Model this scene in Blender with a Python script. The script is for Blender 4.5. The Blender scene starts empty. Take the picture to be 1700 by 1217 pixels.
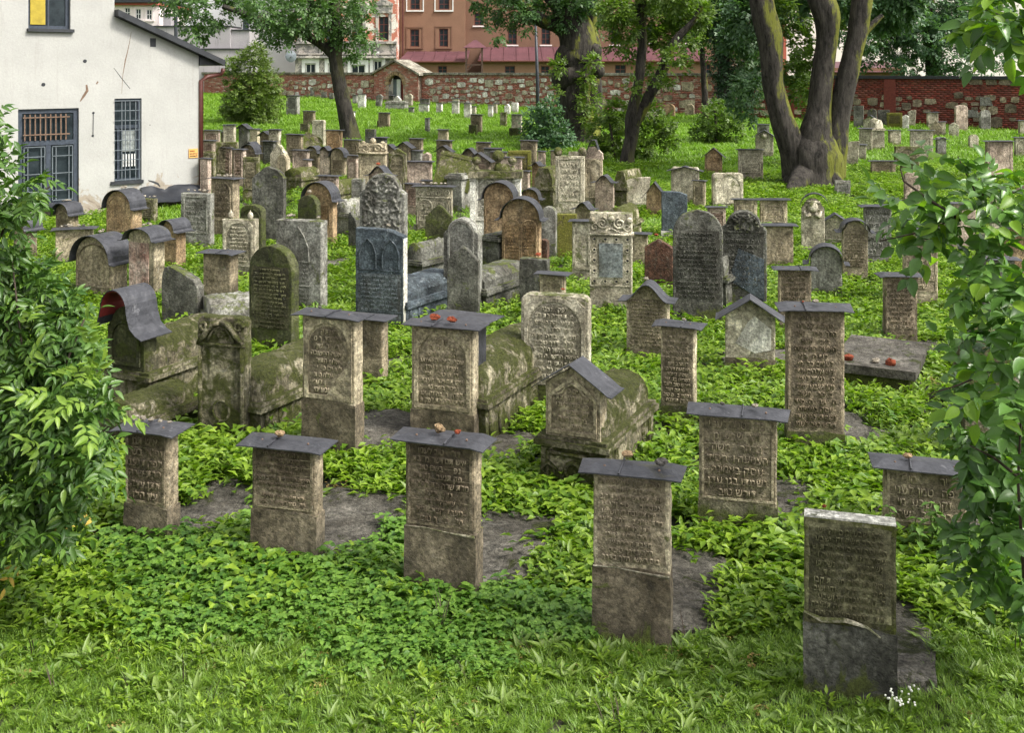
import bpy, math, random
import numpy as np
from mathutils import Vector, noise

SC = bpy.context.scene
COL = SC.collection
# ------------------------------------------------------------------ camera, sky, sun, exposure
EYE = 3.3                      # camera height above the lower ground, metres
F = 1800.0                     # focal length in photograph pixels (1700 wide)
HY = 115.0                     # horizon row of the photograph
cam_d = bpy.data.cameras.new('camera'); cam = bpy.data.objects.new('camera', cam_d); COL.objects.link(cam)
cam.location = (0, 0, EYE); cam.rotation_euler = (math.radians(90), 0, 0)
cam_d.sensor_width = 36; cam_d.lens = 36 * F / 1700.0
cam_d.shift_y = -(608.5 - HY) / 1700.0
cam_d.clip_start = 0.1; cam_d.clip_end = 2000
SC.camera = cam
world = bpy.data.worlds.new('World'); SC.world = world; world.use_nodes = True
nt = world.node_tree; nt.nodes.clear()
wo = nt.nodes.new('ShaderNodeOutputWorld'); wb = nt.nodes.new('ShaderNodeBackground')
sky = nt.nodes.new('ShaderNodeTexSky'); sky.sky_type = 'NISHITA'; sky.sun_disc = False
SUN_EL, SUN_AZ = math.radians(50), math.radians(114)     # azimuth clockwise from +Y (into the picture)
sky.sun_elevation = SUN_EL; sky.sun_rotation = SUN_AZ
sky.air_density = 1.0; sky.dust_density = 6.0; sky.ozone_density = 1.0; sky.altitude = 200
hs = nt.nodes.new('ShaderNodeHueSaturation'); hs.inputs['Saturation'].default_value = 0.08
nt.links.new(sky.outputs[0], hs.inputs['Color']); nt.links.new(hs.outputs[0], wb.inputs[0])
wb.inputs[1].default_value = 0.115
nt.links.new(wb.outputs[0], wo.inputs[0])
sun_d = bpy.data.lights.new('sun', 'SUN'); sun = bpy.data.objects.new('sun', sun_d); COL.objects.link(sun)
sun_d.energy = 1.5; sun_d.angle = math.radians(10); sun_d.color = (1.0, 0.94, 0.83)
sdir = Vector((math.sin(SUN_AZ) * math.cos(SUN_EL), math.cos(SUN_AZ) * math.cos(SUN_EL), math.sin(SUN_EL)))
sun.rotation_euler = sdir.to_track_quat('Z', 'Y').to_euler(); sun.location = (10, 10, 30)
SC.view_settings.view_transform = 'Standard'; SC.view_settings.look = 'None'
SC.view_settings.exposure = 1.5; SC.view_settings.gamma = 1; SC.view_settings.use_curve_mapping = False
SC.render.engine = 'CYCLES'
SC.cycles.use_denoising = True
SC.cycles.max_bounces = 5; SC.cycles.diffuse_bounces = 3; SC.cycles.glossy_bounces = 2
SC.cycles.transmission_bounces = 3; SC.cycles.transparent_max_bounces = 4
SC.cycles.caustics_reflective = False; SC.cycles.caustics_refractive = False

# ------------------------------------------------------------------ terrain
def wall_y(x): return 58.7 - 0.706 * x
def zwall(x): return max(0.75, min(1.7, 1.5 - (x + 13.2) / 34 * 0.7))
def gz(x, y):
    D = wall_y(max(-30, min(26, x)))
    t = max(0.0, min(1.0, (y - 21) / (D - 21)))
    z = zwall(x) * (t * t / (t + 0.12)) * 1.12
    z += 0.02 * math.sin(x * 1.7 + y * .6) + 0.02 * math.sin(x * .5 - y * 1.3 + 2)
    return z
def at(px, py, d):
    return Vector(((px - 850) / F * d, d, EYE - (py - HY) / F * d))
def ground(px, py):
    k = (px - 850) / F; s = (py - HY) / F
    lo, hi = 2.0, 75.0
    f = lambda d: EYE - s * d - gz(k * d, d)
    d = 3.0
    while d < 80 and f(d) > 0: d += 0.5
    a, b = d - .5, d
    for _ in range(18):
        m = (a + b) / 2
        if f(m) > 0: a = m
        else: b = m
    return Vector((k * a, a, gz(k * a, a)))

# ------------------------------------------------------------------ helpers
def props(o, label=None, cat=None, group=None, kind=None):
    if label: o['label'] = label
    if cat: o['category'] = cat
    if group: o['group'] = group
    if kind: o['kind'] = kind
    return o
def empty(name, loc, rz=0, label=None, cat=None, group=None, kind=None):
    o = bpy.data.objects.new(name, None); COL.objects.link(o)
    o.location = loc; o.rotation_euler = (0, 0, rz); o.empty_display_size = .2
    return props(o, label, cat, group, kind)
class MB:
    def __init__(s): s.v = []; s.f = []
    def add(s, vs, fs):
        n = len(s.v); s.v += [tuple(v) for v in vs]; s.f += [tuple(i + n for i in f) for f in fs]
    def box(s, x0, x1, y0, y1, z0, z1):
        s.add([(x0,y0,z0),(x1,y0,z0),(x1,y1,z0),(x0,y1,z0),(x0,y0,z1),(x1,y0,z1),(x1,y1,z1),(x0,y1,z1)],
              [(0,3,2,1),(4,5,6,7),(0,1,5,4),(1,2,6,5),(2,3,7,6),(3,0,4,7)])
    def prism(s, pts, y0, y1):
        """outline in the x-z plane, given counter-clockwise seen from -Y, extruded from y0 (front) to y1"""
        n = len(pts)
        vs = [(x, y0, z) for x, z in pts] + [(x, y1, z) for x, z in pts]
        fs = [tuple(range(n)), tuple(range(2*n-1, n-1, -1))]
        for i in range(n):
            j = (i + 1) % n
            fs.append((j, i, i + n, j + n))
        s.add(vs, fs)
    def tube(s, pts, rads, n=8, cap=True, jit=0, seed=0):
        rnd = random.Random(seed)
        pts = [Vector(p) for p in pts]; rings = []; base = len(s.v)
        ref = Vector((0.13, 0.97, 0.2)).normalized()
        for i, p in enumerate(pts):
            t = (pts[min(i+1, len(pts)-1)] - pts[max(i-1, 0)]).normalized()
            a = t.cross(ref)
            if a.length < .1: a = t.cross(Vector((1, 0, 0)))
            a.normalize(); b = t.cross(a).normalized()
            for k in range(n):
                an = 2*math.pi*k/n; r = rads[i] * (1 + rnd.uniform(-jit, jit))
                s.v.append(tuple(p + a*math.cos(an)*r + b*math.sin(an)*r))
        for i in range(len(pts)-1):
            for k in range(n):
                q = base + i*n; k2 = (k+1) % n
                s.f.append((q+k, q+k2, q+n+k2, q+n+k))
        if cap:
            s.f.append(tuple(base + k for k in range(n-1, -1, -1)))
            s.f.append(tuple(base + (len(pts)-1)*n + k for k in range(n)))
    def build(s, name, mat, parent=None, smooth=False, kind=None):
        me = bpy.data.meshes.new(name); me.from_pydata(s.v, [], s.f); me.update()
        if smooth: me.polygons.foreach_set('use_smooth', [True]*len(me.polygons))
        if mat is not None: me.materials.append(mat)
        o = bpy.data.objects.new(name, me); COL.objects.link(o)
        if parent is not None: o.parent = parent
        if kind: o['kind'] = kind
        return o
def np_mesh(name, V, Fc, mat, parent=None, kind=None, link=True, smooth=False):
    me = bpy.data.meshes.new(name)
    me.vertices.add(len(V)); me.vertices.foreach_set('co', np.asarray(V, dtype=np.float32).ravel())
    k = Fc.shape[1]
    me.loops.add(Fc.size); me.loops.foreach_set('vertex_index', Fc.ravel().astype(np.int32))
    me.polygons.add(len(Fc)); me.polygons.foreach_set('loop_start', np.arange(0, Fc.size, k, dtype=np.int32))
    me.polygons.foreach_set('loop_total', np.full(len(Fc), k, dtype=np.int32))
    if smooth: me.polygons.foreach_set('use_smooth', np.ones(len(Fc), dtype=bool))
    me.update(calc_edges=True)
    if mat is not None: me.materials.append(mat)
    o = bpy.data.objects.new(name, me)
    if link: COL.objects.link(o)
    if parent is not None: o.parent = parent
    if kind: o['kind'] = kind
    return o

# ------------------------------------------------------------------ materials
def new_mat(name):
    m = bpy.data.materials.new(name); m.use_nodes = True
    n = m.node_tree; n.nodes.clear()
    out = n.nodes.new('ShaderNodeOutputMaterial'); b = n.nodes.new('ShaderNodeBsdfPrincipled')
    n.links.new(b.outputs[0], out.inputs[0])
    return m, n, b, out
class N:
    """tiny node-building helper"""
    def __init__(s, tree): s.t = tree
    def node(s, ty, **kw):
        x = s.t.nodes.new(ty)
        for k, v in kw.items():
            if hasattr(x, k): setattr(x, k, v)
            else: s.put(x.inputs[k], v)
        return x
    def put(s, inp, v):
        if isinstance(v, bpy.types.NodeSocket): s.t.links.new(v, inp)
        elif isinstance(v, (tuple, list)) and len(v) == 3 and inp.type == 'RGBA': inp.default_value = (*v, 1)
        else: inp.default_value = v
    def noise(s, co, scale, detail=4, rough=.55, dist=0):
        x = s.node('ShaderNodeTexNoise'); s.put(x.inputs['Vector'], co)
        x.inputs['Scale'].default_value = scale; x.inputs['Detail'].default_value = detail
        x.inputs['Roughness'].default_value = rough; x.inputs['Distortion'].default_value = dist
        return x.outputs['Fac']
    def ramp(s, fac, a, b, ca=(0,0,0), cb=(1,1,1)):
        x = s.node('ShaderNodeValToRGB'); s.put(x.inputs[0], fac)
        e = x.color_ramp.elements; e[0].position = a; e[1].position = b
        e[0].color = (*ca, 1); e[1].color = (*cb, 1)
        return x.outputs[0]
    def mix(s, fac, a, b, mode='MIX'):
        x = s.t.nodes.new('ShaderNodeMix'); x.data_type = 'RGBA'; x.blend_type = mode
        s.put(x.inputs[0], fac); s.put(x.inputs[6], a); s.put(x.inputs[7], b)
        return x.outputs[2]
    def math(s, op, a, b=0.0, clamp=False):
        x = s.t.nodes.new('ShaderNodeMath'); x.operation = op; x.use_clamp = clamp
        s.put(x.inputs[0], a); s.put(x.inputs[1], b); return x.outputs[0]
    def objco(s, rand=True, scale=(1,1,1)):
        tc = s.node('ShaderNodeTexCoord'); v = tc.outputs['Object']
        m = s.node('ShaderNodeMapping'); s.t.links.new(v, m.inputs[0]); m.inputs['Scale'].default_value = scale
        if rand:
            oi = s.node('ShaderNodeObjectInfo'); mu = s.math('MULTIPLY', oi.outputs['Random'], 53.0)
            c = s.node('ShaderNodeCombineXYZ'); s.put(c.inputs[0], mu); s.put(c.inputs[1], mu)
            s.put(m.inputs['Location'], c.outputs[0])
        return m.outputs[0]
    def bump(s, h, strength, dist, prev=None):
        x = s.node('ShaderNodeBump'); s.put(x.inputs['Height'], h)
        x.inputs['Strength'].default_value = strength; x.inputs['Distance'].default_value = dist
        if prev is not None: s.t.links.new(prev, x.inputs['Normal'])
        return x.outputs[0]

def stone(name, c1, c2, stain=(.05,.045,.035), moss=.3, mosscol=(.10,.12,.025), streak=.5, light=(.5,.48,.4), lichen=.2, basemoss=1.0, bump=1.0, speck=1.0):
    m, t, b, out = new_mat(name); n = N(t)
    co = n.objco(); st = n.objco(scale=(9, 9, .9))
    tc = n.node('ShaderNodeTexCoord'); sep = n.node('ShaderNodeSeparateXYZ'); t.links.new(tc.outputs['Object'], sep.inputs[0])
    big = n.noise(co, 3.2, 8, .6, .6)
    col = n.mix(n.ramp(big, .35, .66), c1, c2)
    sm = n.noise(co, 34, 7, .75)
    f = n.ramp(sm, .33, .68, (.38,)*3, (1.45,)*3)
    col = n.mix(.85*speck, col, f, 'MULTIPLY')
    mid = n.noise(co, 11, 6, .7, .8)
    m2 = n.noise(co, 17, 5, .8, .3)
    col = n.mix(.9*speck, col, n.ramp(m2, .36, .64, (.58,)*3, (1.38,)*3), 'MULTIPLY')
    lo = n.noise(co, 1.7, 5, .6, 1.2)
    col = n.mix(.95, col, n.ramp(lo, .36, .64, (.5,.47,.42), (1.4,1.38,1.33)), 'MULTIPLY')
    col = n.mix(n.math('MULTIPLY', n.ramp(mid, .52, .68), .55), col, stain)
    sk = n.noise(st, 1.3, 5, .65)
    col = n.mix(n.math('MULTIPLY', n.ramp(sk, .5, .68), streak), col, stain)
    li = n.noise(co, 7.3, 7, .75, 1.2)
    col = n.mix(n.math('MULTIPLY', n.ramp(li, .58, .66), lichen), col, light)
    # moss: patches, and a ragged green band near the ground where splashes keep the stone wet
    mn = n.noise(co, 5.1, 8, .7, .5)
    zb = n.math('SUBTRACT', .22, sep.outputs['Z']); zb = n.math('MULTIPLY', zb, .9*basemoss)
    zb = n.math('MAXIMUM', zb, 0.0)
    gn = n.node('ShaderNodeNewGeometry'); sn = n.node('ShaderNodeSeparateXYZ'); t.links.new(gn.outputs['Normal'], sn.inputs[0])
    mm = n.math('ADD', n.math('ADD', mn, zb), n.math('MULTIPLY', sn.outputs['Z'], .10*min(1, basemoss)))
    mask = n.ramp(mm, .70 - moss*.42, .76 - moss*.36)
    fine = n.ramp(n.noise(co, 32, 6, .85), .36, .64)
    # damp dark foot of the stone
    dz = n.math('ADD', n.math('MULTIPLY', sep.outputs['Z'], -2.6), n.math('ADD', n.math('MULTIPLY', mn, 1.6), -.05))
    col = n.mix(n.math('MULTIPLY', n.ramp(dz, .0, .55), .55*min(1, basemoss)), col, tuple(v*.32 for v in c1))
    mc = n.mix(fine, tuple(c*.45 for c in mosscol), tuple(c*1.7 for c in mosscol))
    col = n.mix(n.math('MULTIPLY', mask, .82), col, mc)
    n.put(b.inputs['Base Color'], col); b.inputs['Roughness'].default_value = .88
    b.inputs['Specular IOR Level'].default_value = .25
    vor = n.node('ShaderNodeTexVoronoi'); n.put(vor.inputs['Vector'], co); vor.inputs['Scale'].default_value = 42
    pit = n.ramp(vor.outputs['Distance'], .0, .35)
    h = n.math('ADD', n.math('MULTIPLY', sm, 1.0), n.math('MULTIPLY', pit, .35))
    h = n.math('ADD', h, n.math('MULTIPLY', mid, 1.1)); h = n.math('ADD', h, n.math('MULTIPLY', n.math('MULTIPLY', mask, fine), .9))
    n.put(b.inputs['Normal'], n.bump(h, .85*bump, .022))
    return m
M = {}
M['brown'] = stone('brown sandstone', (.215,.18,.125), (.39,.33,.235), moss=.16, lichen=.28)
M['tan'] = stone('tan sandstone', (.30,.26,.18), (.54,.475,.345), moss=.16, lichen=.35)
M['algae_light'] = stone('olive green weathered stone', (.11,.11,.055), (.27,.26,.15), moss=.48, lichen=.35, mosscol=(.10,.115,.02), stain=(.03,.032,.015), streak=.8)
M['pale'] = stone('pale limestone', (.38,.35,.27), (.60,.56,.45), moss=.28, lichen=.35, stain=(.09,.085,.065))
M['white'] = stone('whitish marble', (.62,.61,.56), (.8,.79,.74), moss=.08, lichen=.2, stain=(.18,.17,.15))
M['grey'] = stone('grey stone', (.17,.17,.155), (.34,.34,.31), moss=.25, lichen=.45)
M['dark'] = stone('dark weathered stone', (.07,.07,.06), (.17,.17,.15), moss=.3, lichen=.4, stain=(.02,.02,.018), light=(.3,.3,.27))
M['slate'] = stone('blue grey slate', (.045,.058,.072), (.10,.125,.145), moss=.0, lichen=.5, stain=(.02,.025,.03), light=(.34,.38,.40), basemoss=.4)
M['moss'] = stone('moss covered stone', (.16,.145,.10), (.36,.33,.23), moss=.54, lichen=.5, mosscol=(.11,.13,.02), stain=(.028,.03,.014), streak=.8, bump=1.5)
M['olive'] = stone('olive algae stone', (.13,.12,.04), (.2,.18,.07), moss=.82, mosscol=(.15,.15,.022), lichen=.1)
M['algae'] = stone('dark algae stone', (.055,.06,.03), (.10,.105,.05), moss=.5, mosscol=(.07,.085,.018), lichen=.1, stain=(.02,.022,.012))
M['orange'] = stone('orange brown sandstone', (.30,.20,.115), (.46,.34,.21), moss=.08, lichen=.2)
M['pink'] = stone('pinkish sandstone', (.33,.26,.215), (.52,.43,.36), moss=.14, lichen=.35)
M['red'] = stone('dark reddish stone', (.085,.04,.028), (.15,.08,.055), moss=.2, lichen=.2)
M['rustpink'] = stone('rose marble plaque', (.38,.22,.19), (.52,.42,.37), moss=.0, lichen=.5, basemoss=0)
M['plaque'] = stone('blue grey plaque', (.16,.185,.19), (.24,.265,.26), moss=.0, lichen=.1, basemoss=0, bump=.35, streak=.2)
M['cement'] = stone('rough cement repair', (.125,.105,.075), (.25,.21,.155), moss=.2, lichen=.1, streak=.35, bump=.7)
M['cement_green'] = stone('mossy cement repair', (.10,.095,.06), (.19,.175,.12), moss=.55, lichen=.1)
M['bed'] = stone('gravel concrete bed', (.085,.080,.07), (.17,.16,.14), moss=.30, streak=0, lichen=.35, light=(.25,.24,.23), basemoss=0, bump=1.6)
M['rock'] = stone('pale pebble', (.35,.31,.25), (.55,.5,.42), moss=0, basemoss=0, streak=0, lichen=.1)
M['darkrock'] = stone('dark pebble', (.09,.085,.08), (.2,.19,.18), moss=0, basemoss=0, streak=0, lichen=.2)
M['redrock'] = stone('red brick fragment', (.30,.055,.025), (.42,.11,.05), moss=0, basemoss=0, streak=0, lichen=0)
M['ochrerock'] = stone('ochre stone fragment', (.42,.27,.14), (.6,.45,.28), moss=0, basemoss=0, streak=0, lichen=.2)

STONEDEF = {}
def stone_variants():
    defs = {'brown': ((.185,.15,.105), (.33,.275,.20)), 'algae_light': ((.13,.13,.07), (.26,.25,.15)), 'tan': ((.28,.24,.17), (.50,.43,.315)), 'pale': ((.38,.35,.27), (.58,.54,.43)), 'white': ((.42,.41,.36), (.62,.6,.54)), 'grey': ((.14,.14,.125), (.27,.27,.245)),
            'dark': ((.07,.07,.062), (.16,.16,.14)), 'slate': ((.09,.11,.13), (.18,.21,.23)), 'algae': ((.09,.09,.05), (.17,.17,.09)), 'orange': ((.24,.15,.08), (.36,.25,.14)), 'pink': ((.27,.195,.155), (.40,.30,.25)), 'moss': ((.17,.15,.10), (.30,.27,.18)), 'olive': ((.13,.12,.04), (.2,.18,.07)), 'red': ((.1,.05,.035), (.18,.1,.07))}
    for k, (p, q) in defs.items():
        M['letters_'+k] = stone(k+' lit toned worn lettering', tuple(v*1.15 for v in p), tuple(v*1.15 for v in q), moss=.0, lichen=.3, basemoss=0, speck=.6, streak=.2)  # letters take a lightened stone tone, as if catching the light
        M['field_'+k] = stone(k+' shade toned letter field', tuple(v*.72 for v in p), tuple(v*.92 for v in q), moss=.05, lichen=.1, basemoss=0)  # darkened stone tone, standing in for shadow around the letters
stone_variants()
def simple(name, col, rough=.7, metal=0, var=.35, scale=6, bump=.2, spec=.4, rand=True):
    m, t, b, out = new_mat(name); n = N(t); co = n.objco(rand)
    f = n.ramp(n.noise(co, scale, 6, .65), .3, .7, (1-var,)*3, (1+var,)*3)
    n.put(b.inputs['Base Color'], n.mix(1, col, f, 'MULTIPLY'))
    b.inputs['Roughness'].default_value = rough; b.inputs['Metallic'].default_value = metal
    b.inputs['Specular IOR Level'].default_value = spec
    if bump: n.put(b.inputs['Normal'], n.bump(n.noise(co, scale*6, 5, .7), bump, .02))
    return m
def zinc():
    m, t, b, out = new_mat('weathered zinc sheet'); n = N(t); co = n.objco()
    c = n.mix(n.ramp(n.noise(co, 5, 6, .7, 1), .35, .7), (.024,.025,.030), (.066,.067,.076))
    c = n.mix(n.math('MULTIPLY', n.ramp(n.noise(co, 9, 6, .8, .4), .60, .70), .6), c, (.22,.22,.23))
    c = n.mix(n.math('MULTIPLY', n.ramp(n.noise(co, 2.3, 6, .75), .62, .74), .6), c, (.09,.085,.03))
    n.put(b.inputs['Base Color'], c); b.inputs['Metallic'].default_value = .25
    n.put(b.inputs['Roughness'], n.ramp(n.noise(co, 12, 4), .3, .7, (.38,)*3, (.62,)*3))
    n.put(b.inputs['Normal'], n.bump(n.noise(co, 7, 5, .6), .5, .04))
    return m
M['zinc'] = zinc()
M['tin_red'] = simple('red lead painted underside', (.16,.02,.018), .6, var=.3)
M['soot'] = simple('black roofing felt', (.022,.024,.028), .6, var=.4)
M['tarp'] = simple('black plastic tarp', (.010,.012,.017), .6, var=.3, bump=.3)
M['iron'] = simple('dark painted iron', (.03,.034,.042), .5, var=.3)
M['framepaint'] = simple('blue grey window paint', (.035,.045,.062), .55, var=.35, scale=14)
M['mesh_pale'] = simple('pale wire grille', (.12,.14,.155), .6, var=.2)
M['rust'] = simple('rusty iron bar', (.15,.095,.065), .8, var=.4, scale=20)
M['pipe'] = simple('copper brown pipe', (.085,.028,.022), .35, var=.2)
M['curtain_y'] = simple('yellow curtain', (.33,.25,.03), .8, var=.25)
M['curtain_w'] = simple('greyish curtain', (.25,.27,.26), .9, var=.4, scale=18)
M['whitepaint'] = simple('white window paint', (.62,.62,.6), .6, var=.1)
M['brownpaint'] = simple('brown window paint', (.11,.03,.022), .5, var=.2)
M['greenpaint'] = simple('grey blue metal', (.16,.2,.24), .5, var=.2)
def glass():
    m, t, b, out = new_mat('dusty window glass'); n = N(t); co = n.objco()
    n.put(b.inputs['Base Color'], n.ramp(n.noise(co, 4, 5, .7), .3, .7, (.010,.015,.018), (.03,.04,.045)))
    b.inputs['Roughness'].default_value = .2; b.inputs['Specular IOR Level'].default_value = .22
    return m
M['glass'] = glass()
def plaster(name, c, dirt, amt=.35, base=True, patch=None, patchamt=.5, speck=.25, sc=2.2):
    m, t, b, out = new_mat(name); n = N(t); co = n.objco(False)
    f = n.ramp(n.noise(co, 1.2, 6, .6), .3, .7, (.9,)*3, (1.06,)*3)
    col = n.mix(1, c, f, 'MULTIPLY')
    st = n.objco(False, (5, 5, .45))
    col = n.mix(n.math('MULTIPLY', n.ramp(n.noise(st, 1.1, 6, .7), .55, .75), amt), col, dirt)
    if base:
        tc = n.node('ShaderNodeTexCoord'); sep = n.node('ShaderNodeSeparateXYZ'); t.links.new(tc.outputs['Object'], sep.inputs[0])
        g = n.math('MULTIPLY', n.math('MAXIMUM', n.math('SUBTRACT', 1.3, sep.outputs['Z']), 0.0), .24)
        s = n.math('ADD', n.noise(co, 1.7, 9, .72, 1.0), g)
        col = n.mix(n.math('MULTIPLY', n.ramp(s, .69, .73), .85), col, (.27,.225,.17))
        col = n.mix(n.math('MULTIPLY', n.ramp(s, .79, .84), .8), col, (.13,.10,.075))
    if patch:
        pm = n.ramp(n.noise(co, sc, 9, .72, .8), .5 - patchamt*.1, .53 - patchamt*.1)
        col = n.mix(pm, col, patch)
        pm2 = n.ramp(n.noise(co, sc*2.3, 8, .75, .8), .6, .63)
        col = n.mix(n.math('MULTIPLY', pm2, .8), col, dirt)
    sp = n.ramp(n.noise(co, 22, 6, .8), .3, .7, (1-speck,)*3, (1+speck,)*3)
    col = n.mix(1, col, sp, 'MULTIPLY')
    n.put(b.inputs['Base Color'], col); b.inputs['Roughness'].default_value = .9
    b.inputs['Specular IOR Level'].default_value = .2
    n.put(b.inputs['Normal'], n.bump(n.noise(co, 14, 8, .75), .35, .02))
    return m
M['limewash'] = plaster('white limewashed plaster', (.37,.365,.345), (.25,.235,.215), .5, True, speck=.10)
M['whitewall'] = plaster('plain white wall', (.74,.75,.76), (.5,.5,.5), .15, False, speck=.05)
M['pinkwall'] = plaster('pale pink wall', (.74,.66,.64), (.5,.45,.42), .2, False, speck=.05)
M['brownwall'] = plaster('brown roughcast plaster', (.22,.125,.082), (.15,.09,.06), .3, False, speck=.35)
M['brownwall2'] = plaster('darker brown roughcast', (.18,.10,.068), (.12,.075,.05), .3, False, speck=.35)
M['ruin'] = plaster('peeling plaster over brick', (.66,.62,.56), (.09,.08,.07), .6, False, patch=(.42,.16,.11), patchamt=.35, speck=.3, sc=1.5)
M['ruingrey'] = plaster('sooty grey plaster', (.2,.19,.18), (.05,.05,.045), .8, False, patch=(.42,.38,.34), patchamt=.2, speck=.35, sc=1.5)
M['garage'] = plaster('stained grey concrete wall', (.33,.31,.32), (.09,.085,.09), .8, False, speck=.2)
M['brickred'] = plaster('far red brick wall', (.36,.10,.07), (.2,.07,.05), .3, False, speck=.3)
M['mauve'] = simple('mauve painted sheet roof', (.10,.040,.048), .55, var=.3, scale=1.2, bump=.1, rand=False)
M['coping'] = stone('stone coping', (.20,.19,.16), (.36,.34,.29), moss=.2, basemoss=0)
M['copingdark'] = simple('dark felt coping', (.02,.021,.025), .6)
M['mortar'] = stone('pale lime mortar', (.34,.25,.2), (.5,.40,.33), moss=.04, basemoss=.3, lichen=.3)
M['mortardark'] = stone('dark mortar', (.10,.075,.06), (.18,.14,.11), moss=.15, basemoss=.6, lichen=.1)
M['wood'] = simple('weathered timber', (.06,.035,.025), .8)
def isl(name, cols, rough=.85, bump=.4):
    """each piece of the mesh takes its own shade"""
    m, t, b, out = new_mat(name); n = N(t)
    g = n.node('ShaderNodeNewGeometry'); r = n.node('ShaderNodeValToRGB'); n.put(r.inputs[0], g.outputs['Random Per Island'])
    cr = r.color_ramp; cr.interpolation = 'LINEAR'
    while len(cr.elements) < len(cols): cr.elements.new(.5)
    for i, c in enumerate(cols):
        cr.elements[i].position = i/(len(cols)-1); cr.elements[i].color = (*c, 1)
    co = n.objco(False)
    f = n.ramp(n.noise(co, 9, 6, .75), .3, .7, (.6,)*3, (1.35,)*3)
    n.put(b.inputs['Base Color'], n.mix(1, r.outputs[0], f, 'MULTIPLY')); b.inputs['Roughness'].default_value = rough
    b.inputs['Specular IOR Level'].default_value = .2
    n.put(b.inputs['Normal'], n.bump(n.noise(co, 20, 5, .7), bump, .02))
    return m
M['brick_l'] = isl('light red brick', [(.40,.15,.11),(.30,.11,.08),(.46,.22,.17),(.26,.11,.085),(.5,.38,.3)])
M['brick_d'] = isl('dark red brick', [(.17,.04,.03),(.24,.058,.04),(.12,.035,.028),(.21,.075,.055)])

# ---- leaves
def leafmat(name, a, b_, trans=.35, rough=.45, hue=None, per='island'):
    m, t, b, out = new_mat(name); n = N(t)
    g = n.node('ShaderNodeNewGeometry'); oi = n.node('ShaderNodeObjectInfo')
    r1 = n.math('ADD', n.math('MULTIPLY', g.outputs['Random Per Island'], .65), n.math('MULTIPLY', oi.outputs['Random'], .35))
    col = n.mix(r1, a, b_)
    co = n.objco(False)
    f = n.ramp(n.noise(co, 30, 3, .6), .3, .7, (.8,)*3, (1.2,)*3)
    col = n.mix(1, col, f, 'MULTIPLY')
    n.put(b.inputs['Base Color'], col); b.inputs['Roughness'].default_value = rough
    b.inputs['Specular IOR Level'].default_value = .4
    tr = n.node('ShaderNodeBsdfTranslucent')
    n.put(tr.inputs['Color'], n.mix(1, col, (1.25,1.5,.5), 'MULTIPLY'))
    mx = n.node('ShaderNodeMixShader'); mx.inputs[0].default_value = trans
    t.links.new(b.outputs[0], mx.inputs[1]); t.links.new(tr.outputs[0], mx.inputs[2]); t.links.new(mx.outputs[0], out.inputs[0])
    return m
M['l_elder'] = leafmat('ground elder leaf', (.04,.115,.014), (.18,.31,.045))
M['l_weed'] = leafmat('weed leaf', (.045,.115,.008), (.25,.36,.03))
M['l_dandelion'] = leafmat('dandelion leaf', (.10,.17,.03), (.19,.27,.055))
M['l_grass'] = leafmat('grass blade', (.055,.135,.010), (.21,.32,.03), .35)
M['l_lawn'] = leafmat('far lawn grass', (.07,.15,.010), (.22,.36,.035), .35)
M['l_far'] = leafmat('tree leaf', (.03,.08,.02), (.10,.18,.045), .3)
M['l_blue'] = leafmat('bluish tree leaf', (.035,.09,.04), (.13,.22,.10), .3)
M['l_light'] = leafmat('light tree leaf', (.06,.12,.016), (.15,.22,.03), .4)
M['l_ash'] = leafmat('ash seedling leaf', (.03,.085,.015), (.12,.21,.035), .25, .4)
M['l_ashyellow'] = leafmat('young ash leaf', (.11,.20,.025), (.20,.30,.045), .35, .4)
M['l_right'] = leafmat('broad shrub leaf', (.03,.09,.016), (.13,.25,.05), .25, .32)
M['l_rightlight'] = leafmat('backlit shrub leaf', (.12,.24,.02), (.24,.38,.035), .45, .4)  # brighter copy of the broad leaf, backlight put into its colour
M['l_ivy'] = leafmat('ivy leaf', (.012,.04,.014), (.035,.075,.025), .15)
M['l_olive'] = leafmat('olive shrub leaf', (.07,.11,.02), (.16,.23,.045), .3)
M['l_dry'] = simple('dry stalk', (.20,.12,.05), .9)
M['flower'] = simple('white umbel', (.7,.7,.62), .8)
M['twig'] = simple('dark twig', (.05,.035,.025), .85)
M['greenstem'] = simple('green stem', (.09,.14,.03), .7)
def bark(mossy=.8, nm='dark furrowed bark'):
    m, t, b, out = new_mat(nm); n = N(t); co = n.objco(False, (1, 1, .28))
    c = n.mix(n.ramp(n.noise(co, 9, 8, .75, .5), .35, .65), (.010,.009,.008), (.075,.066,.056))
    co2 = n.objco(False, (1, 1, .35))
    g = n.node('ShaderNodeNewGeometry'); s = n.node('ShaderNodeSeparateXYZ'); t.links.new(g.outputs['Normal'], s.inputs[0])
    # algae grows on the weather side (towards +X of the trunk)
    side = n.math('MULTIPLY', s.outputs['X'], .13)
    c = n.mix(n.math('MULTIPLY', n.ramp(n.math('ADD', n.noise(co2, 1.6, 7, .7), side), .56, .63), mossy), c, (.15,.16,.022))
    n.put(b.inputs['Base Color'], c); b.inputs['Roughness'].default_value = .92; b.inputs['Specular IOR Level'].default_value = .2
    n.put(b.inputs['Normal'], n.bump(n.noise(co, 14, 8, .8, .3), 1, .06))
    return m
M['bark'] = bark(); M['bark_dark'] = bark(.2, 'nearly black bark')
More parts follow.
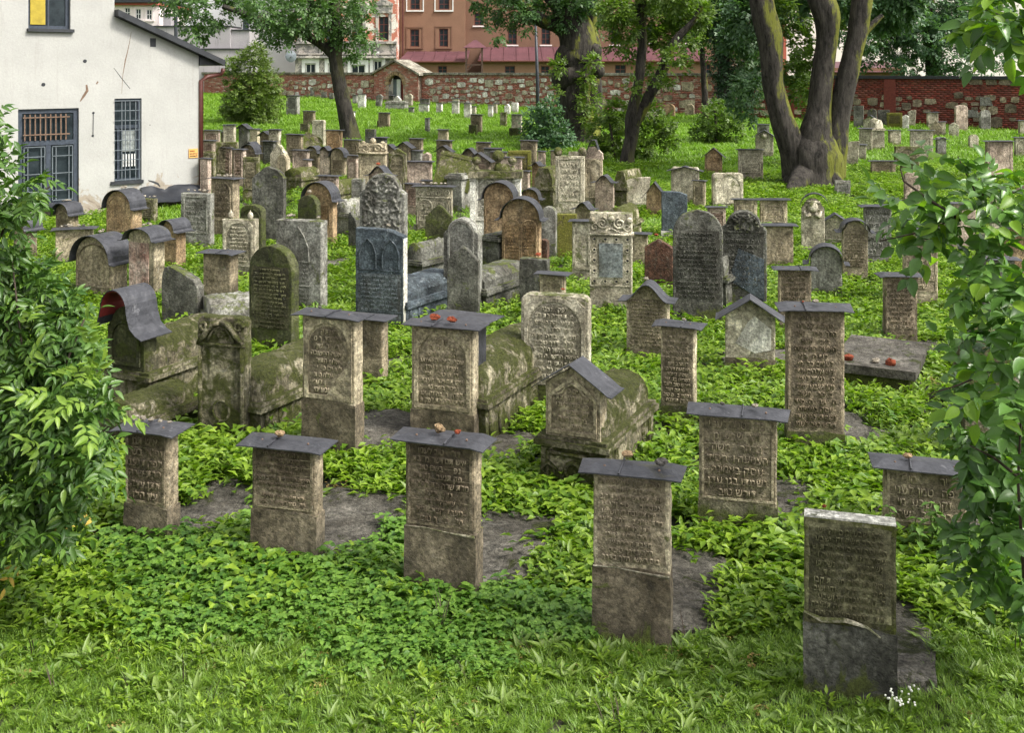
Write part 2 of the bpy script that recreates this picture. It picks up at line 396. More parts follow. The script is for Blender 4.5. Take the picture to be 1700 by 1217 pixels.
def groundmat():
    m, t, b, out = new_mat('soil under weeds'); n = N(t); co = n.objco(False)
    tc = n.node('ShaderNodeTexCoord'); sep = n.node('ShaderNodeSeparateXYZ'); t.links.new(tc.outputs['Object'], sep.inputs[0])
    c = n.mix(n.ramp(n.noise(co, 2.5, 8, .7), .4, .6), (.014,.016,.007), (.05,.042,.026))
    far = n.math('MULTIPLY', n.math('SUBTRACT', sep.outputs['Y'], 26.0), .08, True)
    gr = n.mix(n.ramp(n.noise(co, 6, 8, .8), .35, .65), (.045,.095,.010), (.13,.23,.025))
    c = n.mix(far, c, gr)
    n.put(b.inputs['Base Color'], c); b.inputs['Roughness'].default_value = .95
    n.put(b.inputs['Normal'], n.bump(n.noise(co, 18, 6, .8), 1, .05))
    return m
M['soil'] = groundmat()

# ------------------------------------------------------------------ ground sheet
def build_ground():
    xs = [-500,-200,-90,-60] + [i*.8-45 for i in range(113)] + [60,90,200,500]
    ys = [-200,-60,-20,-6] + [i*.8 for i in range(112)] + [100,140,220,400,900]
    V = []; Fc = []
    for y in ys:
        for x in xs:
            V.append((x, y, gz(x, y)))
    nx = len(xs)
    for j in range(len(ys)-1):
        for i in range(nx-1):
            Fc.append((j*nx+i, j*nx+i+1, (j+1)*nx+i+1, (j+1)*nx+i))
    o = np_mesh('ground', np.array(V), np.array(Fc), M['soil'], kind='structure', smooth=True)
build_ground()
# ------------------------------------------------------------------ headstones: outlines
def arc(cx, cz, rx, rz, a0, a1, n):
    return [(cx + rx*math.cos(a0+(a1-a0)*i/n), cz + rz*math.sin(a0+(a1-a0)*i/n)) for i in range(n+1)]
PI = math.pi
def outline(shape, w, h, rnd):
    """counter-clockwise from bottom left; returns points and the drop from the apex to the shoulders"""
    a = w/2
    if shape == 'flat':
        s = rnd.uniform(-.01, .01)*w
        return [(-a,0),(a,0),(a,h-s),(-a,h+s)], 0
    if shape == 'round':                # flat top, rounded corners
        r = w*.12
        return [(-a,0),(a,0)] + arc(a-r,h-r,r,r,0,PI/2,4) + arc(-a+r,h-r,r,r,PI/2,PI,4), r
    if shape == 'slope':
        return [(-a,0),(a,0),(a,h-.13*w),(a*.4,h-.02*w),(-a*.2,h),(-a,h+.0)], .1*w
    if shape in ('arch', 'low'):
        r = a if shape == 'arch' else a*.55
        return [(-a,0),(a,0)] + arc(0,h-r,a,r,0,PI,14), r
    if shape == 'shoulder':
        r = a*.78
        return [(-a,0),(a,0),(a,h-r-.02),(r+.01,h-r+.03)] + arc(0,h-r,r,r,.08,PI-.08,12) + [(-r-.01,h-r+.03),(-a,h-r-.02)], r
    if shape == 'gable':
        r = a*.62
        return [(-a,0),(a,0),(a,h-r),(0,h),(-a,h-r)], r
    if shape == 'steep':
        r = a*1.25
        return [(-a,0),(a,0),(a,h-r),(0,h),(-a,h-r)], r
    if shape == 'ogee':
        r = a*.8
        top = []
        for i in range(15):
            x = a - 2*a*i/14
            top.append((x, h - r + r*(0.5+0.5*math.cos(PI*x/a))**.85))
        return [(-a,0),(a,0)] + top, r
    if shape == 'broken':
        top = []
        z = h*.86
        for i in range(9):
            x = a - 2*a*i/8
            k = math.sin(PI*(i/8)*.8+.4)
            top.append((x*(1 if 0 < i < 8 else 1), h*(.80+.2*k) + rnd.uniform(-.03,.03)*w))
        return [(-a*.95,0),(a*.95,0)] + top, .1*h
    if shape == 'wedge':
        return [(-a,0),(a,0),(a*.98,h*.68),(a*.72,h*.80),(-a*.55,h),(-a*.82,h*.98),(-a,h*.84)], .1*h
    if shape == 'leanl':               # narrow at foot, ragged
        return [(-a*.8,0),(a*.7,0),(a,h),(-a*.3,h*.98),(-a,h*.9)], 0
    raise ValueError(shape)
def rough(pts, step, amp, rnd):
    out = []
    n = len(pts)
    for i in range(n):
        p = pts[i]; q = pts[(i+1) % n]
        L = math.hypot(q[0]-p[0], q[1]-p[1]); k = max(1, int(L/step))
        if p[1] == 0 and q[1] == 0: k = 1
        for j in range(k):
            t = j/k; x = p[0]+(q[0]-p[0])*t; z = p[1]+(q[1]-p[1])*t
            if z > 0.001: x += rnd.uniform(-amp, amp); z += rnd.uniform(-amp, amp)
            out.append((x, z))
    return out
def inset(pts, d, w, h):
    cz = h/2
    return [(x*(1-2*d/w), cz+(z-cz)*(1-2*d/h)) if z > 0.001 else (x*(1-2*d/w), z) for x, z in pts]
def slab_mesh(mb, pts, w, h, th, ch=.008, y0=0.0):
    """outline body with chamfered front and back edges, face towards -Y"""
    n = len(pts); ins = inset(pts, ch, w, h)
    rings = [[(x, y0, z) for x, z in ins], [(x, y0+ch, z) for x, z in pts], [(x, y0+th-ch, z) for x, z in pts], [(x, y0+th, z) for x, z in ins]]
    vs = sum(rings, []); fs = [tuple(range(n)), tuple(range(4*n-1, 3*n-1, -1))]
    for r in range(3):
        for i in range(n):
            j = (i+1) % n
            fs.append((r*n+j, r*n+i, (r+1)*n+i, (r+1)*n+j))
    mb.add(vs, fs)
def sheet(mb, prof, y0, y1, th=.006):
    """bent sheet: profile in x-z (left to right) swept from y0 to y1"""
    n = len(prof)
    vs = [(x, y0, z) for x, z in prof] + [(x, y1, z) for x, z in prof] + [(x, y0, z-th) for x, z in prof] + [(x, y1, z-th) for x, z in prof]
    fs = []
    for i in range(n-1):
        fs.append((i, i+1, n+i+1, n+i)); fs.append((2*n+i+1, 2*n+i, 3*n+i, 3*n+i+1))
        fs.append((i+1, i, 2*n+i, 2*n+i+1)); fs.append((n+i, n+i+1, 3*n+i+1, 3*n+i))
    fs += [(0, n, 3*n, 2*n), (n-1, 3*n-1, 4*n-1, 2*n-1)]
    mb.add(vs, fs)
def plate_cap(mb, w, d, z, y0, rnd, ov=.075):
    """shallow hipped tin cover with drooping ends"""
    a = w/2 + ov; yf = y0-ov*.95; yb = y0+d+ov*.8; ym = (yf+yb)/2
    e = rnd.uniform(-.006, .006); k = rnd.uniform(-.008, .008)
    top = [(-a,yf,z-.008+e),(a,yf,z-.008-e),(a+.012,yb,z-.004-e),(-a-.012,yb,z-.004+e),
           (-a*.74,ym,z+.016+k),(a*.74,ym,z+.016-k),(-a*.70,yf,z+.0),(a*.70,yf,z-.002),(a*.72,yb,z+.004),(-a*.72,yb,z+.004)]
    fs = [(0,6,4),(6,7,5,4),(7,1,5),(1,2,5),(2,8,5),(8,9,4,5),(9,3,4),(3,0,4)]
    top = [(x+rnd.uniform(-.008,.008), y+rnd.uniform(-.006,.006), zz+rnd.uniform(-.006,.006)) for x, y, zz in top]
    n = len(top)
    bot = [(x,y,zz-.007) for x,y,zz in top]
    bf = [tuple(n+i for i in reversed(f)) for f in fs]
    rim = [0,6,7,1,2,8,9,3]
    sf = [(rim[(i+1)%8], rim[i], rim[i]+n, rim[(i+1)%8]+n) for i in range(8)]
    mb.add(top+bot, fs+bf+sf)
def curved_cap(mb, kind, w, d, h, drop, y0, ov=.085):
    a = w/2; z0 = h-drop; prof = []
    if kind == 'barrel':
        A = a+.022; B = drop+.02
        prof = [(-A-ov, z0-.03), (-A-.02, z0-.025)] + [(-A*math.cos(PI*i/16), z0+B*math.sin(PI*i/16)) for i in range(17)] + [(A+.02, z0-.025), (A+ov, z0-.03)]
    elif kind == 'gable':
        A = a+ov; k = drop/a
        prof = [(-A-.02, z0-ov*k-.004), (-A, z0-ov*k), (0, h+.012), (A, z0-ov*k), (A+.02, z0-ov*k-.004)]
        prof = [(x, z+.008) for x, z in prof]
    elif kind == 'ogee':
        A = a+ov
        for i in range(21):
            x = -A + 2*A*i/20
            u = min(1, abs(x)/a)
            zz = z0 + drop*(0.5+0.5*math.cos(PI*u))**.85
            if abs(x) > a: zz = z0 - (abs(x)-a)*.05
            prof.append((x, zz+.012))
    sheet(mb, prof, y0-.10, y0+d+.10, .009)

# ------------------------------------------------------------------ Hebrew letters as carved relief
GLYPH = {}
def load_glyphs():
    for ch in 'אבגדהוזחטיכלמנסעפצקרשתךםןףץ':
        cu = bpy.data.curves.new('glyph', 'FONT'); cu.body = ch; cu.size = 1; cu.resolution_u = 2
        ob = bpy.data.objects.new('glyph', cu)
        me = bpy.data.meshes.new_from_object(ob)
        V = np.zeros(len(me.vertices)*3); me.vertices.foreach_get('co', V); V = V.reshape(-1, 3)
        me.calc_loop_triangles()
        T = np.zeros(len(me.loop_triangles)*3, dtype=np.int64); me.loop_triangles.foreach_get('vertices', T); T = T.reshape(-1, 3)
        E = {}
        for t_ in T:
            for i in range(3):
                a, b = int(t_[i]), int(t_[(i+1)%3]); E[(a, b)] = E.get((a, b), 0)+1
        edges = [(a, b) for (a, b) in E if (b, a) not in E]
        x0 = V[:,0].min() if len(V) else 0
        GLYPH[ch] = (V, T, edges, x0, (V[:,0].max()-x0) if len(V) else .3)
        bpy.data.objects.remove(ob); bpy.data.curves.remove(cu); bpy.data.meshes.remove(me)
load_glyphs()
TEXTS = ['פה נטמן', 'איש תם וישר', 'הלך בדרך טובים', 'זקן ושבע ימים', 'נפטר בשם טוב', 'ביום ראשון', 'בן הרב משה', 'לפק תנצבה', 'האשה החשובה', 'הצנועה והחסידה',
         'מרת שרה בת', 'אלוף התורני', 'עסק באמונה', 'ונתן צדקה', 'לעניים כל ימיו', 'נשמתו בגן עדן', 'ציון הלז', 'ירא אלהים', 'דורש טוב לעמו', 'מצבת קבורה']
def letters(V, T, line, cx, z, size, y, depth, width, rnd, arcr=None, arccz=0):
    """one line of raised letters; Hebrew runs right to left"""
    gap = .10
    wd = []
    for ch in line: wd.append(GLYPH[ch][4] + gap if ch in GLYPH else .28)
    tot = sum(wd)*size
    sx = min(1.0, width/tot) if tot > 0 else 1
    sx *= 1.0
    x = cx + tot*sx/2
    for ch, w_ in zip(line, wd):
        x -= w_*size*sx
        if ch not in GLYPH or rnd.random() < .12: continue
        g, t_, ed, x0, gw = GLYPH[ch]
        n = len(g); P = np.zeros((2*n, 3))
        jx, jz = rnd.uniform(-.01,.01)*size, rnd.uniform(-.04,.04)*size
        lx = (g[:,0]-x0)*size*sx + x + jx; lz = g[:,1]*size*1.15 + jz
        if arcr:
            an = (lx-cx)/arcr; r = arcr + lz
            lx2 = cx + r*np.sin(an); lz2 = arccz + r*np.cos(an)
        else: lx2, lz2 = lx, lz + z
        P[:n,0] = lx2; P[:n,2] = lz2; P[:n,1] = y-depth
        P[n:,0] = lx2; P[n:,2] = lz2; P[n:,1] = y+.001
        base = sum(len(v) for v in V)
        V.append(P); T.append(t_ + base)
        S = []
        for a, b in ed: S += [(b, a, n+a), (b, n+a, n+b)]
        if S: T.append(np.array(S) + base)
def text_block(par, mat, cx, w, ztop, zbot, n, y, rnd, depth=.006, curved=False, fill=.88, kind=None):
    V, T = [], []
    n = max(n, int(n*1.3)) if n > 4 else n
    step = (ztop-zbot)/n
    k = rnd.randrange(len(TEXTS))
    for i in range(n):
        z = ztop - (i+1)*step + step*.12
        line = TEXTS[(k+i*3) % len(TEXTS)]
        size = step*fill
        while len(line)*size*.55 < w*.78 and len(line) < 26: line = line + ' ' + TEXTS[(k+i*3+7+len(line)) % len(TEXTS)]
        ww = w
        if curved and i < 3: ww = w*(.55, .78, .92)[i]
        if rnd.random() < .15: ww *= rnd.uniform(.6, .9)
        cut = max(4, int(ww/(size*.5)))
        line = line[:cut].strip()
        letters(V, T, line, cx, z, size, y, depth, ww, rnd)
    if not V: return
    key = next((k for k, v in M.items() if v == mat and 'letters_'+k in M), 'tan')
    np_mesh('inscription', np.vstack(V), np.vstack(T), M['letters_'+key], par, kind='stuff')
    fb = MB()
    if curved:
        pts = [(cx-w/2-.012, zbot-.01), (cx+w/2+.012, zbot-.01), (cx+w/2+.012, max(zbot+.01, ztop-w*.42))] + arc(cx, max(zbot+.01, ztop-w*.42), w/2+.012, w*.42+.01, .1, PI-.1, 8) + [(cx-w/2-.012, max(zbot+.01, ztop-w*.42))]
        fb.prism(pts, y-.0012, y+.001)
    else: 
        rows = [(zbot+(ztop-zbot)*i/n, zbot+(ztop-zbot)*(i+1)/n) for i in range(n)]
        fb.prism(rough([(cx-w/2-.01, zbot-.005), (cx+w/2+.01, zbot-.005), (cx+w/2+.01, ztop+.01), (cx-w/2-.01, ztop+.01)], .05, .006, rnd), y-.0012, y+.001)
    fb.build('shade_field', M['field_'+key], par)  # thin panel whose dark colour paints the shade behind the letters
def rules(mb, x0, x1, zs, y, dep=.004, th=.005):
    for z in zs: mb.box(x0, x1, y-dep, y+.002, z-th/2, z+th/2)
def ring(mb, outer, inner, y0, y1):
    """flat frame between two loops with the same number of points (counter-clockwise)"""
    n = len(outer)
    vs = [(x,y0,z) for x,z in outer]+[(x,y0,z) for x,z in inner]+[(x,y1,z) for x,z in outer]+[(x,y1,z) for x,z in inner]
    fs = []
    for i in range(n):
        j = (i+1) % n
        fs += [(i,j,n+j,n+i),(n+i,n+j,3*n+j,3*n+i),(j,i,2*n+i,2*n+j)]
    mb.add(vs, fs)
def arch_loop(cx, w, z0, z1, rise, n=10, pts=4):
    a = w/2
    lo = [(cx-a, z0), (cx+a, z0)]
    lo += [(cx+a, z0+(z1-rise-z0)*i/pts) for i in range(1, pts)]
    lo += arc(cx, z1-rise, a, rise, 0, PI, n)
    lo += [(cx-a, z1-rise-(z1-rise-z0)*i/pts) for i in range(1, pts)]
    return lo
def rect_match(loop, cx, w, z0, z1, rise, zc):
    """outer rectangle points matching an arch loop"""
    out = []
    a = w/2
    for x, z in loop:
        dx, dz = x-cx, z-zc
        if z <= zc: out.append((cx + (a if dx > 0 else -a), z0 if abs(z-min(p[1] for p in loop)) < 1e-6 else z))
        else:
            s = min(a/abs(dx) if abs(dx) > 1e-6 else 1e9, (z1-zc)/dz if dz > 1e-6 else 1e9)
            out.append((cx+dx*s, zc+dz*s))
    return out
def frame_arch(mb, cx, w, h0, h1, y, lw=.035, dep=.012, rise=None):
    rise = rise or (w-2*lw)/2
    inner = arch_loop(cx, w-2*lw, h0+lw, h1-lw*.8, rise)
    outer = rect_match(inner, cx, w, h0, h1, rise, h1-lw*.8-rise)
    ring(mb, outer, inner, y-dep, y+.002)
def frame_band(mb, cx, w, h0, h1, y, lw=.014, dep=.01):
    """thin raised arch moulding"""
    outer = arch_loop(cx, w, h0, h1, w/2); inner = arch_loop(cx, w-2*lw, h0+lw, h1-lw, w/2-lw)
    ring(mb, outer, inner, y-dep, y+.002)
def frame_rect(mb, x0, x1, z0, z1, y, lw=.02, dep=.01):
    ring(mb, [(x0,z0),(x1,z0),(x1,z1),(x0,z1)], [(x0+lw,z0+lw),(x1-lw,z0+lw),(x1-lw,z1-lw),(x0+lw,z1-lw)], y-dep, y+.002)
def spiral(mb, cx, cz, r, y, turns=1.6, tw=.012, sgn=1, a0=0):
    pts = []; rad = []
    for i in range(22):
        t = i/21; a = a0 + sgn*turns*2*PI*t; rr = r*(1-.82*t)
        pts.append((cx+rr*math.cos(a), y-.004, cz+rr*math.sin(a))); rad.append(tw*(1-.45*t))
    mb.tube(pts, rad, 6)
def ball(mb, c, r, n=10, m=7, sz=1.0, jit=0, rnd=None):
    vs = []; fs = []
    for j in range(m+1):
        for i in range(n):
            th = PI*j/m; ph = 2*PI*i/n; k = 1+(rnd.uniform(-jit, jit) if jit else 0)
            vs.append((c[0]+r*k*math.sin(th)*math.cos(ph), c[1]+r*k*math.sin(th)*math.sin(ph), c[2]+r*sz*k*math.cos(th)))
    for j in range(m):
        for i in range(n): fs.append((j*n+i, (j+1)*n+i, (j+1)*n+(i+1)%n, j*n+(i+1)%n))
    mb.add(vs, fs)
def relief_grid(par, mat, x0, x1, z0, z1, y, amp, fq, seed, mask, name='carved_relief'):
    nx = 46; nz = max(10, int(46*(z1-z0)/(x1-x0))); V = []; ok = {}
    for j in range(nz+1):
        for i in range(nx+1):
            x = x0+(x1-x0)*i/nx; z = z0+(z1-z0)*j/nz
            q = Vector((abs(x)*fq, z*fq, seed)); w1 = noise.noise(q*1.0)
            q2 = q + Vector((w1*1.3, noise.noise(q*.8+Vector((9,3,1)))*1.3, 0))
            v = 1-abs(noise.noise(q2))*3.2
            v = max(-.3, v)*.7 + .3*noise.noise(q*3)
            V.append((x, y-.002-amp*max(0, v), z)); ok[(i, j)] = mask(x, z)
    T = []
    for j in range(nz):
        for i in range(nx):
            if ok[(i,j)] and ok[(i+1,j)] and ok[(i+1,j+1)] and ok[(i,j+1)]:
                a = j*(nx+1)+i; T.append((a, a+1, a+nx+2, a+nx+1))
    return np_mesh(name, np.array(V), np.array(T), mat, par, smooth=True)

# ------------------------------------------------------------------ placing
FOOT = []       # footprints that keep weeds out: (x, y, cos, sin, halfw, y0, y1)
def solve(xl, xr, yb, rot, th):
    cx = (xl+xr)/2; p = ground(cx, yb); u = Vector((math.cos(rot), math.sin(rot), 0)); v = Vector((-math.sin(rot), math.cos(rot), 0))
    W = (xr-xl)/F*p.y*.9
    for _ in range(8):
        cs = [p-u*W/2, p+u*W/2, p-u*W/2+v*th, p+u*W/2+v*th]
        q = [c.x/c.y*F+850 for c in cs]; lo, hi = min(q), max(q)
        W += ((xr-xl)-(hi-lo))*p.y/F/max(.5, math.cos(rot)); W = max(.12, W)
        p.x += (cx-(lo+hi)/2)*p.y/F
        # front centre stays on the measured ground row
        g = ground((p.x/p.y*F+850), yb); p = Vector((g.x, g.y, g.z))
    return p, W
REG = {}
GROUPS = 'headstones standing in the old cemetery'
def headstone(idx, xl, xr, yt, yb, shape, cap, mat, det, label, rot=-21, th=.14, bed=0, lean=0, tilt=0, cem=0, cat='headstone', name='headstone'):
    rnd = random.Random(idx*7+3)
    r = math.radians(rot + (rnd.uniform(-3, 3) if rot == -21 else 0))
    if yb < 330 and th == .14: th = .16
    p, W = solve(xl, xr, yb, r, th)
    H = (yb-yt)*p.y/F
    root = empty(name, p, r, label, cat, GROUPS)
    root.rotation_euler = (math.radians(lean), math.radians(tilt), r)
    REG[idx] = (p, r, W, H, th, root)
    big = (xr-xl) > 38
    m = M[mat]
    pts, drop = outline(shape, W, H, rnd)
    detail_step = .05 if (xr-xl) > 60 else .12
    amp = .0028 if mat not in ('dark', 'moss') else .005
    pts2 = rough(pts, detail_step, amp if big else .002, rnd)
    pts2 = [(x, z-.12) if z <= .001 else (x, z) for x, z in pts2]   # sunk a little into the soil
    mb = MB(); slab_mesh(mb, pts2, W, H, th, .009 if big else .006); mb.build('slab', m, root)
    FOOT.append((p.x, p.y, math.cos(r), math.sin(r), W/2+.01, -.02, th+.02))
    # ---- cover
    if cap:
        cb = MB()
        if cap == 'plate': plate_cap(cb, W, th, H+.004, 0, rnd, .075 if (xr-xl) > 45 else .06)
        elif cap == 'small': plate_cap(cb, W, th, H+.004, 0, rnd, .04)
        else: curved_cap(cb, cap, W, th, H, max(drop, .06), 0)
        cap_o = cb.build('metal_cap', M['zinc'], root)
        if cap == 'plate' and (xr-xl) > 55:
            sb = MB(); sx = rnd.uniform(-.2, .2)*W; sb.tube([(sx, -.07, H+.012), (sx+.005, th/2, H+.026), (sx, th+.055, H+.014)], [.006]*3, 5); sb.build('seam', M['zinc'], cap_o)
            for q in (-1, 1): nb = MB(); ball(nb, (q*W*.36, th*.2, H+.017), .008, 6, 4); nb.build('nail', M['rust'], cap_o)
    if cem:
        c = MB(); hh = H*cem
        o = rough([(-W/2-.006, -.1), (W/2+.006, -.1), (W/2+.006, hh), (W*.15, hh+.02), (-W/2-.006, hh+.008)], .05, .003, rnd)
        o = [(x, max(z, -.1)) for x, z in o]
        c.prism(o, -.007, th+.006)
        c.build('cement_base', M['dark'] if idx == 1 else M['cement_green'] if idx in (7, 8, 12, 14) else M['cement'], root)
    top = H-drop*.15
    y = 0.0
    d = det.rstrip('g')
    lo = H*cem + .03 if cem else H*.22
    if d in ('arch', 'archtext'):
        f = MB(); h1 = H - (.03 if shape in ('flat', 'round') else drop*.25+.02)
        w2 = W*.9
        if shape in ('flat', 'round'): frame_arch(f, 0, w2, lo, h1, y, .035 if big else .03, .013)
        else: frame_band(f, 0, w2, lo, h1, y, .018, .012)
        f.build('carved_frame', m, root)
        if d == 'archtext':
            text_block(root, m, 0, w2-.11, h1-.07, lo+.05, max(4, int((h1-lo)/.085)), y, rnd, curved=True, depth=.009)
    elif d.startswith('text'):
        nl = int(d[4:] or 8)
        zt = H - (drop*.75 + .035); 
        text_block(root, m, 0, W*.84, zt, lo+.02, nl, y, rnd, depth=.012 if big else .009)
        if big and nl <= 7:
            f = MB(); frame_rect(f, -W*.46, W*.46, lo, zt+.02, y, .016, .008); 
            rules(f, -W*.43, W*.43, [lo+.02+(zt-lo-.02)*i/nl for i in range(1, nl)], y)
            f.build('carved_frame', m, root)
    elif d == 'twoarch':
        f = MB()
        for s in (-1, 1): frame_band(f, s*W*.225, W*.43, H*.1, H-drop-.02, y, .014, .012)
        f.build('carved_frame', m, root)
        text_block(root, m, -W*.225, W*.32, H-drop-.12, H*.2, 8, y, rnd, depth=.006)
        text_block(root, m, W*.225, W*.32, H-drop-.12, H*.2, 8, y, rnd, depth=.006)
    elif d == 'frame':
        f = MB(); frame_rect(f, -W*.42, W*.42, lo, H-.04-drop, y, .02, .012); f.build('carved_frame', m, root)
    elif d == 'pointed':
        f = MB()
        for s in (-1, 1):
            P = [(s*W*.24-.12*1.0, H*.62)]
            pa = [(-W*.17, H*.62), (-W*.17, H*.76), (-W*.10, H*.85), (0, H*.9), (W*.10, H*.85), (W*.17, H*.76), (W*.17, H*.62)]
            f.tube([(x+s*W*.24, -.004, z) for x, z in pa], [.012]*7, 6)
        rules(f, -W*.46, W*.46, [H*.6, H*.2], y, .008, .014)
        f.build('carved_arches', m, root)
        text_block(root, m, 0, W*.86, H*.56, H*.12, 9, y, rnd, depth=.006)
    elif d == 'onepointed':
        f = MB()
        pa = [(-W*.24, H*.55), (-W*.22, H*.72), (-W*.12, H*.84), (0, H*.93), (W*.12, H*.84), (W*.22, H*.72), (W*.24, H*.55)]
        f.tube([(x, -.004, z) for x, z in pa], [.012]*7, 6); rules(f, -W*.48, W*.3, [H*.56, H*.3], y, .008, .012)
        f.build('carved_arch', m, root)
        text_block(root, m, -W*.08, W*.6, H*.54, H*.1, 8, y, rnd, depth=.006)
    elif d == 'panel':
        f = MB(); f.box(-W*.44, W*.30, -.014, .002, H*.2, H*.84-drop*.2); f.build('plaque', M['rustpink'], root)
    if (xr-xl) > 19 and not d and yb < 420 and shape in ('flat', 'arch', 'gable') :
        f = MB()
        if rnd.random() < .5: frame_band(f, 0, W*.8, H*.3, H-drop*.5-.05, y, .02, .014)
        else: frame_rect(f, -W*.4, W*.4, H*.3, H-drop-.05, y, .02, .012)
        f.build('carved_frame', m, root)
        text_block(root, m, 0, W*.66, H-drop-.12, H*.36, 5, y, rnd, depth=.008)
    if bed:
        grave_bed(p, r, W+(.20 if idx == 1 else .34), th+.03, bed, idx, label)
    return root
def local(idx, x, y, z):
    p, r, W, H, th, root = REG[idx]
    return Vector((p.x + x*math.cos(r) - y*math.sin(r), p.y + x*math.sin(r) + y*math.cos(r), p.z + z))
def short(label):
    return label
BEDN = {1:'leaning green slab at the lower right', 2:'low capped stone by the nettles', 3:'front stone with scattered letters', 4:'front stone topped by an ochre rock', 5:'front stone with a pale rock on its cap',
        6:'leftmost front stone with five pebbles', 7:'capped stone with a mossy foot', 8:'tall brown capped stone on the right', 9:'tall stone with diagonal break', 11:'stone with two red rocks on its cap',
        43:'dark capped stone behind the flat ledger tomb', 15:'gable capped stone right of centre', 14:'slim tall capped stone', 12:'broad arched text stone', 42:'round capped stone with tan lettering'}
def grave_bed(p, r, w, y0, L, idx, label):
    rnd = random.Random(idx+900)
    z = max(gz(p.x, p.y), gz(p.x-math.sin(r)*L, p.y+math.cos(r)*L))
    root = empty('grave_bed', (p.x, p.y, p.z), r, 'grey concrete bed behind the ' + BEDN[idx], 'grave bed', 'concrete grave beds behind the headstones')
    n = 26; pts = []
    for i in range(n):
        a = 2*PI*i/n; c, s = math.cos(a), math.sin(a); k = max(abs(c), abs(s))
        k = k**.75
        pts.append((.13+c/k*w/2*(1+rnd.uniform(-.05,.05)), y0+L/2+s/k*L/2*(1+rnd.uniform(-.04,.04))))
    vs = [(x, y, .06+rnd.uniform(-.01,.01)) for x, y in pts] + [(x*1.02, y, -.1) for x, y in pts] + [(.13, y0+L/2, .075)]
    fs = [(i, (i+1) % n, 2*n) for i in range(n)] + [((i+1) % n, i, n+i, n+(i+1) % n) for i in range(n)]
    mb = MB(); mb.add(vs, fs); mb.build('slab', M['bed'], root)
    FOOT.append((p.x+.13*math.cos(r), p.y+.13*math.sin(r), math.cos(r), math.sin(r), w/2-.02, y0, y0+L))
